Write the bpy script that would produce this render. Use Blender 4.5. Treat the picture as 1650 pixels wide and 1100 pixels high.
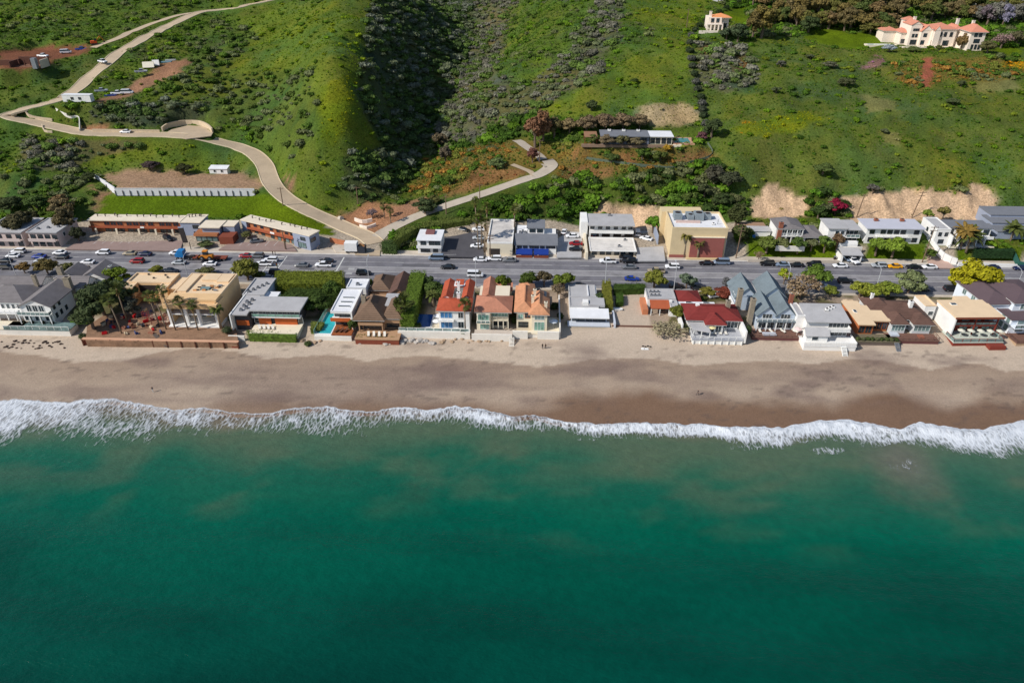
import bpy, bmesh, math, random
import numpy as np
from mathutils import Vector, Matrix

for _o in list(bpy.data.objects):
    bpy.data.objects.remove(_o)
SC = bpy.context.scene
COL = SC.collection
R = math.radians

# ------------------------------------------------------------------ camera
FOC, PITCH, YAW, CAMZ = 1150.0, R(31.5), R(2.3), 106.0     # focal length in photo pixels (photo 1650 wide)
_c = bpy.data.cameras.new('camera'); CAM = bpy.data.objects.new('camera', _c); COL.objects.link(CAM)
_c.sensor_width = 36.0; _c.lens = 36.0 * FOC / 1650.0
_c.clip_start = 1.0; _c.clip_end = 12000.0
CAM.location = (0, 0, CAMZ)
CAM.rotation_euler = (R(90) - PITCH, 0, YAW)
SC.camera = CAM

# ------------------------------------------------------------------ sky, sun, exposure
SUN_EL, SUN_AZ = R(40), R(28)              # sun stands over the sea, far round to the left of the view
SUNV = Vector((-math.cos(SUN_AZ) * math.cos(SUN_EL), -math.sin(SUN_AZ) * math.cos(SUN_EL), math.sin(SUN_EL)))
W = bpy.data.worlds.new('World'); SC.world = W; W.use_nodes = True
_nt = W.node_tree
_sky = _nt.nodes.new('ShaderNodeTexSky'); _sky.sky_type = 'NISHITA'; _sky.sun_disc = False
_sky.sun_elevation = SUN_EL; _sky.sun_rotation = math.atan2(SUNV.x, SUNV.y)
_sky.altitude = 50; _sky.air_density = 1.0; _sky.dust_density = 0.6; _sky.ozone_density = 1.6
_bg = _nt.nodes['Background']; _bg.inputs['Strength'].default_value = 0.105
_nt.links.new(_sky.outputs[0], _bg.inputs['Color'])
_l = bpy.data.lights.new('sun', 'SUN'); SUN = bpy.data.objects.new('sun', _l); COL.objects.link(SUN)
_l.energy = 4.25; _l.angle = R(0.53); _l.color = (1.0, 0.955, 0.88)
SUN.location = (-200, -100, 300)
SUN.rotation_euler = (-SUNV).to_track_quat('-Z', 'Y').to_euler()
SC.view_settings.view_transform = 'Standard'; SC.view_settings.look = 'None'
SC.view_settings.exposure = 0.0; SC.view_settings.gamma = 1.0
SC.view_settings.use_curve_mapping = False
SC.cycles.max_bounces = 5; SC.cycles.diffuse_bounces = 3; SC.cycles.glossy_bounces = 2
SC.cycles.transparent_max_bounces = 6

# ------------------------------------------------------------------ surveying: photo pixel -> ground point
_cp, _sp, _cy, _sy = math.cos(PITCH), math.sin(PITCH), math.cos(YAW), math.sin(YAW)
def ray(px, py):
    a = (px - 825.0) / FOC; u = (550.0 - py) / FOC
    fw = _cp + _sp * u
    return (a * _cy - fw * _sy, a * _sy + fw * _cy, _cp * u - _sp)
def G(px, py, z=5.0):
    """world point at height z that is seen at photo pixel px, py"""
    d = ray(px, py); t = (z - CAMZ) / d[2]
    return Vector((d[0] * t, d[1] * t, z))
def pix(X, Y, Z):
    r = X * _cy + Y * _sy; fo = -X * _sy + Y * _cy; u = Z - CAMZ
    dep = fo * _cp - u * _sp; up = fo * _sp + u * _cp
    return 825.0 + FOC * r / dep, 550.0 - FOC * up / dep

# ------------------------------------------------------------------ mesh helpers
class MB:
    """collects faces; build() links them as one mesh object"""
    def __init__(s): s.v = []; s.f = []; s.m = []
    def face(s, pts, m=0):
        n = len(s.v); s.v.extend([tuple(p) for p in pts]); s.f.append(tuple(range(n, n + len(pts)))); s.m.append(m); return s
    def idx(s, verts, faces, m=0):
        n = len(s.v); s.v.extend([tuple(p) for p in verts])
        for f in faces: s.f.append(tuple(i + n for i in f)); s.m.append(m)
        return s
    def box(s, x0, x1, y0, y1, z0, z1, m=0):
        return s.idx([(x0,y0,z0),(x1,y0,z0),(x1,y1,z0),(x0,y1,z0),(x0,y0,z1),(x1,y0,z1),(x1,y1,z1),(x0,y1,z1)],
                     [(0,3,2,1),(4,5,6,7),(0,1,5,4),(1,2,6,5),(2,3,7,6),(3,0,4,7)], m)
    def prism(s, pts, z0, z1, m=0):
        """upright prism over a counter-clockwise outline"""
        n = len(pts)
        z0s = z0 if hasattr(z0, '__len__') else [z0]*n; z1s = z1 if hasattr(z1, '__len__') else [z1]*n
        v = [(p[0],p[1],z0s[i]) for i,p in enumerate(pts)] + [(p[0],p[1],z1s[i]) for i,p in enumerate(pts)]
        f = [tuple(range(n-1,-1,-1)), tuple(range(n,2*n))] + [(i,(i+1)%n,(i+1)%n+n,i+n) for i in range(n)]
        return s.idx(v, f, m)
    def bar(s, a, b, w, h=None, m=0):
        """square bar from a to b"""
        a = Vector(a); b = Vector(b); h = h or w; d = b - a
        up = Vector((0,0,1)) if abs(d.normalized().z) < .95 else Vector((0,1,0))
        sx = d.cross(up).normalized() * w/2; sz = sx.cross(d).normalized() * h/2
        v = [a-sx-sz, a+sx-sz, a+sx+sz, a-sx+sz, b-sx-sz, b+sx-sz, b+sx+sz, b-sx+sz]
        return s.idx(v, [(0,1,2,3),(7,6,5,4),(0,4,5,1),(1,5,6,2),(2,6,7,3),(3,7,4,0)], m)
    def tube(s, pts, rad, n=6, m=0, cap=True):
        """round tube through pts with one radius per point"""
        pts = [Vector(p) for p in pts]
        if not hasattr(rad, '__len__'): rad = [rad]*len(pts)
        base = len(s.v)
        for i, p in enumerate(pts):
            d = (pts[min(i+1,len(pts)-1)] - pts[max(i-1,0)]).normalized()
            up = Vector((0,0,1)) if abs(d.z) < .9 else Vector((1,0,0))
            a = d.cross(up).normalized(); b = a.cross(d).normalized()
            for k in range(n):
                t = 2*math.pi*k/n
                s.v.append(tuple(p + (a*math.cos(t) + b*math.sin(t))*rad[i]))
        for i in range(len(pts)-1):
            for k in range(n):
                s.f.append((base+i*n+k, base+i*n+(k+1)%n, base+(i+1)*n+(k+1)%n, base+(i+1)*n+k)); s.m.append(m)
        if cap:
            s.f.append(tuple(base+k for k in range(n-1,-1,-1))); s.m.append(m)
            s.f.append(tuple(base+(len(pts)-1)*n+k for k in range(n))); s.m.append(m)
        return s
    def mesh(s, name, mats):
        me = bpy.data.meshes.new(name); me.from_pydata(s.v, [], s.f)
        for mt in (mats if isinstance(mats, (list, tuple)) else [mats]): me.materials.append(mt)
        if any(s.m): me.polygons.foreach_set('material_index', s.m)
        me.update(); return me
    def build(s, name, mats, parent=None, label=None, smooth=False):
        me = s.mesh(name, mats)
        if smooth: me.polygons.foreach_set('use_smooth', [True]*len(me.polygons))
        return link(name, me, parent, label)

def link(name, me, parent=None, label=None, loc=None, rz=0.0, scale=None):
    o = bpy.data.objects.new(name, me); COL.objects.link(o)
    if parent is not None: o.parent = parent
    if label: o['label'] = label
    if loc is not None: o.location = loc
    if rz: o.rotation_euler = (0, 0, rz)
    if scale is not None: o.scale = scale if hasattr(scale, '__len__') else (scale,)*3
    return o
def tag(o, label, cat, group=None, kind=None):
    o['label'] = label
    if cat: o['category'] = cat
    if group: o['group'] = group
    if kind: o['kind'] = kind
    return o
def thing(name, label, cat, loc=(0,0,0), rz=0.0, group=None):
    return tag(link(name, None, loc=loc, rz=rz), label, cat, group)
def kids(o): return [c for c in bpy.data.objects if c.parent == o]
def copy_tree(root, loc, rz, label, group=None, tree=None, color=None, scale=None):
    """copy of a thing, its parts and their sub-parts; tree is a cached list (part, [sub-parts])"""
    r = root.copy(); COL.objects.link(r); r.location = loc; r.rotation_euler = (0,0,rz); r['label'] = label
    if group: r['group'] = group
    if color: r.color = color
    if scale: r.scale = (scale,)*3
    for c, subs in tree:
        n = c.copy(); COL.objects.link(n); n.parent = r
        if color: n.color = color
        for d in subs:
            e = d.copy(); COL.objects.link(e); e.parent = n
            if color: e.color = color
    return r
def tree_of(root):
    k = {}
    for o in bpy.data.objects:
        if o.parent: k.setdefault(o.parent.name, []).append(o)
    return [(c, k.get(c.name, [])) for c in k.get(root.name, [])]

# ------------------------------------------------------------------ materials
def srgb(h):
    """'#rrggbb' or (r,g,b) 0-255 -> linear"""
    if isinstance(h, str): h = [int(h[i:i+2], 16) for i in (1,3,5)]
    return tuple((c/255/12.92 if c/255 <= .04045 else ((c/255+.055)/1.055)**2.4) for c in h)
MATS = {}
def mat(name, col, rough=.8, var=.12, scale=.6, fine=8.0, spec=.3, bump=0.0, metal=0.0, rows=None, stain=0.0):
    """surface with uneven colour (two noise sizes in metres), optional rows (pitch m, axis) and relief"""
    if name in MATS: return MATS[name]
    m = bpy.data.materials.new(name); m.use_nodes = True; nt = m.node_tree; N = nt.nodes; L = nt.links
    b = N['Principled BSDF']; b.inputs['Roughness'].default_value = rough
    b.inputs['Specular IOR Level'].default_value = spec; b.inputs['Metallic'].default_value = metal
    geo = N.new('ShaderNodeNewGeometry')
    n1 = N.new('ShaderNodeTexNoise'); n1.inputs['Scale'].default_value = scale; n1.inputs['Detail'].default_value = 4
    n2 = N.new('ShaderNodeTexNoise'); n2.inputs['Scale'].default_value = fine; n2.inputs['Detail'].default_value = 2
    for n in (n1, n2): L.new(geo.outputs['Position'], n.inputs['Vector'])
    mx = N.new('ShaderNodeMath'); mx.operation = 'ADD'
    L.new(n1.outputs['Fac'], mx.inputs[0]); L.new(n2.outputs['Fac'], mx.inputs[1])
    mr = N.new('ShaderNodeMapRange'); mr.inputs['From Min'].default_value = .6; mr.inputs['From Max'].default_value = 1.4
    mr.inputs['To Min'].default_value = 1 - var; mr.inputs['To Max'].default_value = 1 + var
    L.new(mx.outputs[0], mr.inputs['Value'])
    hsv = N.new('ShaderNodeHueSaturation'); hsv.inputs['Color'].default_value = (*col[:3], 1)
    L.new(mr.outputs[0], hsv.inputs['Value'])
    out = hsv.outputs[0]; hgt = n2.outputs['Fac']
    if rows:
        pitch, axis = rows
        sx = N.new('ShaderNodeSeparateXYZ'); L.new(geo.outputs['Position'], sx.inputs[0])
        w = N.new('ShaderNodeMath'); w.operation = 'PINGPONG'; w.inputs[1].default_value = pitch/2
        L.new(sx.outputs['XYZ'.index(axis)], w.inputs[0])
        r2 = N.new('ShaderNodeMapRange'); r2.inputs['From Max'].default_value = pitch/2
        r2.inputs['To Min'].default_value = .72; r2.inputs['To Max'].default_value = 1.1
        L.new(w.outputs[0], r2.inputs['Value'])
        h2 = N.new('ShaderNodeHueSaturation'); L.new(out, h2.inputs['Color']); L.new(r2.outputs[0], h2.inputs['Value'])
        out = h2.outputs[0]; hgt = w.outputs[0]
    if stain:
        n3 = N.new('ShaderNodeTexNoise'); n3.inputs['Scale'].default_value = .23; n3.inputs['Detail'].default_value = 6; n3.inputs['Roughness'].default_value = .7
        L.new(geo.outputs['Position'], n3.inputs['Vector'])
        r3 = N.new('ShaderNodeMapRange'); r3.inputs['From Min'].default_value = .46; r3.inputs['From Max'].default_value = .68
        r3.inputs['To Min'].default_value = 1; r3.inputs['To Max'].default_value = 1 - stain
        L.new(n3.outputs['Fac'], r3.inputs['Value'])
        h3 = N.new('ShaderNodeHueSaturation'); L.new(out, h3.inputs['Color']); L.new(r3.outputs[0], h3.inputs['Value']); out = h3.outputs[0]
    L.new(out, b.inputs['Base Color'])
    if bump:
        bp = N.new('ShaderNodeBump'); bp.inputs['Strength'].default_value = bump; bp.inputs['Distance'].default_value = .08
        L.new(hgt, bp.inputs['Height']); L.new(bp.outputs[0], b.inputs['Normal'])
    MATS[name] = m; return m
def glass(name='window_glass', col=(.025,.04,.05), rough=.06):
    if name in MATS: return MATS[name]
    m = mat(name, col, rough, .5, .35, 1.5, .8); return m
def tinted(name, rough=.7, spec=.2, kind='INSTANCER', attr='tint', var=.25, fine=3.0, trans=0.0):
    """colour comes from a per-instance or per-vertex colour attribute, broken up by noise"""
    if name in MATS: return MATS[name]
    m = bpy.data.materials.new(name); m.use_nodes = True; nt = m.node_tree; N = nt.nodes; L = nt.links
    b = N['Principled BSDF']; b.inputs['Roughness'].default_value = rough; b.inputs['Specular IOR Level'].default_value = spec
    at = N.new('ShaderNodeAttribute'); at.attribute_type = kind; at.attribute_name = attr
    geo = N.new('ShaderNodeNewGeometry')
    n1 = N.new('ShaderNodeTexNoise'); n1.inputs['Scale'].default_value = fine; n1.inputs['Detail'].default_value = 3
    L.new(geo.outputs['Position'], n1.inputs['Vector'])
    mr = N.new('ShaderNodeMapRange'); mr.inputs['From Min'].default_value = .3; mr.inputs['From Max'].default_value = .7
    mr.inputs['To Min'].default_value = 1-var; mr.inputs['To Max'].default_value = 1+var
    L.new(n1.outputs['Fac'], mr.inputs['Value'])
    hsv = N.new('ShaderNodeHueSaturation'); L.new(at.outputs['Color'], hsv.inputs['Color']); L.new(mr.outputs[0], hsv.inputs['Value'])
    L.new(hsv.outputs[0], b.inputs['Base Color'])
    if trans:      # leaves let some light through
        t = N.new('ShaderNodeBsdfTranslucent'); mx = N.new('ShaderNodeMixShader'); mx.inputs[0].default_value = trans
        L.new(hsv.outputs[0], t.inputs['Color']); L.new(b.outputs[0], mx.inputs[1]); L.new(t.outputs[0], mx.inputs[2]); L.new(mx.outputs[0], N['Material Output'].inputs['Surface'])
    MATS[name] = m; return m

# ------------------------------------------------------------------ numpy noise
def _hash(ix, iy, seed):
    h = (ix.astype(np.int64)*374761393 + iy.astype(np.int64)*668265263 + seed*144665) & 0x7fffffff
    h = ((h ^ (h >> 13)) * 1274126177) & 0x7fffffff
    return ((h ^ (h >> 16)) & 0xffff) / 65535.0
def vnoise(x, y, seed=0):
    x = np.asarray(x, float); y = np.asarray(y, float)
    ix = np.floor(x); iy = np.floor(y); fx = x-ix; fy = y-iy
    fx = fx*fx*(3-2*fx); fy = fy*fy*(3-2*fy)
    a = _hash(ix,iy,seed); b = _hash(ix+1,iy,seed); c = _hash(ix,iy+1,seed); d = _hash(ix+1,iy+1,seed)
    return (a*(1-fx)+b*fx)*(1-fy) + (c*(1-fx)+d*fx)*fy
def fbm(x, y, seed=0, oct=4):
    t = 0; a = .5; s = 0
    for k in range(oct):
        t = t + a*vnoise(x*2**k + 17.3*k, y*2**k - 9.1*k, seed+k); s += a; a *= .5
    return t/s
def inpoly(px, py, poly):
    px = np.asarray(px); py = np.asarray(py); inside = np.zeros(px.shape, bool); n = len(poly)
    for i in range(n):
        x0,y0 = poly[i]; x1,y1 = poly[(i+1)%n]
        c = ((y0 > py) != (y1 > py)) & (px < (x1-x0)*(py-y0)/((y1-y0) or 1e-9) + x0)
        inside ^= c
    return inside
def smooth_line(pts, step):
    """Catmull-Rom through pts, resampled about every step"""
    P = [np.array(p, float) for p in pts]; P = [2*P[0]-P[1]] + P + [2*P[-1]-P[-2]]
    out = []
    for i in range(1, len(P)-2):
        n = max(2, int(np.linalg.norm(P[i+1]-P[i])/step))
        for k in range(n):
            t = k/n
            out.append(.5*((2*P[i]) + (-P[i-1]+P[i+1])*t + (2*P[i-1]-5*P[i]+4*P[i+1]-P[i+2])*t*t + (-P[i-1]+3*P[i]-3*P[i+1]+P[i+2])*t**3))
    out.append(P[-2]); return out
# ================================================================== LAND FORM
_tx = [-120,0,60,110,140,190,240,280,330,380,430,480,530,560,600,640,690,730,780,830,860,900,960,1020,1080,1150,1200,1260,1310,1350,1390,1430,1455,1480,1530,1570,1620,1650,1770]
_ty = [646,645,647,650,645,645,654,662,657,667,666,659,655,663,664,658,660,656,661,672,669,680,685,683,684,686,690,690,680,678,682,689,692,683,690,694,686,679,682]
_SH = [G(a, b, .12) for a, b in zip(_tx, _ty)]
def shore_y(X):
    """where the last wash reaches on the sand"""
    return np.interp(X, [p.x for p in _SH], [p.y for p in _SH])
def beach_z(X, Y):
    X = np.asarray(X, float); Y = np.asarray(Y, float); Y = Y - (shore_y(X)-134.2)*np.clip((165-Y)/28, 0, 1)
    z = np.interp(Y, [60, 100, 118, 133, 138, 146, 160, 168, 171, 176, 182, 197], [-6, -3.5, -1.5, 0, .3, .8, 2.0, 2.7, 3.0, 4.0, 4.6, 4.95])
    w = np.clip((Y-128)/12, 0, 1)*np.clip((176-Y)/10, 0, 1)
    return z + w*(.28*(fbm(X/14., Y/9., 3, 3)-.5) + .35*np.sin(X/11.+1.3*fbm(X/30., Y/30., 8, 2)*6)*np.exp(-((Y-146)/7.)**2)*.5)

_ctl = []
def ctl(*pts):
    for px, py, z in pts: g = G(px, py, z); _ctl.append((g.x, g.y, z))
def ctl_line(*pts, n=6):
    for (a, b, c), (d, e, f) in zip(pts[:-1], pts[1:]):
        for k in range(n): t = k/n; ctl((a+(d-a)*t, b+(e-b)*t, c+(f-c)*t))
    ctl(pts[-1])
# shelf along the road, then the slopes behind it, west to east
ctl_line((-350,392,5.3),(0,399,5.3),(400,402,5.3),(600,406,5.3),(850,413,5.3),(1050,418,5.3),(1190,420,5.3), n=4)
ctl((140,384,5.7),(300,388,5.6),(450,386,5.7),(560,398,5.4),(690,385,5.7),(760,375,5.8),(860,385,5.8),(900,375,6.0),(1000,375,6.2),(1060,375,6.2),(1120,365,6.5),(1180,375,6.5),(50,370,6.5),(-150,370,6.5))
ctl_line((1205,421,5.4),(1400,423,5.4),(1640,430,5.4),(1950,440,5.4), n=4)
ctl_line((1200,384,9),(1340,384,9.2),(1480,384,9.5),(1600,384,9.5),(1900,390,10), n=4)
ctl((1250,350,9.5),(1330,352,9.5),(1450,354,9.7),(1580,350,10),(1650,335,11))
ctl_line((1190,330,11),(1240,300,16),(1300,317,13.5),(1350,319,13.8),(1420,308,15.8),(1500,303,16.6),(1570,296,17.6),(1605,318,14.5),(1700,310,16), n=3)
ctl_line((1200,347,9),(1260,349,9),(1330,351,9.3),(1450,353,9.5),(1590,349,10), n=4)
for px in (-450, -200, 0, 150, 300):
    ctl((px,345,8),(px,312,12),(px,300,13.5 if px > 100 else 14.5),(px,275,14.3 if px > 100 else 17.5),(px,240,20),(px,215,24),(px,160,32),(px,100,41),(px,50,48),(px,0,58),(px,-60,74))
ctl((400,346,8),(440,345,8.5),(500,365,7.2),(420,300,14),(405,275,14.5),(420,312,12.2))
for row in ([(450,320,11),(450,250,20.5),(450,200,27.5),(450,150,35),(450,100,42.5),(450,50,49.5),(450,0,59)],
            [(480,335,9.5),(500,300,15.5),(525,250,23.5),(552,200,32),(572,150,40.5),(588,100,48),(596,50,54.5),(604,0,62),(605,-60,76)],
            [(560,330,8.5),(575,300,14),(590,250,20),(612,200,26),(622,150,33)],
            [(610,345,7),(640,312,8.2),(662,280,9.6),(680,240,12.2),(694,200,15.5),(717,160,19.5),(746,110,24.5),(757,60,31.5),(763,0,42),(765,-60,56)],
            [(735,250,16.5),(760,235,18),(800,222,20.5),(760,170,26),(800,175,27),(790,110,36),(830,130,34.5),(850,80,42),(870,40,48),(890,0,57),(900,-60,72)],
            [(1040,0,60),(1050,50,52.5),(1060,100,45),(1040,140,39),(950,150,37),(1000,168,34.5),(1100,163,35),(885,176,31),(960,100,43.5),(1050,-60,75)],
            [(940,226,26),(1000,228,26.2),(1040,229,26.3),(1080,229,26.5),(1130,226,27),(1040,207,28),(980,207,28),(1100,205,28.5),(1060,182,33)],
            [(850,225,22.5),(880,250,20.5),(940,270,19),(1000,270,20),(1080,262,21),(1140,250,23)],
            [(1000,300,15.5),(1000,327,10.5),(1000,343,7.3),(1040,330,10),(1050,355,7),(960,325,10.5),(960,345,7.2)],
            [(610,372,6.3),(680,345,9),(760,318,13),(830,292,16.5),(870,280,18),(892,265,19.5),(862,240,22)],
            [(720,360,8),(800,346,8.6),(870,342,9),(900,312,13.5),(930,340,7.6),(1100,330,10.5),(1100,300,15),(1160,330,10.5),(1160,290,17)]):
    ctl(*row)
for px in (1180, 1320, 1460, 1600, 1850):
    ctl((px,270,21.5),(px,235,26.5),(px,200,31),(px,150,37.5),(px,115,42.5),(px,87,46),(px,60,49),(px,0,58),(px,-60,72))
_far = [(-500,900,120),(0,900,110),(500,900,115),(-1500,1500,150),(0,2000,180),(1500,1500,150),(-1500,600,80),(1500,600,80),(-1500,230,6),(1500,230,6)]
_ctl += _far
C = np.array(_ctl); _S = 100.0
def _phi(r2): return .5*r2*np.log(r2+1e-12)
_P = C[:, :2]/_S; n = len(_P)
_A = _phi(((_P[:,None]-_P[None])**2).sum(-1)) + np.eye(n)*2e-5
_Q = np.c_[np.ones(n), _P]
_M = np.block([[_A, _Q], [_Q.T, np.zeros((3,3))]])
_w = np.linalg.solve(_M, np.r_[C[:,2], 0, 0, 0])
def hill_z(X, Y):
    X = np.asarray(X, float).ravel(); Y = np.asarray(Y, float).ravel(); out = np.empty(len(X))
    for i in range(0, len(X), 20000):
        q = np.c_[X[i:i+20000], Y[i:i+20000]]/_S
        out[i:i+20000] = _phi(((q[:,None]-_P[None])**2).sum(-1)) @ _w[:n] + _w[n] + q @ _w[n+1:]
    return out
xs = np.r_[np.linspace(-2500,-360,16), np.arange(-350, 351, 1.6), np.linspace(362,2500,16)]
ys = np.r_[np.arange(197, 228, 2.5), np.arange(228, 490, 1.6), np.linspace(495, 620, 20), np.linspace(650, 3000, 16)]
GX, GY = np.meshgrid(xs, ys)
GZ = hill_z(GX, GY).reshape(GX.shape)
_rough = np.clip((GZ-9)/8, 0, 1)
GZ = GZ + _rough*(4.2*(fbm(GX/24., GY/24., 5, 4)-.5) + 2.0*(fbm(GX/10., GY/13., 6, 3)-.5) + .9*(fbm(GX/5., GY/5., 9, 2)-.5))
_b = np.clip((GY-221.5)/3.0, 0, 1); _b = _b*_b*(3-2*_b)
GZ = 4.95*(1-_b) + np.maximum(GZ, 4.9)*_b
def HZ(X, Y):
    i = int(np.clip(np.searchsorted(xs, X)-1, 0, len(xs)-2)); j = int(np.clip(np.searchsorted(ys, Y)-1, 0, len(ys)-2))
    u = min(max((X-xs[i])/(xs[i+1]-xs[i]), 0), 1); v = min(max((Y-ys[j])/(ys[j+1]-ys[j]), 0), 1)
    return (GZ[j,i]*(1-u)+GZ[j,i+1]*u)*(1-v) + (GZ[j+1,i]*(1-u)+GZ[j+1,i+1]*u)*v
def HP(px, py):
    """where the sight line through a photo pixel meets the land"""
    d = ray(px, py); t = 215.0; last = t
    while t < 900:
        if HZ(d[0]*t, d[1]*t) > CAMZ + d[2]*t: break
        last = t; t += 2.5
    a, b = last, t
    for _ in range(12):
        m = (a+b)/2
        if HZ(d[0]*m, d[1]*m) > CAMZ + d[2]*m: b = m
        else: a = m
    return Vector((d[0]*b, d[1]*b, CAMZ + d[2]*b))

def carve_line(P, half, soft):
    """bench the land under a track so that it lies level from side to side"""
    global GZ
    P = np.array([tuple(p) for p in P])
    x0, x1 = P[:,0].min()-half-soft, P[:,0].max()+half+soft; y0, y1 = P[:,1].min()-half-soft, P[:,1].max()+half+soft
    I = np.where((GX > x0) & (GX < x1) & (GY > y0) & (GY < y1))
    q = np.c_[GX[I], GY[I]]; best = np.full(len(q), 1e9); zz = np.zeros(len(q))
    for i in range(0, len(q), 8000):
        d2 = ((q[i:i+8000,None]-P[None,:,:2])**2).sum(-1); k = d2.argmin(1)
        best[i:i+8000] = np.sqrt(d2[np.arange(len(k)),k]); zz[i:i+8000] = P[k,2]
    w = np.clip(1-(best-half)/soft, 0, 1); w = w*w*(3-2*w)
    GZ[I] = GZ[I]*(1-w) + (zz-.12)*w
def carve_pad(poly, z, soft=4.0):
    global GZ
    poly = [(p[0], p[1]) for p in poly]
    A = np.array(poly); x0, y0 = A.min(0)-soft; x1, y1 = A.max(0)+soft
    I = np.where((GX > x0) & (GX < x1) & (GY > y0) & (GY < y1)); X, Y = GX[I], GY[I]
    ins = inpoly(X, Y, poly); d = np.full(X.shape, 1e9)
    for i in range(len(A)):
        a = A[i]; e = A[(i+1)%len(A)]-a; t = np.clip(((X-a[0])*e[0]+(Y-a[1])*e[1])/(e@e), 0, 1)
        d = np.minimum(d, np.hypot(X-a[0]-t*e[0], Y-a[1]-t*e[1]))
    w = np.where(ins, 1, np.clip(1-d/soft, 0, 1)); w = w*w*(3-2*w)
    GZ[I] = GZ[I]*(1-w) + z*w

# hill tracks: photo pixels along the centre line, width in metres
TRACKS = [
 ('hill_road', [(605,392),(590,380),(560,368),(520,350),(482,332),(455,315),(440,298),(432,280),(424,262),(408,247),(385,237),(355,229),(320,221),(285,218),(240,217),(190,216),(150,215),(115,210),(85,203),(50,196),(25,190),(14,186),(22,180),(50,173),(85,164),(105,157)], 6.4),
 ('hill_road', [(105,157),(122,146),(135,133),(155,115),(175,98),(200,80),(230,62),(262,47),(290,33),(318,20),(345,17),(370,15),(400,8),(430,2),(455,-3)], 6.2),
 ('hill_track', [(318,20),(290,24),(262,32),(230,44),(200,57),(175,67),(150,77)], 4.4),
 ('driveway', [(606,386),(622,372),(650,358),(680,345),(720,331),(760,318),(800,305),(835,292),(862,284),(880,275),(888,265),(882,258)], 5.4),
 ('driveway', [(884,268),(872,255),(862,245),(845,232),(832,226)], 4.0),
 ('garden_path', [(862,283),(845,272),(825,265)], 2.6),
]
TRK = []
for nm, pp, wd in TRACKS:
    pts = [HP(float(q[0]), float(q[1])) for q in smooth_line(pp, 7)]
    z = np.array([p.z for p in pts])
    for _ in range(6): z[1:-1] = (z[:-2]+2*z[1:-1]+z[2:])/4
    pts = [Vector((p.x, p.y, zz)) for p, zz in zip(pts, z)]
    TRK.append((nm, pts, wd)); carve_line(smooth_line(pts, 1.0), wd/2+.9, 5.0)
for nm, pts, wd in TRK[::-1]: carve_line(smooth_line(pts, 1.0), wd/2+.5, 1.6)
PADS = {}
def pad(key, pp, soft=4.0, dz=0.0):
    w = [HP(*q) for q in pp]; z = sum(p.z for p in w)/len(w)+dz
    # re-project the outline on the level so that it keeps its place in the view
    w = [G(q[0], q[1], z) for q in pp]; carve_pad(w, z, soft); PADS[key] = (w, z); return w, z
pad('dirt', [(165,284),(192,303),(410,303),(424,297),(400,281),(190,277)], 3)
pad('turnaround', [(262,217),(335,219),(344,212),(332,203),(300,201),(268,208)], 2, HP(300,221).z-sum(HP(*q).z for q in ((262,217),(335,219),(344,212),(332,203),(300,201),(268,208)))/6+.1)
pad('container', [(98,166),(155,166),(215,150),(150,152)], 4)
pad('mansion', [(1430,84),(1610,92),(1600,66),(1440,60)], 6)
pad('villa', [(1128,50),(1185,52),(1190,35),(1140,35)], 4)
pad('terrace_house', [(938,231),(1125,235),(1130,222),(945,219)], 3)
pad('pit', [(0,112),(60,108),(95,95),(135,84),(60,80),(0,88)], 4)

# ------------------------------------------------------------------ ground cover classes, surveyed in the photo
CLS = {  # ground colour, shrub chance, shrub tints, shrub size range
 'M':  ((76,94,34), .15, [(64,86,26),(72,96,26),(58,76,28),(86,92,56),(82,104,26)], (.7,1.9)),
 'G':  ((86,101,34), .10, [(76,98,20),(88,106,22),(66,88,24),(98,110,22)], (.5,1.3)),
 'GY': ((94,108,24), .15, [(116,118,18),(96,108,20)], (.5,1.1)),
 'GD': ((80,94,38), .10, [(60,84,20),(72,94,20),(54,76,24),(88,98,28)], (.5,1.4)),
 'K':  ((84,86,54), .55, [(74,88,44),(90,92,72),(96,94,82),(70,86,38),(84,90,62),(88,86,74),(76,94,42)], (.6,2.4)),
 'KL': ((78,94,36), .30, [(66,86,30),(76,90,40),(88,94,62),(60,78,28),(80,86,54)], (.8,2.2)),
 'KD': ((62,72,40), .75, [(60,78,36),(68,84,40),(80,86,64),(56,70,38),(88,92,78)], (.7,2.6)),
 'KG': ((66,80,30), .7, [(58,84,22),(48,68,22),(70,94,26),(80,84,54),(44,58,26)], (1.1,2.8)),
 'GV': ((98,88,44), .45, [(70,90,30),(92,96,40),(60,80,28),(120,88,40),(86,92,60)], (.6,1.7)),
 'RE': ((116,88,58), .26, [(134,80,50),(112,86,48),(84,92,40),(92,90,50)], (.4,.9)),
 'OR': ((120,106,28), .30, [(176,128,16),(150,112,24),(90,100,30)], (.4,.9)),
 'PK': ((118,94,88), .25, [(142,96,124),(120,92,90)], (.4,.8)),
 'DR': ((104,104,62), .12, [(110,108,66),(96,98,56),(84,92,46)], (.4,1.0)),
 'D':  ((158,128,102), .0, [], (0,0)),
 'D2': ((138,104,82), .02, [(90,84,40)], (.4,.8)),
 'RD': ((120,78,58), .0, [], (0,0)),
 'RC': ((150,84,66), .0, [], (0,0)),
 'CL': ((198,170,140), .015, [(90,92,50),(110,100,60)], (.3,.8)),
 'RK': ((158,140,108), .12, [(112,108,60),(130,120,86)], (.4,1.0)),
 'LW': ((78,98,16), .0, [], (0,0)),
 'U':  ((168,154,136), .0, [], (0,0)),
}
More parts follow.
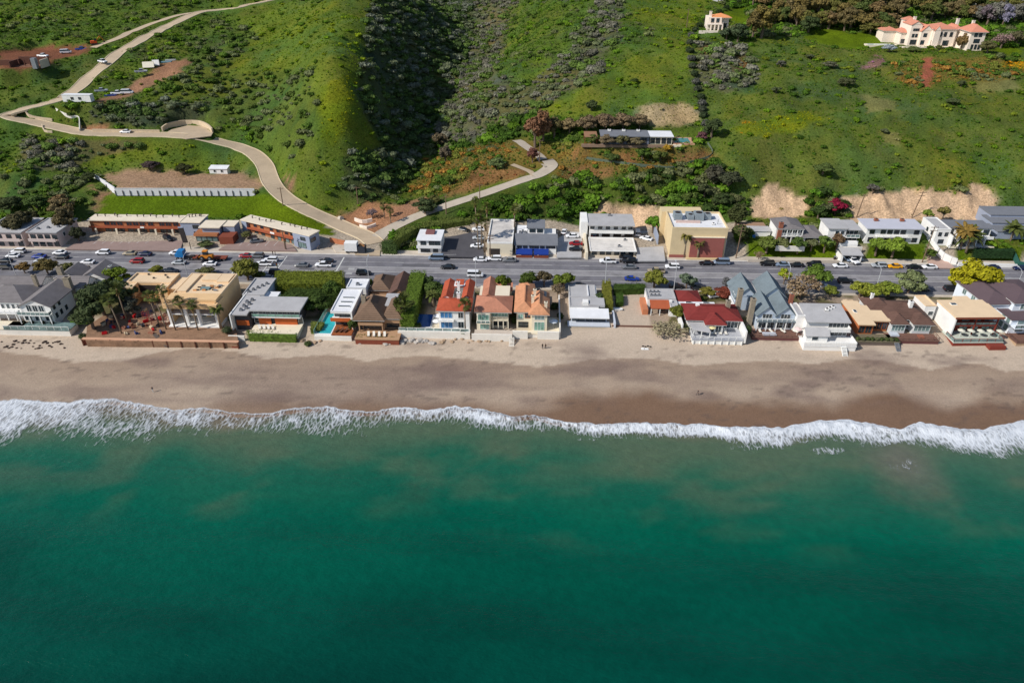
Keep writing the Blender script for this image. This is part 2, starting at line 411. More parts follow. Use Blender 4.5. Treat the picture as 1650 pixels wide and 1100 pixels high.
ZONES = [
 ('G', [(380,10),(600,0),(592,90),(568,150),(612,235),(560,245),(540,300),(580,335),(520,345),(455,300),(440,250),(400,205),(370,140),(390,70)]),
 ('GY', [(520,140),(560,120),(575,150),(560,200),(540,240),(500,200)]),
 ('GD', [(0,110),(110,110),(150,90),(170,110),(120,140),(90,155),(0,170)]),
 ('G', [(230,230),(400,245),(415,275),(330,285),(180,268),(120,262),(0,285),(0,268),(100,258)]),
 ('KL', [(300,95),(400,40),(420,60),(330,150),(280,165),(240,150)]),
 ('KL', [(380,120),(500,110),(520,200),(470,260),(430,240),(400,200),(330,200),(320,160)]),
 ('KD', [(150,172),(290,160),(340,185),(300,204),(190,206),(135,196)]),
 ('K', [(40,228),(190,222),(250,238),(150,252),(110,276),(30,276)]),
 ('KL', [(-300,280),(165,284),(160,300),(155,348),(-300,348)]),
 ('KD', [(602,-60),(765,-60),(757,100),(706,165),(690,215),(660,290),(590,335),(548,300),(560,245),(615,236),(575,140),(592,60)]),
 ('K', [(764,-60),(1040,-60),(1000,30),(1000,60),(960,120),(890,160),(860,190),(800,200),(770,235),(700,262),(690,250),(708,175),(757,90)]),
 ('M', [(830,0),(960,0),(930,60),(860,140),(800,120)]),
 ('G', [(865,178),(960,132),(1060,60),(1000,10),(1040,-60),(1180,-60),(1112,60),(1116,160),(1126,182),(1080,192),(1000,172),(930,192),(880,188)]),
 ('KG', [(680,225),(760,235),(830,190),(880,190),(930,195),(960,205),(880,215),(840,230),(700,262)]),
 ('GV', [(690,255),(760,238),(830,225),(950,232),(1140,235),(1150,256),(1000,280),(920,302),(880,272),(850,272),(700,318),(655,305)]),
 ('RE', [(770,272),(855,270),(850,283),(800,297),(720,318)]),
 ('RE', [(925,270),(990,272),(985,290),(930,300),(900,285)]),
 ('RE', [(990,250),(1022,248),(1024,262),(995,262)]), ('RE', [(920,235),(950,235),(950,245),(915,260)]),
 ('RE', [(1120,246),(1146,244),(1140,256),(1100,265),(1080,275),(1075,268)]),
 ('RK', [(1035,175),(1085,166),(1118,172),(1124,194),(1100,206),(1020,200)]),
 ('KG', [(630,345),(700,326),(880,292),(1000,284),(1150,255),(1185,252),(1195,345),(1060,345),(980,328),(900,352),(790,352),(700,372),(640,392),(620,380)]),
 ('CL', [(965,325),(1020,328),(1068,333),(1068,365),(1030,365),(960,347)]),
 ('GD', [(1118,60),(1700,60),(1950,60),(1950,330),(1600,330),(1590,300),(1420,303),(1300,315),(1190,330),(1150,250),(1130,190)]),
 ('KG', [(1170,320),(1212,320),(1225,348),(1180,350)]),
 ('CL', [(1208,345),(1225,305),(1245,297),(1265,313),(1300,319),(1298,349),(1240,350)]),
 ('KG', [(1298,310),(1352,312),(1375,350),(1300,350)]),
 ('CL', [(1355,320),(1385,318),(1420,308),(1470,304),(1525,310),(1547,312),(1570,296),(1592,305),(1602,332),(1592,356),(1375,357)]),
 ('K', [(1122,66),(1205,78),(1228,130),(1180,150),(1128,140)]),
 ('RE', [(1130,74),(1152,74),(1150,86),(1132,86)]), ('RE', [(1172,72),(1185,72),(1206,108),(1196,112)]),
 ('OR', [(1195,196),(1250,194),(1240,206),(1190,212)]), ('GY', [(1180,205),(1290,180),(1340,190),(1230,225)]),
 ('DR', [(1385,150),(1445,160),(1450,178),(1400,182)]), ('DR', [(1405,210),(1450,215),(1445,238),(1425,232)]), ('DR', [(1560,115),(1640,120),(1640,150),(1570,145)]),
 ('GV', [(1440,95),(1650,92),(1650,128),(1520,130),(1490,150),(1440,130)]),
 ('OR', [(1618,98),(1655,98),(1655,112),(1615,110)]), ('PK', [(1405,92),(1430,92),(1428,102),(1385,116),(1385,108)]),
 ('KG', [(1180,-60),(1950,-60),(1950,85),(1600,75),(1430,55),(1320,42),(1290,60),(1180,60)]),
 ('LW', [(1320,44),(1425,60),(1428,76),(1360,82),(1300,60)]), ('LW', [(1170,20),(1205,10),(1208,40),(1185,45)]), ('LW', [(1595,76),(1650,78),(1650,88),(1600,86)]),
 ('RD', [(-5,86),(60,76),(140,74),(152,84),(100,97),(62,112),(-5,116)]),
 ('D2', [(150,168),(165,158),(215,136),(255,108),(300,92),(312,98),(285,125),(225,148),(180,163)]),
 ('D2', [(130,202),(170,202),(185,214),(135,214)]),
 ('D', [(165,283),(192,276),(330,280),(400,281),(426,297),(412,306),(192,306)]),
 ('D2', [(150,300),(180,312),(165,345),(152,340)]),
 ('D2', [(455,352),(545,345),(590,328),(650,328),(694,316),(700,322),(640,366),(605,382),(545,352)]),
 ('D2', [(455,285),(478,292),(476,312),(466,312)]),
 ('LW', [(165,311),(430,311),(500,352),(545,380),(520,382),(390,348),(160,350)]),
]
ZONES_FLAT = [   # the built-up shelf
 ('KG', [(615,385),(640,392),(700,372),(700,408),(618,410)]),
 ('LW', [(1200,396),(1230,386),(1350,386),(1352,424),(1200,424)]), ('LW', [(1394,390),(1440,390),(1490,396),(1492,428),(1395,428)]),
 ('LW', [(1540,398),(1640,400),(1650,432),(1540,430)]), ('RK', [(1560,404),(1600,404),(1590,420),(1565,418)]),
]
def classify(X, Y, Z):
    px, py = pix(X, Y, Z)
    wx = px + 22*(fbm(X/6., Y/6., 21, 3)-.5); wy = py + 14*(fbm(X/6., Y/6., 33, 3)-.5)
    names = list(CLS); ids = np.full(X.shape, names.index('M'))
    for c, poly in ZONES: ids[inpoly(wx, wy, poly)] = names.index(c)
    rc = inpoly(px, py, [(1487,93),(1504,94),(1501,128),(1496,141),(1484,140)]) & (Y > 300)
    ids[rc] = names.index('RC')
    flat = (Y < 247) & (py > 356) & (Z < 8.2) | (Y < 223)
    keep = np.isin(ids, [names.index(c) for c in ('CL','KG','LW','D2')]) & (py < 392)
    ids[flat & ~keep] = names.index('U')
    for c, poly in ZONES_FLAT: ids[inpoly(px, py, poly) & (Y > 221.5)] = names.index(c)
    return ids, names

# the bare bluffs are gullied by rain
_ci, _cn = classify(GX, GY, GZ); _cl = (_ci == _cn.index('CL'))*1.0
for _ in range(2): _cl[1:-1,1:-1] = (_cl[1:-1,1:-1]*2+_cl[:-2,1:-1]+_cl[2:,1:-1]+_cl[1:-1,:-2]+_cl[1:-1,2:])/6
GZ = GZ + _cl*(3.4*(np.abs(fbm(GX/4.2, GY/16., 401, 3)-.5)*2-.22) + 1.0*(fbm(GX/1.9, GY/1.9, 403, 2)-.5))
# ================================================================== GROUND SHEETS
def color_attr(me, cols, name='tint'):
    a = me.color_attributes.new(name, 'FLOAT_COLOR', 'POINT')
    a.data.foreach_set('color', np.c_[cols, np.ones(len(cols))].astype(np.float32).ravel())
def grid_mesh(name, X, Y, Z, mt, cols=None, skip=None):
    ny, nx = X.shape; v = np.c_[X.ravel(), Y.ravel(), Z.ravel()]
    i = np.arange(ny*nx).reshape(ny, nx)
    q = np.stack([i[:-1,:-1], i[:-1,1:], i[1:,1:], i[1:,:-1]], -1).reshape(-1, 4)
    me = bpy.data.meshes.new(name); me.vertices.add(len(v)); me.vertices.foreach_set('co', v.astype(np.float32).ravel())
    me.loops.add(q.size); me.loops.foreach_set('vertex_index', q.ravel().astype(np.int32))
    me.polygons.add(len(q)); me.polygons.foreach_set('loop_start', np.arange(0, q.size, 4, dtype=np.int32))
    me.update(calc_edges=True); me.materials.append(mt)
    me.polygons.foreach_set('use_smooth', np.ones(len(q), bool))
    if cols is not None: color_attr(me, cols)
    return me
def lin(c): return np.array(srgb(c))

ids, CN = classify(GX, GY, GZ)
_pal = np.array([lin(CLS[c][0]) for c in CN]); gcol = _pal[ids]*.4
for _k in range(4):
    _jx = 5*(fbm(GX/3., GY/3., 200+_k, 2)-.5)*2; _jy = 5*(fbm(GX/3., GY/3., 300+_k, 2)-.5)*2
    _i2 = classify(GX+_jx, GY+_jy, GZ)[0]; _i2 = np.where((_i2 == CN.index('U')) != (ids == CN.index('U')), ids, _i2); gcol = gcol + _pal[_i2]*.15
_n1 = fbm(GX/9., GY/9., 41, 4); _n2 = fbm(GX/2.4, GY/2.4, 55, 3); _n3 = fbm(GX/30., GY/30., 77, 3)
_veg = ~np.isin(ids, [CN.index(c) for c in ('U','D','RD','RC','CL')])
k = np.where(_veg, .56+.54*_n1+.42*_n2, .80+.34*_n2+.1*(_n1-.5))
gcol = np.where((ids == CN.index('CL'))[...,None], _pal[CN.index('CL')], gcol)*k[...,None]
_bl = ids == CN.index('CL'); gcol = np.where(_bl[...,None], gcol*(.62+.7*fbm(GX/1.7, GY/9., 407, 3))[...,None]*np.array([1.0,.96,.92])*(1+.10*np.sin(GZ*4.5+5*fbm(GX/9., GY/9., 409, 2)))[...,None], gcol)
_dry = (np.clip((_n3-.5)*4, 0, 1)*.5*_veg)[...,None]
gcol = gcol*(1-_dry) + gcol*np.array([1.35,1.12,.8])*_dry
_grn = np.isin(ids, [CN.index(c) for c in ('M','G','GY','GD','K','KL','KD','KG')])
# patches of bluish, dull and yellowish growth of several sizes
for _sd, _sc, _hue, _am in ((501,17.,(.64,.86,1.2),.75),(502,26.,(1.3,1.06,.9),.6),(503,6.,(.72,.88,1.1),.7),(504,4.,(1.28,1.1,1.2),.6),(505,11.,(1.02,.9,1.35),.6)):
    _w = (np.clip((fbm(GX/_sc, GY/_sc, _sd, 4)-.5)*6, 0, 1)*_am*_grn)[...,None]; gcol = gcol*(1-_w) + gcol*np.array(_hue)*_w
def ground_material():
    m = tinted('hillside_cover', .95, .05, 'GEOMETRY', 'tint', .34, 1.6); nt = m.node_tree; N = nt.nodes; L = nt.links
    geo = N['Geometry'] if 'Geometry' in N else N.new('ShaderNodeNewGeometry')
    n = N.new('ShaderNodeTexNoise'); n.inputs['Scale'].default_value = 1.1; n.inputs['Detail'].default_value = 5; n.inputs['Roughness'].default_value = .65
    L.new(geo.outputs['Position'], n.inputs['Vector'])
    b = N.new('ShaderNodeBump'); b.inputs['Strength'].default_value = .7; b.inputs['Distance'].default_value = .5
    L.new(n.outputs['Fac'], b.inputs['Height']); L.new(b.outputs[0], N['Principled BSDF'].inputs['Normal'])
    return m
o = link('hillside', grid_mesh('hillside', GX, GY, GZ, ground_material(), gcol.reshape(-1,3)))
tag(o, 'green hillside rising behind the coast road', 'hillside', kind='structure')

# ------------------------------------------------------------------ beach
bx = np.r_[np.linspace(-2500,-235,14), np.arange(-230, 231, .9), np.linspace(236,2500,14)]
by = np.r_[np.linspace(40,122,12), np.arange(124, 176, .8), np.arange(177, 199.1, 2.0)]
BX, BY = np.meshgrid(bx, by); BZ = beach_z(BX, BY); BZ[-1,:] = 4.93
_px, _py = pix(BX, BY, BZ)
dry, damp, wet = lin((187,169,150)), lin((152,132,114)), lin((120,95,77))
# high-water cusps and the wet swash line, surveyed from the photo
_cx = [-400,0,60,120,200,260,330,380,430,480,540,590,640,690,740,800,840,885,930,980,1030,1080,1120,1160,1200,1260,1310,1370,1420,1470,1500,1540,1580,1620,1700,2000]
_cyy= [560,566,572,582,580,566,560,566,578,574,570,582,574,572,578,582,588,590,582,576,577,582,588,586,582,580,586,578,580,590,596,586,586,598,592,590]
_wx = [-400,0,100,200,260,300,360,420,470,540,590,640,700,760,830,890,940,990,1040,1090,1140,1180,1220,1290,1340,1400,1440,1480,1530,1590,1650,2000]
_wy = [652,648,648,646,646,652,642,636,640,645,640,646,652,650,656,652,644,640,638,644,652,654,650,656,660,648,640,652,664,646,652,650]
cusp = np.interp(_px, _cx, _cyy) + 5*(fbm(BX/3., BY/6., 61, 3)-.5)
wetl = np.interp(_px, _wx, _wy) + 26*(fbm(BX/9., BY/7., 63, 4)-.5) + np.interp(_px, [0,250,380,470,800,950], [30,26,12,8,4,0])
t1 = np.clip((_py-cusp)/1.4, 0, 1)*np.where(_py > cusp, .55+.45*np.clip(1-(_py-cusp)/60, 0, 1), 0)
t2 = np.clip((_py-wetl+24)/30., 0, 1)*np.interp(_px, [0,250,450,850,1000], [.45,.5,.7,.85,1]); t2 = t2*t2*(3-2*t2)
bc = dry*(1-t1)[...,None] + damp*t1[...,None]
bc = bc*(1-t2)[...,None] + wet*t2[...,None]
_st = fbm(BX/26.+3*fbm(BX/40., BY/40., 71, 2), BY/5.5, 67, 5)     # streaks of dark mineral sand along the shore
_pt = fbm(BX/13., BY/6.5, 87, 4)
s = np.clip((_st-.48)*4, 0, 1)*np.clip((_py-560)/30, 0, 1)*np.clip((670-_py)/20, 0, 1)
p = np.clip((_pt-.56)*5, 0, 1)*np.clip((_py-545)/20, 0, 1)*np.clip((660-_py)/20, 0, 1)
grey = lin((112,94,88))
bc = bc*(1-.5*s)[...,None] + grey*(.5*s)[...,None]
bc = bc*(1-.62*p)[...,None] + grey*(.62*p)[...,None]
_sk = np.clip((fbm(BX/2.2, BY/.9, 97, 2)-.66)*9, 0, 1)*np.clip((fbm(BX/17., BY/5., 98, 2)-.45)*6, 0, 1)*(_py > 540)      # scraps of wrack
bc = bc*(1-.45*_sk)[...,None] + lin((92,80,74))*(.45*_sk)[...,None]
bc = bc*(.93+.14*fbm(BX/1.6, BY/1.2, 91, 3))[...,None]
lot = (np.clip((BY-174)/3, 0, 1)*np.where((_px > 975) & (_px < 1046), 0, 1))[...,None]
_gd = np.clip((fbm(BX/5., BY/4., 95, 2)-.45)*8, 0, 1)[...,None]
bc = bc*(1-lot) + (lin((158,140,122))*(1-_gd)+lin((92,88,58))*_gd)*lot*(.75+.5*fbm(BX/1.6, BY/1.6, 93, 3))[...,None]
def beach_material():
    m = tinted('beach_sand', .9, .12, 'GEOMETRY', 'tint', .10, 2.2); nt = m.node_tree; N = nt.nodes; L = nt.links
    geo = N.new('ShaderNodeNewGeometry'); n = N.new('ShaderNodeTexNoise'); n.inputs['Scale'].default_value = 2.4; n.inputs['Detail'].default_value = 7; n.inputs['Roughness'].default_value = .7
    L.new(geo.outputs['Position'], n.inputs['Vector'])
    b = N.new('ShaderNodeBump'); b.inputs['Strength'].default_value = .5; b.inputs['Distance'].default_value = .2
    L.new(n.outputs['Fac'], b.inputs['Height']); L.new(b.outputs[0], N['Principled BSDF'].inputs['Normal'])
    return m
o = link('beach', grid_mesh('beach', BX, BY, BZ, beach_material(), bc.reshape(-1,3)))
tag(o, 'sandy beach with darker wet sand towards the surf', 'beach', kind='structure')

# ------------------------------------------------------------------ sea
ox = np.r_[np.linspace(-4000,-240,12), np.arange(-230, 231, 2.3), np.linspace(240,4000,12)]
oy = np.r_[np.linspace(-4000,20,14), np.arange(24, 143, 1.6)]
OX, OY = np.meshgrid(ox, oy)
_in = np.clip((OY-30)/30, 0, 1)
OZ = _in*(.26*np.sin(OY/2.9+1.5*np.sin(OX/37.)+3*fbm(OX/40., OY/40., 5, 2))*(.4+1.2*fbm(OX/30., OY/18., 7, 2)) + .5*(fbm(OX/13., OY/4.5, 6, 4)-.5))*np.clip((shore_y(OX)-12-OY)/16, .06, 1) - .02
far_, mid_, near_, murk = lin((0,64,53)), lin((0,86,66)), lin((26,92,70)), lin((78,98,76))
d = shore_y(OX) - 7 - OY + 9*(fbm(OX/28., OY/22., 13, 3)-.5)*2
def ramp(t, stops):
    r = np.stack([np.interp(t, [a for a,_ in stops], [c[i] for _,c in stops]) for i in range(3)], -1); return r
oc = ramp(d, [(-12, lin((120,104,92))), (-5, lin((112,106,88))), (-1, murk), (2, murk), (12, near_), (26, mid_), (44, (mid_+far_)*.5), (66, far_), (130, far_*.9)])
_cl = np.clip((fbm(OX/12.+2*fbm(OX/20.,OY/20.,17,2), OY/7., 19, 4)-.53)*5, 0, 1)*np.clip((34-d)/26, 0, 1)*np.clip(d/3+.4, 0, 1)
oc = oc*(1-.6*_cl)[...,None] + lin((84,98,76))*(.6*_cl)[...,None]
_q = G(1455,745,0); _pl = np.exp(-(((OX-_q.x)/7)**2+((OY-_q.y)/9)**2)*(.6+.9*fbm(OX/3., OY/3., 31, 3)))*.75
oc = oc*(1-_pl)[...,None] + lin((108,102,92))*_pl[...,None]
_dk = np.clip((fbm(OX/38., OY/13., 23, 4)-.45)*3, 0, 1)*np.clip((d-6)/20, 0, 1)
oc = oc*(1-.28*_dk)[...,None]
oc = oc*(.94+.12*fbm(OX/5., OY/2.5, 29, 3))[...,None]
def sea_material():
    m = tinted('sea_water', .12, .17, 'GEOMETRY', 'tint', .09, .5); nt = m.node_tree; N = nt.nodes; L = nt.links
    geo = N.new('ShaderNodeNewGeometry'); mp = N.new('ShaderNodeMapping'); mp.inputs['Scale'].default_value = (.45, 1.0, 1.0)
    L.new(geo.outputs['Position'], mp.inputs['Vector'])
    hs = []
    for sc_, dt in ((.5, 4), (2.2, 5)):
        n = N.new('ShaderNodeTexNoise'); n.inputs['Scale'].default_value = sc_; n.inputs['Detail'].default_value = dt; n.inputs['Roughness'].default_value = .6
        L.new(mp.outputs[0], n.inputs['Vector']); hs.append(n)
    a = N.new('ShaderNodeMath'); a.operation = 'MULTIPLY_ADD'; a.inputs[1].default_value = .5
    L.new(hs[1].outputs['Fac'], a.inputs[0]); L.new(hs[0].outputs['Fac'], a.inputs[2])
    b = N.new('ShaderNodeBump'); b.inputs['Strength'].default_value = .45; b.inputs['Distance'].default_value = .7
    L.new(a.outputs[0], b.inputs['Height']); L.new(b.outputs[0], N['Principled BSDF'].inputs['Normal'])
    return m
o = link('ocean', grid_mesh('ocean', OX, OY, OZ, sea_material(), oc.reshape(-1,3)))
tag(o, 'teal green ocean off the beach', 'water', kind='structure')

# ------------------------------------------------------------------ surf foam: a thin raft of bubbles with real gaps
_bx = [-120,0,60,110,150,200,240,280,330,380,450,520,560,600,650,700,740,780,840,900,960,1040,1100,1150,1200,1260,1300,1350,1400,1440,1480,1540,1600,1650,1770]
_by = [718,716,715,712,716,708,711,697,701,696,706,711,706,697,684,684,690,688,697,694,703,706,706,707,719,723,713,712,723,716,717,729,739,731,733]
def foam_sheet():
    cols = np.arange(-100, 1751, 3.0); T = np.r_[np.linspace(-.02, .2, 8), np.linspace(.24, 1.25, 26)]
    X = np.zeros((len(T), len(cols))); Y = X.copy(); Z = X.copy(); D = X.copy(); F = X.copy()
    top = np.interp(cols, _tx, _ty) + 5*(fbm(cols/23., cols*0, 101, 4)-.5) + 3*(fbm(cols/7., cols*0+4, 103, 2)-.5)
    bot = np.interp(cols, _bx, _by) + 7*(fbm(cols/30., cols*0, 105, 4)-.5)
    body = np.interp(cols, [0,120,250,330,420,520,600,700,800,860,950,1050,1200,1400,1650], [.69,.68,.65,.58,.58,.56,.60,.68,.70,.66,.70,.78,.82,.84,.82])
    for j, t in enumerate(T):
        for i, c in enumerate(cols):
            g = G(c, top[i]+(bot[i]-top[i])*t, .05); X[j,i] = g.x; Y[j,i] = g.y
        lace = fbm(cols/60., cols*0+t*2.5, 111, 3)
        dens = body*np.interp(t, [0,.25,.6,1,1.25], [1,1,.92,.6,.2]) + .38*(lace-.5)
        dens = np.where(t < .0, 0, dens)
        right = np.clip((cols-620)/300, 0, 1)
        dens = dens*np.interp(t, [-.02, .0, .05], [0, .75, 1])
        D[j] = np.clip(dens, 0, 1); F[j] = np.exp(-((t-.02)/.025)**2)
        Z[j] = .07 + (.16+.5*right)*np.exp(-((t-.22)/.22)**2)*(.4+1.2*fbm(cols/9., cols*0+t*9, 113, 3))
    Z = Z + np.maximum(beach_z(X, Y), 0.12)
    me = grid_mesh('surf_foam', X, Y, Z, None)
    for nm, arr in (('dens', D), ('front', F)):
        a = me.attributes.new(nm, 'FLOAT', 'POINT'); a.data.foreach_set('value', arr.astype(np.float32).ravel())
    m = bpy.data.materials.new('sea_foam'); m.use_nodes = True; nt = m.node_tree; N = nt.nodes; L = nt.links
    b = N['Principled BSDF']; b.inputs['Base Color'].default_value = (.66,.69,.73,1); b.inputs['Roughness'].default_value = .9; b.inputs['Specular IOR Level'].default_value = .1
    geo = N.new('ShaderNodeNewGeometry'); mp = N.new('ShaderNodeMapping'); mp.inputs['Rotation'].default_value = (0,0,R(-42)); mp.inputs['Scale'].default_value = (1.5,.5,1.0)
    L.new(geo.outputs['Position'], mp.inputs['Vector'])
    wn = N.new('ShaderNodeTexNoise'); wn.inputs['Scale'].default_value = .5; wn.inputs['Detail'].default_value = 3
    L.new(mp.outputs[0], wn.inputs['Vector'])
    wm = N.new('ShaderNodeMixRGB'); wm.blend_type = 'ADD'; wm.inputs[0].default_value = .9
    L.new(mp.outputs[0], wm.inputs[1]); L.new(wn.outputs['Color'], wm.inputs[2])
    n1 = N.new('ShaderNodeTexNoise'); n1.inputs['Scale'].default_value = .62; n1.inputs['Detail'].default_value = 10; n1.inputs['Roughness'].default_value = .78
    L.new(wm.outputs[0], n1.inputs['Vector'])
    vo = N.new('ShaderNodeTexVoronoi'); vo.feature = 'DISTANCE_TO_EDGE'; vo.inputs['Scale'].default_value = .85
    L.new(wm.outputs[0], vo.inputs['Vector'])
    ve = N.new('ShaderNodeMapRange'); ve.inputs['From Max'].default_value = .22; ve.inputs['To Min'].default_value = .10; ve.inputs['To Max'].default_value = -.05
    L.new(vo.outputs['Distance'], ve.inputs['Value'])
    su = N.new('ShaderNodeMath'); L.new(n1.outputs['Fac'], su.inputs[0]); L.new(ve.outputs[0], su.inputs[1])
    ad = N.new('ShaderNodeAttribute'); ad.attribute_name = 'dens'; af = N.new('ShaderNodeAttribute'); af.attribute_name = 'front'
    s2 = N.new('ShaderNodeMath'); L.new(su.outputs[0], s2.inputs[0]); L.new(ad.outputs['Fac'], s2.inputs[1])
    mr = N.new('ShaderNodeMapRange'); mr.inputs['From Min'].default_value = 1.0; mr.inputs['From Max'].default_value = 1.30
    L.new(s2.outputs[0], mr.inputs['Value'])
    fm = N.new('ShaderNodeMath'); fm.operation = 'MULTIPLY_ADD'; fm.inputs[1].default_value = .8
    L.new(af.outputs['Fac'], fm.inputs[0]); L.new(mr.outputs[0], fm.inputs[2])
    cl = N.new('ShaderNodeClamp'); L.new(fm.outputs[0], cl.inputs['Value'])
    L.new(cl.outputs[0], b.inputs['Alpha'])
    bp = N.new('ShaderNodeBump'); bp.inputs['Strength'].default_value = .8; bp.inputs['Distance'].default_value = .35
    L.new(su.outputs[0], bp.inputs['Height']); L.new(bp.outputs[0], b.inputs['Normal'])
    me.materials.clear(); me.materials.append(m)
    tag(link('surf_foam', me), 'white foam of the breaking wave along the shore', 'foam', kind='stuff')
foam_sheet()
def foam_patch(px, py, w, h_, dens, lab):
    nx, ny = 40, 14; U, V = np.meshgrid(np.linspace(-1,1,nx), np.linspace(-1,1,ny)); g = G(px, py, .1)
    X = g.x+U*w+V*w*.25; Y = g.y+V*h_; Z = np.full(X.shape, .3); me = grid_mesh('surf_foam', X, Y, Z, bpy.data.materials['sea_foam'])
    D = dens*np.clip(1.15-(U*U+V*V), 0, 1)+.25*(fbm(U*3, V*3, int(px), 2)-.5); D[0] = D[-1] = 0; D[:,0] = D[:,-1] = 0
    for nm, arr in (('dens', D), ('front', D*0)): a = me.attributes.new(nm, 'FLOAT', 'POINT'); a.data.foreach_set('value', arr.astype(np.float32).ravel())
    tag(link('surf_foam', me), lab, 'foam', kind='stuff')
for q in ((1335,727,7,2.2,.5,'loose foam patch behind the eastern breaker'),(1455,752,6,5,.42,'pale foam swirl over the sand plume'),(1205,722,7,1.8,.48,'thin foam behind the middle breaker'),(950,708,5,1.5,.44,'thin foam wisp off the grey bungalow')): foam_patch(*q)

# ------------------------------------------------------------------ coast road, its markings, the hill tracks
asphalt = mat('asphalt', srgb((144,141,143)), .9, .13, .12, 3, .2, stain=.32)
paint = mat('road_paint', srgb((205,205,200)), .8, .15, 1, 8)
conc = mat('concrete', srgb((196,184,168)), .9, .10, .4, 6, stain=.15)
lane_mat = mat('worn_lane', srgb((118,116,121)), .9, .14, .3, 2.5, stain=.25)
def sheet(name, x0, x1, y0, y1, z, m, parent=None, nx=1):
    b = MB()
    for k in range(nx): b.face([(x0+(x1-x0)*k/nx,y0,z),(x0+(x1-x0)*(k+1)/nx,y0,z),(x0+(x1-x0)*(k+1)/nx,y1,z),(x0+(x1-x0)*k/nx,y1,z)])
    return b.build(name, m, parent)
ROAD = sheet('road', -900, 900, 196.6, 218.6, 5.03, asphalt)
tag(ROAD, 'four-lane asphalt coast highway', 'road', kind='structure')
for yy in (198.6, 202.2, 209.6, 213.2):      # darker, tyre-worn lanes
    sheet('lane', -900, 900, yy, yy+3.1, 5.034, lane_mat, ROAD)
line_me = MB().box(-1.6,1.6,-.07,.07,0,.004).mesh('lane_line', paint)
for yy in (201.9, 212.9):
    for k in range(-22, 23):
        x = k*12.2+3
        if -98 < x < -60: continue
        link('lane_line', line_me, ROAD, loc=(x, yy, 5.039))
for yy, a, b_ in ((205.7,-900,900),(209.2,-900,900),(216.2,-900,-92),(216.2,-40,900)):
    MB().box(a,b_,yy-.06,yy+.06,5.038,5.042).build('edge_line', paint, ROAD)
# ------------------------------------------------------------------ hill tracks: level strips with a raised concrete edge
track_mat = mat('pale_concrete_track', srgb((186,166,140)), .9, .10, .25, 4, stain=.12)
grey_track = mat('grey_asphalt_track', srgb((180,168,152)), .9, .10, .25, 4, stain=.15)
edge_mat = mat('track_edge', srgb((214,196,166)), .9, .08)
def strip(name, pts, wd, m, edge=True, lift=.03, label=None, parent=None):
    P = [Vector(p) for p in smooth_line(pts, 1.6)]; b = MB(); e = MB(); rows = []
    for i, p in enumerate(P):
        d = P[min(i+1,len(P)-1)]-P[max(i-1,0)]; d.z = 0; d.normalize(); s = Vector((-d.y, d.x, 0))
        rows.append((p+s*wd/2+Vector((0,0,lift)), p-s*wd/2+Vector((0,0,lift)), s))
    for (a,c,_), (a2,c2,_) in zip(rows[:-1], rows[1:]): b.face([c, c2, a2, a])
    o = b.build(name, m, parent)
    if edge:
        for sgn, col in ((1, 0), (-1, 1)):
            e = MB()
            for r1, r2 in zip(rows[:-1], rows[1:]):
                o1, o2 = r1[2]*sgn*.28, r2[2]*sgn*.28; u = Vector((0,0,.16)); dn = Vector((0,0,-.5))
                a, c = r1[col], r2[col]
                if sgn > 0: a, c, o1, o2 = c, a, o2, o1
                e.face([a+u, c+u, c+o2+u, a+o1+u]); e.face([a+dn, c+dn, c+u, a+u]); e.face([c+o2+dn, a+o1+dn, a+o1+u, c+o2+u])
            e.build('kerb', edge_mat, o)
    return o
_lab = {'hill_road': 'pale concrete road winding up the hillside', 'hill_track': 'narrow pale track to the excavation', 'driveway': 'grey driveway climbing to the hillside house', 'garden_path': 'short path beside the driveway'}
for nm, pts, wd in TRK:
    o = strip(nm, pts, wd, track_mat if nm != 'driveway' else grey_track, edge=(nm == 'hill_road'), lift=.03 if nm == 'hill_road' else .05)
    tag(o, _lab[nm], nm.replace('_', ' '), kind='structure')
# apron where the hill road meets the highway, and the turnaround
def flat_poly(name, pp, z, m, parent=None, lift=0.0):
    w = [G(q[0], q[1], z) for q in pp]
    return MB().prism([(p.x, p.y) for p in w][::-1] if _area(w) < 0 else [(p.x, p.y) for p in w], z-.3, z+lift).build(name, m, parent)
def _area(w): return sum(w[i].x*w[(i+1)%len(w)].y-w[(i+1)%len(w)].x*w[i].y for i in range(len(w)))
tag(flat_poly('road_apron', [(572,410),(612,411),(613,392),(606,382),(596,376),(584,380),(576,395)], 5.42, track_mat), 'pale concrete apron where hill road joins the highway', 'road', kind='structure')
w, z = PADS['turnaround']; EXCL_T = (min(p.x for p in w), max(p.x for p in w), min(p.y for p in w)-3, max(p.y for p in w)-1)
tag(flat_poly('turnaround', [(262,218),(300,224),(340,219),(344,212),(332,204),(303,202),(275,209)], z+.06, track_mat), 'pale turnaround bay beside the hill road', 'road', kind='structure')
# ================================================================== PLANTS
def leaves(mb, rng, centre, radii, n, size, up=.25, shell=.55):
    """n leaf-sized faces spread through an ellipsoid, denser towards its outside"""
    for _ in range(n):
        while True:
            d = Vector((rng.uniform(-1,1), rng.uniform(-1,1), rng.uniform(-1,1)))
            if .05 < d.length < 1: break
        d.normalize(); r = shell + (1-shell)*rng.random()**.6
        if rng.random() < .14: r *= 1.12
        p = Vector((centre[0]+d.x*radii[0]*r, centre[1]+d.y*radii[1]*r, centre[2]+d.z*radii[2]*r))
        nrm = (d + Vector((rng.uniform(-.9,.9), rng.uniform(-.9,.9), rng.uniform(-.5,.9)+up))).normalized()
        t = nrm.cross(Vector((rng.uniform(-1,1), rng.uniform(-1,1), rng.uniform(-1,1)))).normalized(); b = nrm.cross(t)
        s = size*rng.uniform(.6,1.35); q = s*rng.uniform(.45,.9)
        mb.face([p-t*s, p-b*q, p+t*s*1.1, p+b*q])
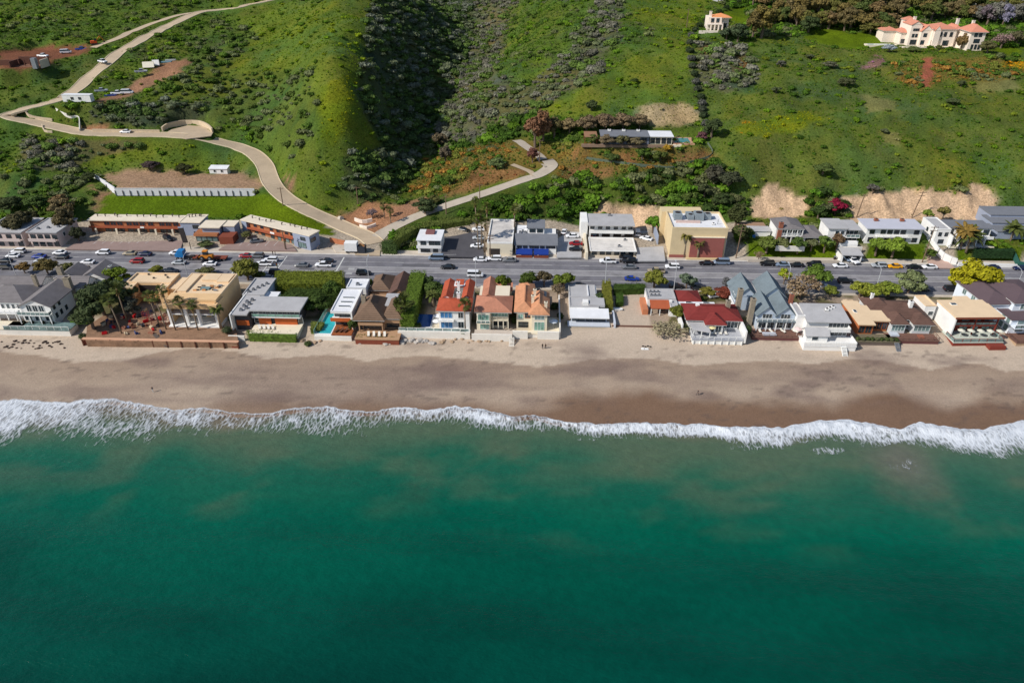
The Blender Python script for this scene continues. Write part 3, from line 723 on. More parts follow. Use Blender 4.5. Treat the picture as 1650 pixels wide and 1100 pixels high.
def ball(mb, c, r, n=6, rings=4):
    """low solid core so that no light leaks through a crown"""
    v = [(c[0], c[1], c[2]-r[2])]
    for i in range(1, rings):
        a = math.pi*i/rings
        for k in range(n): t = 2*math.pi*k/n; v.append((c[0]+r[0]*math.sin(a)*math.cos(t), c[1]+r[1]*math.sin(a)*math.sin(t), c[2]-r[2]*math.cos(a)))
    v.append((c[0], c[1], c[2]+r[2])); f = []
    for k in range(n): f.append((0, 1+(k+1)%n, 1+k)); f.append((len(v)-1, 1+(rings-2)*n+k, 1+(rings-2)*n+(k+1)%n))
    for i in range(rings-2):
        for k in range(n): a = 1+i*n+k; b = 1+i*n+(k+1)%n; f.append((a, b, b+n, a+n))
    mb.idx(v, f)
leaf_mat = tinted('foliage', .75, .12, 'OBJECT', 'color', .42, 1.5, .14)
brush_mat = tinted('brush_foliage', .85, .06, 'INSTANCER', 'tint', .42, 1.3, .18)
bark = mat('bark', srgb((112,96,82)), .95, .2, 1, 6); palm_bark = mat('palm_trunk', srgb((136,120,102)), .95, .15, 1, 6)

def crown_mesh(name, seed, w, h, lobes, n, size, flat=1.0, core=True, m=None):
    """crown about w wide and h tall, base at z=0"""
    rng = random.Random(seed); mb = MB()
    for k in range(lobes):
        a = 2.4*k + rng.uniform(-.4,.4); q = math.sqrt((k+.4)/lobes); r = w*.5*rng.uniform(.30,.46)*(1.1-.35*q)
        x, y = math.cos(a)*w*.36*q, math.sin(a)*w*.36*q
        z = h*(.5 + (.26*(1-q*q)*rng.uniform(.6,1.3) if k%3 else -.16*rng.random())) + rng.uniform(-.09,.09)*h
        rz = r*rng.uniform(.62,.95)*flat*h/w*1.25
        if core: ball(mb, (x,y,z), (r*.72,r*.72,rz*.70))
        leaves(mb, rng, (x,y,z), (r,r,rz), n//lobes, size)
    return mb.mesh(name, m or leaf_mat)
def trunk_mesh(name, seed, h, r, spread, limbs=5):
    rng = random.Random(seed); mb = MB()
    mb.tube([(0,0,-.6),(rng.uniform(-.1,.1),rng.uniform(-.1,.1),h*.55),(0,0,h)], [r*1.3,r,r*.7], 7)
    for k in range(limbs):
        a = 2*math.pi*k/limbs + rng.uniform(-.3,.3); e = spread*rng.uniform(.6,1)
        mb.tube([(0,0,h*.6),(math.cos(a)*e*.5,math.sin(a)*e*.5,h*1.05),(math.cos(a)*e,math.sin(a)*e,h*1.5)], [r*.55,r*.4,r*.15], 5)
    return mb.mesh(name, bark)
PROTO = {}
def proto_tree(kind):
    if kind in PROTO: return PROTO[kind]
    k = len(PROTO)*7
    if kind.startswith('round'):  r = (trunk_mesh('trunk', k+1, 1.6, .16, 1.3), crown_mesh('crown', int(kind[5:] or 1)+30, 4.0, 3.4, 12, 1500, .20), 1.0)
    elif kind.startswith('wide'): r = (trunk_mesh('trunk', k+1, 1.9, .2, 2.2), crown_mesh('crown', int(kind[4:] or 1)+50, 6.0, 3.4, 16, 2200, .22, .9), 1.3)
    elif kind.startswith('tall'): r = (trunk_mesh('trunk', k+1, 2.6, .18, 1.0), crown_mesh('crown', int(kind[4:] or 1)+70, 3.6, 5.2, 14, 1500, .22), 1.6)
    elif kind == 'bare':          r = (trunk_mesh('trunk', k+1, 1.8, .15, 2.0, 9), crown_mesh('crown', 91, 4.6, 3.2, 13, 700, .16, 1, False), 1.1)
    PROTO[kind] = r; return r
def tree(name, kind, p, width, height, col, label, cat='tree', group=None, rz=None):
    """a trunk with limbs and a leafy crown, width x height in metres"""
    tm, cm, cz = proto_tree(kind); rng = random.Random(int(p[0]*13+p[1]*7))
    w0 = {'r':4.0,'w':6.0,'t':3.6,'b':4.6}[kind[0]]; h0 = {'r':3.9,'w':4.4,'t':6.0,'b':3.9}[kind[0]]
    o = thing(name, label, cat, p, rz if rz is not None else rng.uniform(0, 6.28), group); o.scale = (width/w0, width/w0, height/h0)
    link('trunk', tm, o); c = link('crown', cm, o, loc=(0,0,cz-.6)); c.color = (*[min(1,v*1.22) for v in srgb(col)], 1)
    return o
def shrub_mesh(seed, w=2.0, h=1.6, n=520, size=.15, m=None, core=True):
    rng = random.Random(seed); mb = MB()
    for k in range(6):
        a = k*1.05+rng.uniform(-.3,.3); q = .3+.3*rng.random() if k else 0
        r = w*.5*rng.uniform(.5,.72)
        c = (math.cos(a)*q*w*.5, math.sin(a)*q*w*.5, h*.42*rng.uniform(.8,1.2))
        if core: ball(mb, c, (r*.75,r*.75,h*.34))
        leaves(mb, rng, c, (r,r,h*.48), n//6, size)
    return mb.mesh('shrub', m or leaf_mat)
SHRUBS = [shrub_mesh(s) for s in (3,4,5)]
def shrub(p, w, h, col, label, name='shrub', group=None):
    rng = random.Random(int(p[0]*31+p[1]*17)); o = link(name, SHRUBS[rng.randrange(3)], loc=p, rz=rng.uniform(0,6.28), scale=(w/2.2,w/2.2,h/1.6))
    o.color = (*srgb(col),1); return tag(o, label, 'shrub', group)
def hedge(name, outline, z0, h, col, label, dens=11, size=.16, cat='hedge', wob=.14):
    """clipped hedge: solid inner body and leaf faces over top and sides"""
    rng = random.Random(len(label)); mb = MB(); pts = [(p[0],p[1]) for p in outline]
    if sum(pts[i][0]*pts[(i+1)%len(pts)][1]-pts[(i+1)%len(pts)][0]*pts[i][1] for i in range(len(pts))) < 0: pts = pts[::-1]
    cx = sum(p[0] for p in pts)/len(pts); cy = sum(p[1] for p in pts)/len(pts)
    inner = [(cx+(p[0]-cx)*.95, cy+(p[1]-cy)*.93) for p in pts]; mb.prism(inner, z0-.3, z0+h*.93)
    def leaf(p, nrm):
        nn = (Vector(nrm)+Vector((rng.uniform(-.7,.7),rng.uniform(-.7,.7),rng.uniform(-.4,.7)))).normalized()
        t = nn.cross(Vector((rng.uniform(-1,1),rng.uniform(-1,1),rng.uniform(-1,1)))).normalized(); b = nn.cross(t); s = size*rng.uniform(.6,1.4)
        mb.face([p-t*s,p-b*s*.6,p+t*s,p+b*s*.6])
    for i in range(len(pts)):
        a = Vector((*pts[i],0)); b = Vector((*pts[(i+1)%len(pts)],0)); L = (b-a).length; d = (b-a)/max(L,1e-6); nrm = (d.y,-d.x,0)
        for _ in range(int(L*h*dens)):
            leaf(a+d*rng.uniform(0,L)+Vector((0,0,z0+rng.uniform(0,h)))+Vector(nrm)*rng.gauss(0,wob), nrm)
    x0=min(p[0] for p in pts); x1=max(p[0] for p in pts); y0=min(p[1] for p in pts); y1=max(p[1] for p in pts)
    k = int((x1-x0)*(y1-y0)*dens*1.3); X = np.array([rng.uniform(x0,x1) for _ in range(k)]); Y = np.array([rng.uniform(y0,y1) for _ in range(k)])
    ok = inpoly(X, Y, pts); bump = fbm(X/1.6, Y/1.6, len(label), 3)
    for x, y, i_, n_ in zip(X, Y, ok, bump):
        if i_: leaf(Vector((x,y,z0+h+(n_-.5)*.9*min(1,h/2)+rng.gauss(0,wob*.6))), (0,0,1))
    o = mb.build(name, leaf_mat); o.color = (*[v*1.2 for v in srgb(col)],1); return tag(o, label, cat)

# palms
def frond(mb, base, az, L, rise, droop, width, n=7, m=0):
    """arching rachis with paired leaflets as narrow faces"""
    base = Vector(base); d = Vector((math.cos(az), math.sin(az), 0)); s = Vector((-d.y, d.x, 0)); pts = []
    for i in range(n+1):
        t = i/n; pts.append(base + d*(L*t*(1-.18*t)) + Vector((0,0,L*(rise*t - droop*t*t))))
    for i in range(n):
        w0 = width*math.sin(math.pi*(.12+.8*i/n)); w1 = width*math.sin(math.pi*(.12+.8*(i+1)/n)); dn = Vector((0,0,-.28))
        a, b = pts[i], pts[i+1]; lean = d*.35
        for sg in (1,-1):
            mb.face([a, b, b+s*sg*w1+dn*w1+lean*w1, a+s*sg*w0+dn*w0+lean*w0], m)
def palm(name, p, h, crown, kind, label, lean=(0,0), col=(74,92,34), group=None, skirt=False, seed=1):
    rng = random.Random(seed); o = thing(name, label, 'palm tree', p, 0, group)
    top = Vector((lean[0], lean[1], h)); r = .17 if kind == 'fan' else .34
    MB().tube([(0,0,-.6),(lean[0]*.3,lean[1]*.3,h*.45),top], [r*1.25,r,r*.85], 7).build('trunk', palm_bark, o, smooth=True)
    mb = MB()
    if kind == 'fan':
        for k in range(30):
            az = k*2.4; el = rng.uniform(-.7,1.25); L = crown*rng.uniform(.75,1)
            stem = Vector((math.cos(az)*math.cos(el), math.sin(az)*math.cos(el), math.sin(el)))
            c = top + stem*L*.55; s = stem.cross(Vector((0,0,1))).normalized(); u = s.cross(stem).normalized()
            mb.bar(top, c, .05)
            for j in range(-3,4):       # fan of stiff blades
                t = j*.36; e = c + (stem*math.cos(t)+s*math.sin(t))*L*.5 - Vector((0,0,.12*L*abs(math.sin(t))))
                q = (stem*-math.sin(t)+s*math.cos(t))*L*.075
                mb.face([c-q*.3, c+q*.3, e+q*.7, e-q*.7])
    else:
        for k in range(34):
            frond(mb, top, k*2.4+rng.uniform(-.2,.2), crown*rng.uniform(.85,1.1), rng.uniform(.05,1.15), rng.uniform(.45,1.0), crown*.15)
    c = mb.build('fronds', leaf_mat, o); c.color = (*srgb(col),1)
    if skirt:
        sk = MB(); 
        for k in range(26):
            az = k*2.4; z1 = h-rng.uniform(.1,1.2); a = Vector((lean[0]*z1/h, lean[1]*z1/h, z1)); e = a+Vector((math.cos(az)*.55,math.sin(az)*.55,-rng.uniform(.8,1.6))); q = Vector((-math.sin(az),math.cos(az),0))*.14
            sk.face([a-q*.4,a+q*.4,e+q,e-q])
        s_ = sk.build('dead_frond_skirt', leaf_mat, o); s_.color = (*srgb((132,108,70)),1)
    return o
EXCL = [EXCL_T]      # building footprints that shrubs keep clear of: (x0,x1,y0,y1)
# ================================================================== HOUSE BUILDER
white = mat('white_stucco', srgb((236,234,230)), .85, .06, .5, 5, stain=.08)
cream = mat('cream_stucco', srgb((226,214,190)), .85, .06, .5, 5)
pale_grey = mat('pale_grey_siding', srgb((196,202,212)), .8, .06, .5, 5)
frame_w = mat('white_frame', srgb((232,232,228)), .6, .04)
frame_d = mat('dark_frame', srgb((58,52,50)), .6, .1)
pane_m = glass(); pane_t = glass('teal_glass', srgb((112,134,132)), .1)
shingle = mat('grey_shingle', srgb((128,122,122)), .9, .12, .8, 4, rows=(.45,'Y'), bump=.3, stain=.22)
brown_shingle = mat('brown_shingle', srgb((124,100,82)), .9, .14, .8, 4, rows=(.5,'Y'), bump=.3, stain=.25)
dark_brown = mat('dark_brown_shingle', srgb((104,78,68)), .9, .14, .8, 4, rows=(.5,'Y'), bump=.3, stain=.25)
blue_shingle = mat('blue_grey_shingle', srgb((120,132,138)), .9, .10, .8, 4, rows=(.45,'Y'), bump=.3, stain=.22)
red_shingle = mat('red_shingle', srgb((132,52,48)), .9, .12, .8, 4, rows=(.45,'Y'), bump=.3, stain=.22)
tile_red = mat('red_clay_tile', srgb((182,86,58)), .85, .18, 1.2, 5, rows=(.36,'X'), bump=.5, stain=.25)
tile_pink = mat('weathered_clay_tile', srgb((190,130,104)), .85, .16, 1.2, 5, rows=(.36,'X'), bump=.5, stain=.25)
tile_orange = mat('orange_clay_tile', srgb((208,148,110)), .85, .16, 1.2, 5, rows=(.36,'X'), bump=.5, stain=.25)
roof_grey = mat('grey_membrane_roof', srgb((178,176,176)), .9, .10, .4, 3, stain=.12)
roof_white = mat('white_membrane_roof', srgb((226,226,228)), .85, .06, .4, 3, stain=.1)
roof_peach = mat('peach_roof', srgb((228,200,164)), .9, .06, .4, 3, stain=.08)
roof_dark = mat('slate_roof', srgb((120,122,128)), .9, .1, .4, 3, stain=.12)
wood = mat('warm_wood', srgb((150,84,48)), .7, .2, 1.5, 6, rows=(.3,'Z'))
deck_wood = mat('deck_boards', srgb((120,88,76)), .85, .15, 1, 5, rows=(.3,'X'))
red_wood = mat('red_brown_timber', srgb((128,66,48)), .85, .18, 1, 5)
stone_w = mat('seawall_white', srgb((230,224,214)), .85, .06, .5, 4, stain=.1)
metal_g = mat('grey_metal', srgb((140,144,150)), .5, .12, 1, 5, metal=.3)
brick = mat('chimney_brick', srgb((150,92,72)), .9, .2, 1.2, 7)
stone = mat('field_stone', srgb((150,138,120)), .9, .25, 1.4, 4, bump=.6)
pool_water = mat('pool_water', srgb((52,170,178)), .08, .10, .8, 4, .6)
interior_shade = mat('painted_interior_shade', srgb((46,40,38)), .9, .3, .5, 2)  # dark colour painted for the shade inside open bays

class H:
    """one building: an Empty at its front corner; parts are placed in its own frame"""
    def __init__(s, name, label, cat, pl, z0, rot=0.0, group=None):
        g = G(pl[0], pl[1], z0); s.o = thing(name, label, cat, g, R(rot), group); s.g = g; s.c, s.s_ = math.cos(R(rot)), math.sin(R(rot)); s.z0 = z0
    def P(s, px, py, z):
        w = G(px, py, z)-s.g; return (w.x*s.c+w.y*s.s_, -w.x*s.s_+w.y*s.c)
    def R(s, pl, pr, pb, z):
        """rectangle from three photo pixels at height z: front corners and one back corner (or a depth in metres)"""
        a, b = s.P(*pl, z), s.P(*pr, z)
        y1 = a[1]+pb if not hasattr(pb, '__len__') else s.P(*pb, z)[1]
        return (a[0], b[0], (a[1]+b[1])/2, y1)
    def z(s, z): return z - s.z0
    def note(s, r, m=0.3):
        X = [s.g.x+x*s.c-y*s.s_ for x in r[:2] for y in r[2:4]]; Y = [s.g.y+x*s.s_+y*s.c for x in r[:2] for y in r[2:4]]
        EXCL.append((min(X)-m, max(X)+m, min(Y)-m, max(Y)+m))
    def part(s, name, mb, m, parent=None, label=None, smooth=False): return mb.build(name, m, parent or s.o, label, smooth)
    def wall(s, r, z0, z1, m, name='wall', label=None):
        s.note(r); return s.part(name, MB().box(r[0], r[1], r[2], r[3], s.z(z0), s.z(z1)), m, None, label)
    def box(s, name, x0, x1, y0, y1, z0, z1, m, parent=None, label=None):
        return s.part(name, MB().box(x0, x1, y0, y1, s.z(z0), s.z(z1)), m, parent, label)
    def flat(s, r, z, m, par=.45, pm=None, t=.28, over=0.0):
        """flat roof inside a low parapet (par=0: plain slab with overhang)"""
        x0,x1,y0,y1 = r[0]-over, r[1]+over, r[2]-over, r[3]+over; zz = s.z(z)
        if par <= 0: return s.part('roof', MB().box(x0,x1,y0,y1,zz+.002,zz+.25), m)
        o = s.part('roof', MB().box(x0+t,x1-t,y0+t,y1-t,zz+.002,zz+.06), m)
        b = MB(); e = .04
        b.box(x0-e,x1+e,y0-e,y0+t,zz+.003,zz+par); b.box(x0-e,x1+e,y1-t,y1+e,zz+.003,zz+par)
        b.box(x0-e,x0+t,y0+t,y1-t,zz+.003,zz+par); b.box(x1-t,x1+e,y0+t,y1-t,zz+.003,zz+par)
        s.part('parapet', b, pm or m, o); return o
    def slope(s, name, quad, m, t=.22, parent=None):
        """thick sloping roof plane through 3 or 4 points (local x, y, world z), counter-clockwise seen from above"""
        q = [Vector((p[0], p[1], s.z(p[2]))) for p in quad]; n = len(q); d = Vector((0,0,-t))
        return s.part(name, MB().idx(q+[p+d for p in q], [tuple(range(n)), tuple(range(2*n-1, n-1, -1))]+[(i, i+n, (i+1)%n+n, (i+1)%n) for i in range(n)]), m, parent)
    def gable(s, r, z, h, axis, m, wm, over=.5):
        """two roof slopes and the wall triangles under them; axis is the ridge direction"""
        x0,x1,y0,y1 = r; o = over
        if axis == 'y':
            c = (x0+x1)/2; k = h/((x1-x0)/2)*o
            s.slope('roof_slope', [(x0-o,y0-o,z-k),(c,y0-o,z+h),(c,y1+o,z+h),(x0-o,y1+o,z-k)], m)
            s.slope('roof_slope', [(c+.003,y0-o,z+h),(x1+o,y0-o,z-k),(x1+o,y1+o,z-k),(c+.003,y1+o,z+h)], m)
            for yy in (y0, y1): s.part('gable_wall', MB().idx([(x0,yy-.1,s.z(z)),(x1,yy-.1,s.z(z)),(c,yy-.1,s.z(z+h)-.24),(x0,yy+.1,s.z(z)),(x1,yy+.1,s.z(z)),(c,yy+.1,s.z(z+h)-.24)], [(0,1,2),(5,4,3),(0,3,4,1),(1,4,5,2),(2,5,3,0)]), wm)
        else:
            c = (y0+y1)/2; k = h/((y1-y0)/2)*o
            s.slope('roof_slope', [(x0-o,y0-o,z-k),(x1+o,y0-o,z-k),(x1+o,c,z+h),(x0-o,c,z+h)], m)
            s.slope('roof_slope', [(x0-o,c+.003,z+h),(x1+o,c+.003,z+h),(x1+o,y1+o,z-k),(x0-o,y1+o,z-k)], m)
            for xx in (x0, x1): s.part('gable_wall', MB().idx([(xx-.1,y0,s.z(z)),(xx-.1,y1,s.z(z)),(xx-.1,c,s.z(z+h)-.24),(xx+.1,y0,s.z(z)),(xx+.1,y1,s.z(z)),(xx+.1,c,s.z(z+h)-.24)], [(2,1,0),(3,4,5),(1,4,3,0),(2,5,4,1),(0,3,5,2)]), wm)
    def hip(s, r, z, h, m, over=.6, ridge=None):
        """four roof slopes meeting at a ridge"""
        x0,x1,y0,y1 = r[0]-over, r[1]+over, r[2]-over, r[3]+over; w, d = x1-x0, y1-y0; e = z-.05
        if w >= d: a = ridge if ridge is not None else d/2; A, B = (x0+a,(y0+y1)/2), (x1-a,(y0+y1)/2)
        else: a = ridge if ridge is not None else w/2; A, B = ((x0+x1)/2,y0+a), ((x0+x1)/2,y1-a)
        A3, B3 = (A[0],A[1],z+h), (B[0],B[1],z+h); c = [(x0,y0,e),(x1,y0,e),(x1,y1,e),(x0,y1,e)]
        s.part('roof_soffit', MB().box(x0+.03,x1-.03,y0+.03,y1-.03,s.z(e)-.3,s.z(e)-.2), frame_w)
        if w >= d: fs = [[c[0],c[1],B3,A3],[c[1],c[2],B3],[c[2],c[3],A3,B3],[c[3],c[0],A3]]
        else: fs = [[c[0],c[1],A3],[c[1],c[2],B3,A3],[c[2],c[3],B3],[c[3],c[0],A3,B3]]
        for f in fs: s.slope('roof_slope', f, m, .16)
        s.part('ridge_cap', MB().bar((A[0],A[1],s.z(z+h)+.03),(B[0]+.01,B[1],s.z(z+h)+.03),.3,.12), m)
    def win(s, face, at, pos, z, w, h, fm=None, pm=None, cols=1, name='window', rows=1):
        """framed window standing proud of a wall; at is the wall plane, pos its centre along the wall"""
        fm = fm or frame_w; pm = pm or pane_m; f = MB(); g = MB(); t = .09; zz = s.z(z)
        f.box(-w/2-t,w/2+t,-.09,.0,zz-t,zz); f.box(-w/2-t,w/2+t,-.09,.0,zz+h,zz+h+t)
        f.box(-w/2-t,-w/2,-.09,.0,zz,zz+h); f.box(w/2,w/2+t,-.09,.0,zz,zz+h)
        for k in range(1, cols): x = -w/2+w*k/cols; f.box(x-.035,x+.035,-.085,.0,zz,zz+h)
        for k in range(1, rows): q = zz+h*k/rows; f.box(-w/2,w/2,-.08,.0,q-.03,q+.03)
        g.box(-w/2,w/2,-.035,.0,zz,zz+h)
        rz = {'F':0,'L':-math.pi/2,'R':math.pi/2,'B':math.pi}[face]
        loc = (pos,at-.003,0) if face == 'F' else (pos,at+.003,0) if face == 'B' else ((at-.003,pos,0) if face == 'L' else (at+.003,pos,0))
        o = s.part(name, f, fm); o.location = loc; o.rotation_euler = (0,0,rz); s.part('pane', g, pm, o); return o
    def wins(s, r, z, us, w, h, face='F', **k):
        for u in us:
            if face in 'FB': s.win(face, r[2] if face == 'F' else r[3], r[0]+(r[1]-r[0])*u, z, w, h, **k)
            else: s.win(face, r[0] if face == 'L' else r[1], r[2]+(r[3]-r[2])*u, z, w, h, **k)
    def deck(s, r, z, m, skirt=None, sm=None, t=.3, name='deck'):
        s.note(r); o = s.box(name, r[0], r[1], r[2], r[3], z-t, z, m)
        if skirt is not None: s.box('deck_skirt', r[0]+.12, r[1]-.12, r[2]+.12, r[3]-.12, skirt, z-t-.002, sm or m, o)
        return o
    def rail(s, pts, z, h, m, step=1.6, infill=None, t=.09):
        """railing: a top rail whose children are its posts and, if asked, glass or board panels"""
        o = None
        for (a, b) in zip(pts[:-1], pts[1:]):
            a, b = Vector((*a, s.z(z))), Vector((*b, s.z(z))); L = (b-a).length; d = (b-a)/L; u = Vector((0,0,h))
            o = s.part('railing', MB().bar(a+u, b+u, t, t), m); n = max(1, round(L/step)); pm = MB().box(-t/2,t/2,-t/2,t/2,0,h-t/2-.002).mesh('post', m)
            for k in range(n+1): link('post', pm, o, loc=a+d*(L*k/n))
            if infill:
                for k in range(n): p, q = a+d*(L*k/n+t), a+d*(L*(k+1)/n-t); v = Vector((0,0,.1)); s.part('panel', MB().bar(p+u*.5, q+u*.5, .03, h*.72), infill, o)
            else: s.part('mid_rail', MB().bar(a+u*.5, b+u*.5, t*.5, t*.5), m, o)
    def chimney(s, x, y, z0, z1, w, d, m, label=None):
        o = s.box('chimney', x-w/2, x+w/2, y-d/2, y+d/2, z0, z1, m, None, label); s.box('chimney_cap', x-w/2-.1, x+w/2+.1, y-d/2-.1, y+d/2+.1, z1+.002, z1+.16, m, o)
        s.box('flue', x-w/5, x+w/5, y-d/5, y+d/5, z1+.165, z1+.4, frame_d, o); return o
    def unit(s, x, y, z, w, d, h, m=None, name='roof_unit'):
        """rooftop machine: a casing on skids with a fan on top"""
        m = m or metal_g; o = s.box(name, x-w/2, x+w/2, y-d/2, y+d/2, z+.12, z+.12+h, m); s.box('skid', x-w/2-.1, x+w/2+.1, y-d/2+.05, y-d/2+.2, z, z+.118, frame_d, o); s.box('skid', x-w/2-.1, x+w/2+.1, y+d/2-.2, y+d/2-.05, z, z+.118, frame_d, o)
        s.part('fan', MB().tube([(x,y,s.z(z+.122+h)),(x,y,s.z(z+.26+h))], min(w,d)*.36, 10), frame_d, o); return o
    def skylight(s, x, y, z, w, d, name='skylight'):
        o = s.box(name, x-w/2, x+w/2, y-d/2, y+d/2, z, z+.18, frame_w); s.box('pane', x-w/2+.1, x+w/2-.1, y-d/2+.1, y+d/2-.1, z+.182, z+.2, pane_m, o)
    def stair(s, x0, x1, ya, za, yb, zb, m, n=8):
        """flight of steps from (ya, za) to (yb, zb), each step a part"""
        o = s.part('stair', MB().bar((x0+.06,ya,s.z(za)-.12),(x0+.06,yb,s.z(zb)-.12),.1,.22).bar((x1-.06,ya,s.z(za)-.12),(x1-.06,yb,s.z(zb)-.12),.1,.22), m); dy = abs(yb-ya)/n*.5
        for k in range(n): t = (k+.5)/n; y = ya+(yb-ya)*t; z = za+(zb-za)*t; s.box('step', x0, x1, y-dy, y+dy, z-.05, z+.02, m, o)
def umbrella(p, col, label, r=1.4):
    o = thing('patio_umbrella', label, 'umbrella', p); MB().tube([(0,0,0),(0,0,2.3)], .04, 6).build('pole', frame_w, o); b = MB()
    for k in range(8): a, c = k*math.pi/4, (k+1)*math.pi/4; b.face([(0,0,2.55),(r*math.cos(a),r*math.sin(a),2.05),(r*math.cos(c),r*math.sin(c),2.05)]); b.face([(r*math.cos(a),r*math.sin(a),2.05),(0,0,2.5),(r*math.cos(c),r*math.sin(c),2.05)])
    b.build('canopy', mat('canopy_%d_%d_%d' % col, srgb(col), .9, .06), o); return o
LOUNGE = {}
def lounger(p, rz, label, col=(232,226,214), group='loungers on the beach house terraces'):
    key = col
    if key not in LOUNGE:
        m = mat('cushion_%d_%d_%d' % col, srgb(col), .9, .06)
        LOUNGE[key] = (MB().box(-.32,.32,-.95,.35,.3,.42).idx([(-.32,.352,.3),(.32,.352,.3),(.32,.95,.72),(-.32,.95,.72),(-.32,.352,.42),(.32,.352,.42),(.32,.9,.84),(-.32,.9,.84)], [(3,2,1,0),(4,5,6,7),(0,1,5,4),(1,2,6,5),(2,3,7,6),(3,0,4,7)]).mesh('cushion', m), MB().box(-.05,.05,-.05,.05,0,.3).mesh('leg', frame_d))
    c, l = LOUNGE[key]; o = thing('lounger', label, 'lounger', p, rz, group); link('cushion', c, o)
    for x in (-.27,.27):
        for y in (-.85,.3): link('leg', l, o, loc=(x,y,0))
    return o
# ================================================================== BEACH HOUSES, WEST HALF
# --- white cottage with grey hip roof at the western edge
h = H('beach_house', 'white cottage with grey hip roof west of the grey gabled house', 'house', (-25,508), 4.6)
r = h.R((-25,508),(47,508),10.5,4.6); h.wall(r, 2.8, 9.2, white); h.hip(r, 9.2, 2.6, shingle, .5)
h.wins(r, 5.4, (.1,.22), 1.1, 1.5); h.wins(r, 7.0, (.5,.62,.74,.86), .9, 1.3)
r2 = h.R((-30,456),(62,457),(75,441),10.0); h.wall(r2, 4.6, 9.2, white); h.gable(r2, 9.2, 1.6, 'x', shingle, white)
h.wins(r2, 6.5, (.3,.6), 1.4, 1.4, 'R')
b = h.deck((r[0],r[1]+.5,r[2]-3.0,r[2]-.01), 7.0, white); h.rail([(r[0],r[2]-2.95),(r[1]+.4,r[2]-2.95),(r[1]+.4,r[2]-.3)], 7.0, 1.0, frame_w, 1.5)
for u in (.3,.5,.7,.9): h.box('column', r[0]+(r[1]-r[0])*u-.12, r[0]+(r[1]-r[0])*u+.12, r[2]-2.9, r[2]-2.65, 4.6, 6.698, white)
p = h.deck((r[0]-4,r[1]+2,r[2]-7.5,r[2]-3.1), 4.6, cream, 1.6, stone_w); h.chimney(r[1]-1.0, r[3]-1.5, 8.5, 13.2, 1.0, .9, stone)

# --- grey gabled white house
h = H('beach_house', 'white two-storey house with grey gabled roofs and bay balcony facing the sand', 'house', (40,518), 4.6)
r = h.R((40,518),(90,518),12.5,4.6); h.wall(r, 2.8, 9.8, white); h.gable(r, 9.8, 2.1, 'y', shingle, white)
h.wins(r, 5.0, (.16,.5,.84), 1.9, 1.9, cols=2); h.wins(r, 7.9, (.3,.5,.7), 1.3, 1.9, cols=2)
h.wins(r, 5.2, (.12,.3,.5), 1.2, 1.6, 'R'); h.wins(r, 7.9, (.12,.32), 1.2, 1.4, 'R')
d = h.deck((r[0]-.2,r[1]+.2,r[2]-1.6,r[2]-.01), 7.5, white, t=.25); h.rail([(r[0]-.15,r[2]-.3),(r[0]-.15,r[2]-1.55),(r[1]+.15,r[2]-1.55),(r[1]+.15,r[2]-.3)], 7.5, 1.0, frame_w, 1.3, pane_t)
for u in (0,.33,.67,1): x = r[0]+(r[1]-r[0])*u; h.box('column', x-.14, x+.14, r[2]-1.5, r[2]-1.22, 4.6, 7.248, white)
r2 = (r[0]+3.2, r[1]+3.6, r[3]+.01, r[3]+5.5); h.wall(r2, 4.6, 9.6, white); h.gable(r2, 9.6, 2.2, 'x', shingle, white, .3)
r3 = (r[0]+7.5, r[1]+6.6, r[3]+5.52, r[3]+13.5); h.wall(r3, 4.6, 9.8, white); h.gable(r3, 9.8, 2.2, 'y', shingle, white)
r4 = (r[0]-.8, r[0]+6.6, r[3]+6.5, r[3]+13); h.wall(r4, 4.6, 9.0, white); h.gable(r4, 9.0, 2.2, 'y', shingle, white)
h.wins(r3, 5.4, (.15,.32,.5,.68,.85), .9, 1.7, 'R'); h.wins(r3, 7.8, (.15,.32,.5,.68,.85), .9, 1.5, 'R'); h.wins(r2, 5.4, (.3,.7), 1.0, 1.7, 'R'); h.wins(r2, 7.8, (.3,.7), 1.0, 1.5, 'R')
h.chimney(r[1]-.6, r[3]-1.2, 4.6, 13.0, 1.8, 1.3, stone); h.chimney(r[0]+2.8, r[3]+4.5, 9, 13.6, 1.5, 1.1, stone)
for x, y in ((r3[0]+6.6,r3[2]+3),(r3[0]+6.6,r3[2]+5.6)): h.skylight(x, y, 11.0, .8, 1.1)
q = h.deck((r[0]-3.5, r[1]+6.5, r[2]-4.4, r[2]-.1), 4.6, pane_t, 1.9, stone_w, name='terrace'); h.rail([(r[0]-3.4,r[2]-4.3),(r[1]+6.4,r[2]-4.3)], 4.6, 1.0, frame_w, 2.0, pane_t)
h.stair(r[0]-9.5, r[0]-8.2, r[2]-4.5, 4.4, r[2]-8.2, 2.2, frame_w, 9)
for u in (.05,.32,.68,.98): tag(link('clipped_shrub', SHRUBS[1], loc=h.g+Vector((r[0]+(r[1]-r[0])*u, -.9-0, 0)), scale=(.75,.5,.55)), 'low clipped shrub before the grey gabled house, ' + {.05:'first from the west',.32:'second from the west',.68:'third from the west',.98:'fourth from the west'}[u], 'shrub', 'clipped shrubs along the white house front').color = (*srgb((44,46,28)),1)
hedge('lawn', [G(111,520,4.6), G(141,521,4.6), G(141,507,4.6), G(128,507,4.6)], 4.5, .16, (70,100,30), 'small green lawn beside the grey gabled house', 8, .08, 'lawn', .02)

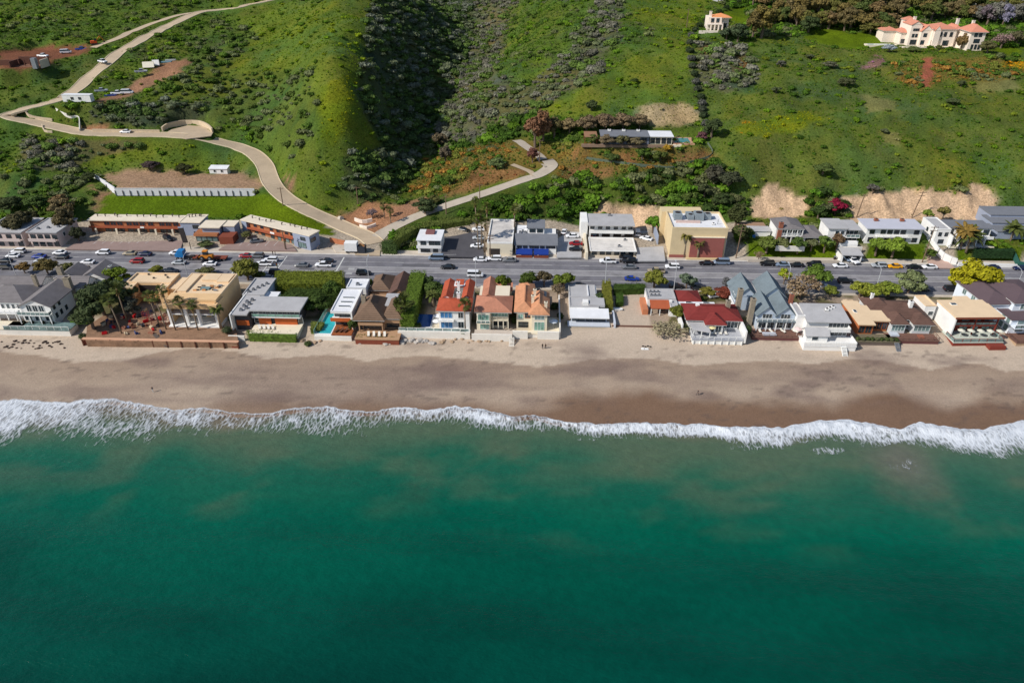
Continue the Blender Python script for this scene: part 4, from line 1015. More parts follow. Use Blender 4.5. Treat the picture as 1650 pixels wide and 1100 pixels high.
# --- peach villa under construction: two blocks
peach = mat('peach_stucco', srgb((226,188,140)), .85, .08, .5, 4, stain=.1); raw = mat('raw_plywood', srgb((196,142,92)), .85, .15, .8, 4)
h = H('villa', 'peach flat-roofed villa under construction with white columns facing the beach', 'house', (275,522), 4.4)
r = h.R((277,522),(354,524),17.5,4.4); wl = 11.4
h.box('wall', r[0], r[1], r[2]+4.5, r[3], 2.8, wl, peach); h.note(r)
h.box('wall', r[0], r[0]+.3, r[2]+.2, r[2]+4.498, 3.0, wl, peach); h.box('wall', r[1]-.3, r[1], r[2]+.2, r[2]+4.498, 3.0, wl, peach)
h.box('floor_slab', r[0]+.302, r[1]-.302, r[2]+.2, r[2]+4.498, 7.4, 7.75, white); h.box('terrace_slab', r[0]-.4, r[1]+.4, r[2]-1.0, r[2]+4.498, 3.7, 4.35, white)
h.box('fascia', r[0]-.7, r[1]+.7, r[2]-.9, r[2]+4.6, 9.9, 11.2, peach); h.box('upper_fascia', r[0]-.2, r[1]+.2, r[2]+.6, r[2]+4.498, 11.205, 12.1, peach)
for u in (.02,.36,.62,.98):
    x = r[0]+(r[1]-r[0])*u; h.box('column', x-.4, x+.4, r[2]-.3, r[2]+.5, 4.352, 9.898, white)
for u in (.19,.5,.8):
    h.win('F', r[2]+4.5, r[0]+(r[1]-r[0])*u, 4.6, 2.6, 2.3, frame_w, pane_m, 2); h.win('F', r[2]+4.5, r[0]+(r[1]-r[0])*u, 7.9, 2.8, 1.8, frame_w, glass('blue_glass', srgb((60,120,170)), .1), 2)
h.flat((r[0],r[1],r[2]+4.5,r[3]), wl, roof_peach, .5); zz = wl+.065
h.box('roof_step', r[0]+.6, r[0]+3.2, r[2]+6, r[3]-.6, zz, zz+.5, roof_peach); h.box('roof_step', r[1]-4.2, r[1]-.6, r[3]-5.5, r[3]-.6, zz, zz+.6, roof_peach); h.box('roof_step', r[0]+5, r[0]+9.5, r[3]-4.5, r[3]-.6, zz, zz+.6, roof_peach)
h.box('tarpaulin', r[0]+6.6, r[0]+9.2, r[2]+7.6, r[2]+9.2, zz, zz+.35, pane_t)
rg = random.Random(4)
for k in range(16): x, y = r[0]+rg.uniform(4,12.2), r[2]+rg.uniform(7.0,11); h.box('lumber_stack', x-.5, x+.5, y-.2, y+.2, zz, zz+rg.uniform(.2,.5), [frame_d, raw, metal_g][k%3])
h2 = H('villa_wing', 'peach flat-roofed street wing of the villa under construction with plywood opening', 'house', (200,474), 5.0)
r = h2.R((198,462),(266,467),(222,441),10.2); y0 = r[2]; h2.wall((r[0],r[1],y0+3.2,r[3]), 3.5, 10.2, peach)
h2.wall((r[0],r[0]+3.2,y0,y0+3.198), 3.5, 10.2, peach); h2.wall((r[1]-2.6,r[1],y0,y0+3.198), 3.5, 10.2, peach)
h2.box('floor_slab', r[0]+3.202, r[1]-2.602, y0+.2, y0+3.198, 6.9, 7.2, raw); h2.box('opening', r[0]+3.3, r[1]-2.7, y0+3.1, y0+3.198, 7.202, 9.6, interior_shade)  # the dark panel paints the shade inside the open bay
h2.flat((r[0],r[1],y0+3.2,r[3]), 10.2, roof_peach, .5); h2.flat((r[0],r[0]+3.2,y0,y0+3.198), 10.2, roof_peach, .3); h2.flat((r[1]-2.6,r[1],y0,y0+3.198), 10.2, roof_peach, .3)
for x, y in ((.7,.85),(.3,.9),(.8,.6),(.5,.5)): h2.box('vent', r[0]+(r[1]-r[0])*x-.25, r[0]+(r[1]-r[0])*x+.25, y0+3.4+(r[3]-y0-3.6)*y-.2, y0+3.4+(r[3]-y0-3.6)*y+.2, 10.265, 10.7, frame_d)
h2.box('connecting_roof', r[1]+.05, r[1]+3.2, y0+1.0, r[3]-1.0, 9.4, 9.8, roof_peach); h2.box('wall', r[1]+.1, r[1]+3.1, y0+1.2, r[3]-1.2, 4.5, 9.398, peach)

# --- modern house with grey slab roofs and orange timber
h = H('modern_house', 'modern house with stepped grey slab roofs and orange timber screens', 'house', (385,524), 4.4)
orange_wood = mat('orange_timber', srgb((186,92,44)), .7, .15, 1.2, 5)
dark_wall = mat('charcoal_wall', srgb((72,70,72)), .8, .12); green_glass = glass('green_glass', srgb((120,160,146)), .1)
r = h.R((401,500),(483,502),(424,479),9.4); y0, y1 = r[2], r[3]
h.wall((r[0]+.8,r[1]-1.2,y0+1.8,y1), 3, 9.1, dark_wall); h.box('roof', r[0], r[1], y0, y1+.4, 9.102, 9.55, roof_grey)
h.box('balcony', r[0]+.3, r[1]-.3, y0+.2, y0+1.795, 7.0, 7.3, white); h.rail([(r[0]+.4,y0+.25),(r[1]-.4,y0+.25)], 7.3, 1.0, metal_g, 2.2, green_glass)
for u in (.12,.36,.6,.84): h.win('F', y0+1.8, r[0]+(r[1]-r[0])*u, 7.4, 2.6, 1.45, frame_w, pane_m, 2)
for a, b_ in ((.12,.36),(.44,.88)): h.box('timber_screen', r[0]+(r[1]-r[0])*a, r[0]+(r[1]-r[0])*b_, y0+1.2, y0+1.4, 4.4, 6.4, orange_wood)
h.win('F', y0+1.8, r[0]+(r[1]-r[0])*.06, 4.5, 1.2, 2.0); h.win('F', y0+1.8, r[0]+(r[1]-r[0])*.94, 4.5, 1.2, 2.0)
s2 = h.R((371,509),(399,506),(393,472),8.6); h.wall((s2[0]+.3,s2[1]-.1,s2[2]+1.5,s2[3]), 3, 8.4, dark_wall); h.box('roof', s2[0], s2[1]-.02, s2[2], s2[3], 8.402, 8.8, roof_grey)
h.box('timber_screen', s2[0]+.5, s2[1]-.4, s2[2]+1.2, s2[2]+1.4, 4.6, 6.2, orange_wood); h.box('side_wall', s2[0]-.35, s2[0]-.02, s2[2]-.6, s2[3], 3, 9.0, white)
s3 = h.R((391,474),(425,476),(415,448),9.0); h.wall(s3, 4.5, 8.8, pale_grey); h.flat(s3, 8.8, roof_grey, .35); s4 = h.R((426,478),(446,479),(438,470),8.4); h.wall(s4, 4.5, 8.2, white); h.flat(s4, 8.2, roof_white, .25)
for k in range(5): h.unit(s3[0]+1.2+k*.9, s3[2]+2+k*1.3, 8.865, .7, .7, .4)
for k in range(6): h.unit(s2[1]-2.4+(k%2)*1.1, s2[2]+2.2+k*1.2, 8.81, .8, .7, .5)
t = h.deck((r[0]+.5,r[1]-.3,y0-3.6,y0+1.7), 4.4, cream, 2.0, stone_w, name='terrace')
for k in range(4): lounger(h.g+Vector((r[0]+2.6+k*1.25, y0-1.2, .002)), .5, ['first','second','third','fourth'][k]+' pale lounger from the west on the terrace of the orange timber house')
h.box('garden_wall', r[0]-5, r[0]-.5, y0-5.2, y0-4.8, 1.8, 4.2, stone_w); h.box('garden_wall', r[0]+.5, r[1]-.3, y0-3.95, y0-3.65, 1.9, 4.0, stone_w)
hedge('hedge', [G(400,548,3.0),G(479,550,3.0),G(481,540,3.0),G(398,538,3.0)], 2.4, 1.9, (84,104,40), 'leafy hedge on the sand below the orange timber house')

# --- clipped hedge garden
hedge('hedge', [G(446,474,5.0),G(556,474,5.0),G(556,452,5.0),G(446,452,5.0)], 4.7, 3.9, (98,106,34), 'tall broad clipped hedge filling the garden by the highway', 10, .2)
hedge('hedge', [G(500,534,4.4),G(517,534,4.4),G(524,523,4.4),G(503,522,4.4)], 3.8, 1.6, (96,104,48), 'low garden hedge beside the turquoise lap pool')

# --- narrow modern house with turquoise lap pool
h = H('modern_house', 'narrow grey flat-roofed house with turquoise lap pool along its side', 'house', (535,530), 4.4)
r = h.R((532,503),(563,506),(556,466),9.6); y0, y1 = r[2], r[3]
h.wall((r[0]+.2,r[1],y0+2.6,y1), 3, 9.4, white); h.flat((r[0]-.1,r[1]+.1,y0+1.0,y1), 9.4, roof_white, .3)
h.box('floor_slab', r[0]-.2, r[1], y0+1.0, y0+2.595, 6.8, 7.1, white); h.box('fascia', r[0]-.15, r[1]+.1, y0+1.0, y0+2.595, 8.9, 9.398, white)
h.win('F', y0+2.6, (r[0]+r[1])/2, 7.2, r[1]-r[0]-1, 1.6, frame_d, pane_m, 3); h.win('F', y0+2.6, (r[0]+r[1])/2, 4.5, r[1]-r[0]-1, 2.0, frame_d, pane_m, 3)
h.box('timber_balcony', r[0]-.3, r[1]-.2, y0+.5, y0+.7, 6.6, 7.7, orange_wood)
for k in range(3): h.skylight((r[0]+r[1])/2+.3, y0+4+k*2.6, 9.46, 3.4, .8)
h.box('side_wall', r[1]+.1, r[1]+.5, y0+.2, y1, 3, 9.9, white)
s2 = h.R((558,463),(589,464),(594,450),9.4); h.wall(s2, 4.8, 9.2, white); h.flat(s2, 9.2, roof_white, .35); h.unit(s2[0]+3, s2[2]+2, 9.265, 1, .8, .6)
h.deck((r[0]+.5,r[1]+.5,y0-2.8,y0+2.5), 4.4, wood, 2.2, stone_w, name='terrace'); h.box('pool_basin', r[0]-4.3, r[0]+.4, y0-2.8, y1-2, 2.2, 4.38, white); h.box('pool_surface', r[0]-3.9, r[0]+.1, y0-2.3, y1-2.5, 4.382, 4.4, pool_water)
h.box('glass_fence', r[0]-4.4, r[0]-4.32, y0-2.8, y1-2, 2.5, 5.6, green_glass); h.box('seawall', r[0]-4.3, r[1]+.5, y0-3.3, y0-2.85, 1.6, 4.0, stone_w)
for k in range(3): lounger(h.g+Vector((r[0]+1.6+k*1.3,y0-1.0,.002)), -.4, ['first','second','third'][k]+' dark lounger from the pool on the narrow house terrace', (92,60,44))

# --- brown shingle house
tan = mat('tan_wood_wall', srgb((176,140,108)), .85, .1)
h = H('beach_house', 'brown shingle house with wide hip roofs and a grey centre deck', 'house', (578,536), 4.4)
r = h.R((578,536),(618,536),15.0,4.4); h.wall((r[0]+.6,r[1]-.6,r[2]+2.2,r[3]), 3, 8.6, tan); h.hip((r[0]-.6,r[1],r[2]+.4,r[3]-3), 8.6, 3.6, brown_shingle, .7)
ra = h.R((618,532),(646,532),13.0,4.4); h.wall((ra[0],ra[1],ra[2]+1.5,ra[3]), 3, 8.4, tan); h.hip((ra[0]+.2,ra[1]+.2,ra[2]+.4,ra[3]-3), 8.3, 2.8, brown_shingle, .6)
h.box('grey_roof_deck', r[1]-1.2, ra[0]+3.0, ra[2]+5, ra[3]-.5, 9.2, 9.5, roof_grey); h.box('wall', r[1]-.4, ra[0]-.01, ra[2]+5.2, ra[3]-1, 4.4, 9.198, tan)
for q in (r, ra):
    h.box('balcony', q[0], q[1], q[2]+.2, q[2]+2.1, 6.6, 6.85, tan); h.box('balcony_wall', q[0], q[1], q[2]+.2, q[2]+.35, 6.852, 7.6, tan)
    for u in (.03,.97): x = q[0]+(q[1]-q[0])*u; h.box('post', x-.15, x+.15, q[2]+.4, q[2]+.7, 4.3, 8.4, tan)
    h.win('F', q[2]+(2.2 if q is r else 1.5), (q[0]+q[1])/2, 4.6, (q[1]-q[0])*.7, 1.8, frame_d, pane_m, 4); h.win('F', q[2]+(2.2 if q is r else 1.5), (q[0]+q[1])/2, 7.0, (q[1]-q[0])*.7, 1.3, frame_d, pane_m, 4)
r3 = h.R((598,463),(625,464),(632,443),8.4); h.wall(r3, 4.8, 8.0, tan); h.hip(r3, 8.0, 2.0, brown_shingle); r4 = h.R((627,470),(655,471),(668,444),8.6); h.wall(r4, 4.8, 8.2, tan); h.gable(r4, 8.2, 1.8, 'y', dark_brown, tan)
h.chimney(r[0]+.6, r[2]+7, 4.4, 12.2, 1.2, 1.2, stone); h.deck((r[0]-.5,ra[1]+.3,r[2]-3.2,r[2]+2.1), 4.3, tan, 1.9, red_wood, name='terrace')
for k in range(4): lounger(h.g+Vector((r[0]+3.0+k*1.5,r[2]-1.2,-.098)), .2, ['first','second','third','fourth'][k]+' cream lounger from the west on the brown shingle house terrace')
hedge('hedge', [G(574,548,3.4),G(640,548,3.4),G(640,543,3.4),G(574,543,3.4)], 3.0, 1.3, (110,108,40), 'clipped hedge along the seawall of the brown shingle house')
hedge('hedge', [G(646,534,4.4),G(668,534,4.4),G(688,457,4.6),G(664,456,4.6)], 4.2, 5.0, (84,104,36), 'tall hedge wall between the brown shingle house and the deep blue pool')
# ================================================================== BEACH HOUSES, EAST HALF
# --- deep blue pool and red clay tile house
shaded_pool = mat('shaded_pool_water', srgb((24,70,140)), .06, .1, .6, 3, .6)  # the pool lies in shade, and that shade is put into this blue
h = H('beach_house', 'white two-storey house with bright red clay tile roof round a small court', 'house', (708,530), 4.4)
r = h.R((708,530),(757,530),17.5,4.4); e = 10.6; w = r[1]-r[0]
h.wall((r[0],r[1],r[2],r[2]+6.5), 3, e, white); h.wall((r[0],r[0]+2.8,r[2]+6.502,r[3]), 4, e, white); h.wall((r[1]-2.6,r[1],r[2]+6.502,r[3]), 4, e, white); h.wall((r[0]+2.802,r[1]-2.602,r[3]-3,r[3]), 4, e, white)
h.hip((r[0],r[1],r[2],r[2]+6.5), e, 1.5, tile_red, .6); h.gable((r[0],r[0]+2.8,r[2]+7.1,r[3]), e, .9, 'y', tile_red, white, .3); h.gable((r[1]-2.6,r[1],r[2]+7.1,r[3]), e, .9, 'y', tile_red, white, .3)
h.slope('roof_slope', [(r[0]+3.2,r[3]-3.2,e-.2),(r[1]-3,r[3]-3.2,e-.2),(r[1]-3,r[3]+.3,e+.6),(r[0]+3.2,r[3]+.3,e+.6)], tile_red)
h.box('court_floor', r[0]+2.81, r[1]-2.61, r[2]+6.51, r[3]-3.01, 7.6, 7.8, cream); h.chimney(r[1]-3.4, r[2]+5.4, e, 13, .9, .9, white); h.chimney(r[0]+4.2, r[3]-3.8, 7.8, 12.2, .8, .8, white)
h.win('F', r[2], r[0]+w*.25, 7.9, 3.2, 1.8, frame_w, glass('blue_glass'), 3); h.win('F', r[2], r[0]+w*.25, 4.7, 3.2, 2.3, frame_w, glass('blue_glass'), 3)
h.win('F', r[2], r[0]+w*.72, 8.0, 1.3, 1.7, cols=2); h.win('F', r[2], r[0]+w*.72, 4.8, 1.5, 2.0, cols=2); h.wins(r, 8, (.1,.25), 1.2, 1.5, 'L'); h.wins(r, 5, (.1,.25), 1.2, 1.7, 'L')
h.box('balcony', r[0]-.2, r[0]+w*.5, r[2]-1.3, r[2]-.01, 7.3, 7.55, white); h.rail([(r[0]-.1,r[2]-1.25),(r[0]+w*.5,r[2]-1.25)], 7.55, 1, frame_w, 1.4)
h.deck((r[0]-11.2,r[1]+.2,r[2]-2.2,r[2]-.01), 4.35, white, 2.2, stone_w, name='terrace'); h.box('seawall', r[0]-11.3, r[1]+.3, r[2]-2.7, r[2]-2.25, 1.6, 4.9, stone_w)
h.rail([(r[0]-11,r[2]-2.15),(r[1],r[2]-2.15)], 4.9, .9, frame_w, 2.4, pane_t)
pb = h.R((667,526),(693,526),(703,494),4.4); h.box('pool_basin', pb[0]-.5, pb[1]+.5, pb[2]-.3, pb[3]+.5, 3, 4.36, white); h.box('pool_surface', pb[0], pb[1], pb[2], pb[3], 4.362, 4.38, shaded_pool)
h.box('patio', pb[1]+.55, r[0]-.05, r[2]+.0, pb[3], 4.0, 4.37, cream)
for k in range(2): umbrella(h.g+Vector((pb[1]+2.0,1.0+k*3.0,-.03)), (232,232,236), 'closed-in white patio umbrella by the deep blue pool, ' + ('nearer the sand' if k == 0 else 'nearer the highway'), 1.2)
# --- weathered pink tile house
h = H('beach_house', 'cream house with weathered pink clay tile gables and recessed glazed bays', 'house', (768,535), 4.4)
r = h.R((768,534),(820,534),17,4.4); w = r[1]-r[0]
h.wall((r[0],r[0]+w*.42,r[2]+1,r[3]), 3, 10, cream); h.wall((r[0]+w*.42+.002,r[1]-.3,r[2]+3.2,r[3]), 3, 10.2, cream)
h.hip((r[0]-.1,r[1]+.2,r[2]+1.4,r[2]+10), 10.2, 1.9, tile_pink, .6); h.gable((r[0]+1,r[0]+w*.5,r[2]+9.5,r[3]+3.5), 10.2, 1.2, 'y', tile_pink, cream, .4); h.wall((r[0]+w*.5,r[1],r[3],r[3]+4), 4.6, 9, cream); h.gable((r[0]+w*.5+.2,r[1],r[3]-.5,r[3]+4), 9.2, 1.2, 'x', tile_pink, cream, .4)
gg = glass('green_glass')
h.win('F', r[2]+1, r[0]+w*.21, 7.4, 3.0, 1.8, frame_w, gg, 3); h.win('F', r[2]+1, r[0]+w*.24, 4.6, 2.4, 2.1, frame_w, gg, 3); h.win('F', r[2]+3.2, r[0]+w*.8, 7.6, 2.6, 1.9, frame_w, gg, 3); h.win('F', r[2]+3.2, r[0]+w*.55, 7.6, 1.6, 1.6, frame_w, gg, 2)
h.win('F', r[2]+3.2, r[0]+w*.7, 4.7, 3.6, 2.0, frame_d, pane_m, 3); h.box('balcony', r[0]+w*.44, r[1]-.2, r[2]+1.4, r[2]+3.19, 7.0, 7.25, cream); h.rail([(r[0]+w*.44,r[2]+1.45),(r[1]-.3,r[2]+1.45)], 7.25, .9, cream, 1.4); h.box('balcony', r[0]+.1, r[0]+w*.42, r[2]-.4, r[2]+.99, 6.9, 7.1, cream); h.rail([(r[0]+.1,r[2]-.35),(r[0]+w*.42,r[2]-.35)], 7.1, .9, frame_w, 1.3, pane_t)
for u in (.5,.66,.82,.97): x = r[0]+w*u; h.box('column', x-.13, x+.13, r[2]+1.5, r[2]+1.76, 4.4, 6.998, cream)
h.deck((r[0]-.6,r[1]+1,r[2]-2.0,r[2]+.99), 4.38, mat('terrace_stone', srgb((196,184,172)), .9, .1), 2.2, stone_w, name='terrace'); h.box('seawall', r[0]-1.2, r[1]+1, r[2]-2.5, r[2]-2.05, 1.6, 4.9, stone_w); h.stair(r[1]+.2, r[1]+1.6, r[2]-2.4, 4.2, r[2]-5, 2.2, stone_w, 8)
# --- orange tile house
h = H('beach_house', 'pale cream house with orange clay tile hip roofs, chimneys and solar panel', 'house', (832,533), 4.4)
r = h.R((832,532),(881,532),16.5,4.4); w = r[1]-r[0]
h.wall((r[0],r[0]+w*.5,r[2]+1.4,r[3]), 3, 9.6, cream); h.wall((r[0]+w*.5+.002,r[1],r[2],r[3]-3), 3, 9.6, cream)
h.hip((r[0]-.2,r[0]+w*.52,r[2]+1.6,r[3]), 9.7, 1.8, tile_orange, .6); h.hip((r[0]+w*.46,r[1]+.1,r[2],r[3]-4), 9.8, 2.0, tile_orange, .6); h.wall((r[0]+.4,r[0]+w*.52,r[3]-.5,r[3]+3), 4.6, 8.9, cream); h.hip((r[0]+.4,r[0]+w*.52,r[3]-.2,r[3]+3), 9.0, 1.2, tile_orange, .4)
for x, y, z in ((.52,5,12.6),(.58,8,13),(.95,2.6,11.9)): h.chimney(r[0]+w*x, r[2]+y, 9.8, z, .8, .8, cream)
h.slope('solar_panel', [(r[0]+w*.72,r[2]+8.4,11.2),(r[0]+w*.98,r[2]+8.4,10.7),(r[0]+w*.98,r[2]+11.4,10.7),(r[0]+w*.72,r[2]+11.4,11.4)], mat('solar_cells', srgb((70,76,84)), .3, .1), .08)
h.win('F', r[2]+1.4, r[0]+w*.13, 7.4, 1.2, 1.3, frame_w, gg, 2); h.win('F', r[2]+1.4, r[0]+w*.36, 7.6, 1.4, 1.6, wood, pane_m, 2); h.win('F', r[2]+1.4, r[0]+w*.22, 4.6, 2.6, 1.6, frame_d, pane_m, 2); h.win('F', r[2], r[0]+w*.75, 4.5, 2.7, 2.6, frame_w, gg, 3); h.win('F', r[2], r[0]+w*.75, 7.9, 2.6, 1.2, frame_w, pane_t, 3)
h.wins(r, 7.8, (.4,.6), 1.0, 1.3, 'R'); h.deck((r[0]-1,r[1]+3.4,r[2]-1.6,r[2]-.01), 4.36, cream, 2.2, stone_w, name='terrace'); h.box('seawall', r[0]-1, r[0]+w*.38, r[2]-2.2, r[2]-1.65, 1.6, 5.2, stone_w); h.box('seawall', r[0]+w*.7, r[1]+3.4, r[2]-2.2, r[2]-1.65, 1.6, 5.2, stone_w); h.box('gate_wall', r[1]+3.45, r[1]+3.8, r[2]-1.6, r[2]+18, 2.6, 6.4, stone_w)
h.box('side_patio', r[1]+.05, r[1]+3.4, r[2]+.0, r[2]+9, 3.6, 4.34, cream); umbrella(h.g+Vector((r[1]+1.8,2.4,-.06)), (214,218,224), 'pale patio umbrella in the side court of the orange tile house', 1.3)
# --- grey-white bungalow
h = H('beach_bungalow', 'low grey and white bungalow with stepped flat roofs beside the sand lot', 'house', (918,522), 4.4)
r = h.R((918,520),(980,521),4.0,4.4); h.wall((r[0]+.4,r[1]-.4,r[2]+1.2,r[3]), 2.8, 6.3, pale_grey); h.slope('roof', [(r[0],r[2]-.4,6.3),(r[1]+.2,r[2]-.4,6.3),(r[1]+.2,r[3]+.3,6.9),(r[0],r[3]+.3,6.9)], roof_white, .25)
h.wins((r[0]+.4,r[1]-.4,r[2]+1.2,r[3]), 4.5, (.12,.3,.5,.7,.88), 1.7, 1.5, fm=frame_d, cols=2)
r2 = (r[0], r[1]-2.6, r[3]+.31, r[3]+14); h.wall(r2, 4, 7.2, white); h.flat((r2[0],r2[1],r2[2],r2[2]+6), 7.2, roof_grey, .25); h.flat((r2[0],r2[1]-.4,r2[2]+6.002,r2[3]), 7.25, roof_grey, .25)
h.box('roof_step', r2[0]+5.5, r2[1]+1.8, r2[2]+.5, r2[2]+5, 6.9, 7.7, roof_grey); h.box('skylight_box', r2[0]+3.8, r2[0]+5.4, r2[2]+1, r2[2]+3, 7.27, 8.2, white); h.box('roof_step', r2[0]+5.5, r2[0]+5.8, r2[2]+6.5, r2[3]-.5, 7.32, 7.7, roof_white)
h.deck((r[0]-.6,r[1]+.4,r[2]-1.4,r[2]+1.19), 4.36, pale_grey, 2.4, pale_grey); h.box('side_wall', r[1]+1.5, r[1]+2.0, r[2]-1.5, r[2]+6, 2.6, 5.4, pale_grey)
hedge('hedge', [G(971,504,4.6),G(987,504,4.6),G(983,462,4.9),G(970,462,4.9)], 4.2, 3.2, (108,108,42), 'long clipped hedge running from the highway beside the grey bungalow')
hedge('hedge', [G(988,476,4.9),G(1040,474,4.9),G(1040,466,4.9),G(988,466,4.9)], 4.6, 2.4, (58,76,30), 'dark clipped hedge along the highway above the sand lot')
hedge('hedge', [G(992,496,4.7),G(1004,494,4.7),G(1004,478,4.9),G(992,478,4.9)], 4.4, 2.0, (62,84,32), 'short hedge block in the corner of the sand lot')
k = MB().idx([(-1.9,0,.05),(-1,-.42,.05),(1.2,-.45,.05),(1.9,-.3,.05),(1.9,.3,.05),(1.2,.45,.05),(-1,.42,.05),(-2.1,0,.75),(-1,-.62,.7),(1.2,-.62,.62),(2,-.45,.6),(2,.45,.6),(1.2,.62,.62),(-1,.62,.7)], [(0,1,2,3,4,5,6)[::-1],(7,8,9,10,11,12,13)]+[(i,(i+1)%7,(i+1)%7+7,i+7) for i in range(7)]).build('boat', white); k.location = G(992,500,4.6); tag(k, 'small white covered boat parked on the sand lot', 'boat')
tag(MB().box(0,15,-.12,.12,-.6,.7).build('low_wall', deck_wood), 'low brown board wall along the seaward edge of the sand lot', 'wall').location = G(986,527,3.7)
# --- white house with grey and terracotta flat roof
h = H('beach_house', 'white single-storey house with flat grey roof and terracotta tiled terrace roof', 'house', (1042,511), 4.5)
r = h.R((1049,490),(1093,494),(1084,466),8.0); r = (r[0]-.6, r[1], r[2], r[3]); h.wall((r[0],r[1],r[2]+3.8,r[3]), 3.5, 7.9, white); h.flat((r[0],r[1],r[2]+3.8,r[3]), 7.9, roof_grey, .3)
h.wall((r[0]+6.2,r[1]+.2,r[2]-.2,r[2]+3.79), 3.5, 7.6, white); h.flat((r[0]+6.2,r[1]+.2,r[2]-.2,r[2]+3.79), 7.6, roof_grey, .2); h.slope('terrace_roof', [(r[0]+.6,r[2],7.0),(r[0]+6.1,r[2],7.0),(r[0]+6.1,r[2]+3.75,7.8),(r[0]+.6,r[2]+3.75,7.8)], mat('terracotta_roof', srgb((170,88,56)), .9, .12), .2)
for x in (.8,3.3,5.9): h.box('post', r[0]+x-.1, r[0]+x+.1, r[2]+.1, r[2]+.3, 4.4, 6.9, frame_w)
h.win('F', r[2]+3.8, r[0]+3.2, 4.6, 4.4, 2.0, frame_d, pane_m, 4); h.win('F', r[2]-.2, r[0]+7.6, 5.2, 1.3, 1.3); h.box('wing_wall', r[0]-1.6, r[0]-.02, r[2]+.5, r[3]-2, 3.6, 6.2, mat('terracotta_wall', srgb((190,120,84)), .9, .1)); h.box('roof_hatch', r[0]+6.2, r[0]+6.9, r[2]+2.2, r[2]+3.0, 7.67, 8.3, white)
for k in range(6): h.unit(r[0]+1.4+(k%3)*1.1, r[2]+6+(k//3)*2.2, 7.965, .6, .6, .35)
h.deck((r[0]+.4,r[0]+6.1,r[2]-.6,r[2]+3.79), 4.4, deck_wood, 3, deck_wood)
# --- red shingle house with white decks
h = H('beach_house', 'long red shingle roofed house with white railings and grey sea deck', 'house', (1127,540), 4.3)
r = h.R((1107,512),(1196,515),(1187,489),7.9); h.wall((r[0]+.6,r[1]-.5,r[2]+.8,r[3]), 3.5, 7.6, white); h.hip(r, 7.6, 1.9, red_shingle, .3); c = (r[0]+r[1])/2
h.hip((c-2.6,c+2.6,r[2]-2.2,r[2]+4), 7.5, 1.7, red_shingle, .4); h.wall((c-2.2,c+2.2,r[2]-1.9,r[2]+.79), 3.5, 7.2, white); h.wins((c-2.2,c+2.2,r[2]-1.9,0), 4.8, (.28,.72), 1.5, 2.0, cols=2)
r2 = h.R((1092,483),(1130,484),(1127,467),7.6); h.wall((r2[0]+.4,r2[1]-.4,r2[2]+.4,r2[3]), 4.5, 7.3, white); h.hip(r2, 7.3, 1.5, red_shingle, .3)
h.box('flat_link_roof', r2[0]-.3, r2[0]+10.5, r[3]+.35, r2[2]-.35, 6.9, 7.3, roof_white); h.box('wall', r2[0], r2[0]+10, r[3]+.4, r2[2]-.4, 4.5, 6.898, white); h.skylight(r2[0]+8, (r[3]+r2[2])/2, 7.302, 1.8, .9); h.skylight(r2[0]+3, (r[3]+r2[2])/2, 7.302, 1.8, .9)
h.chimney(c+4.6, r[2]+5.5, 7.6, 10.6, 1.2, 1.2, stone); h.wins((r[0]+.6,r[1]-.5,r[2]+.8,r[3]), 4.7, (.1,.24,.78,.92), 1.8, 2.0, cols=2); h.wins((r[0]+.6,r[1]-.5,r[2]+.8,r[3]), 5, (.3,.7), 1.2, 1.2, 'L'); h.box('side_wall', r[1]-.1, r[1]+.35, r[2]-5.5, r[3]+6, 3.5, 7.2, white); h.box('side_wall', r[0]-1.4, r[0]-1.0, r[2]-1, r[3]+5, 4, 6.6, white); h.box('vent', r[0]+3.2, r[0]+4.2, r[2]+5, r[2]+6, 8.6, 9.5, white)
pv = h.R((1109,533),(1142,535),(1123,515),6.4); h.slope('pavilion_roof', [(pv[0]+1.5,pv[2]+1,6.4),(pv[1]+.6,pv[2]-.4,6.4),(pv[1]+.3,pv[3],6.9),(pv[0],pv[3],6.9)], roof_grey, .2)
for x, y in ((pv[0]+1.8,pv[2]+1.2),(pv[1]+.4,pv[2]-.2),((pv[0]+pv[1])/2+1,pv[2]+.3),(pv[1]-.1,pv[3]-.2)): h.box('post', x-.1, x+.1, y-.1, y+.1, 4.3, 6.3, frame_w)
d = (pv[0]+1.2, r[1]-.2, pv[2]-.8, r[2]+.79); h.deck(d, 4.3, mat('grey_deck', srgb((176,178,184)), .85, .08, 1, 4, rows=(.3,'X')), 2.2, frame_w); h.rail([(d[0]+.1,r[2]),(d[0]+.1,d[2]+.1),(d[1]-.1,d[2]+.1),(d[1]-.1,r[2]-2)], 4.3, 1.0, frame_w, 1.9)
for k in range(8): h.box('pile', d[0]+.4+k*(d[1]-d[0]-.8)/7-.1, d[0]+.4+k*(d[1]-d[0]-.8)/7+.1, d[2]-.15, d[2]+.1, 1.6, 4.0, frame_w)
for k in range(3): lounger(h.g+Vector((d[1]-7.2+k*1.5,d[2]+3.6,.002)), .1, ['first','second','third'][k]+' white lounger from the west on the red roofed house deck')
umbrella(h.g+Vector((c-1,d[2]+3.5,.002)), (226,212,160), 'pale yellow umbrella on the deck of the red roofed house', 1.3)
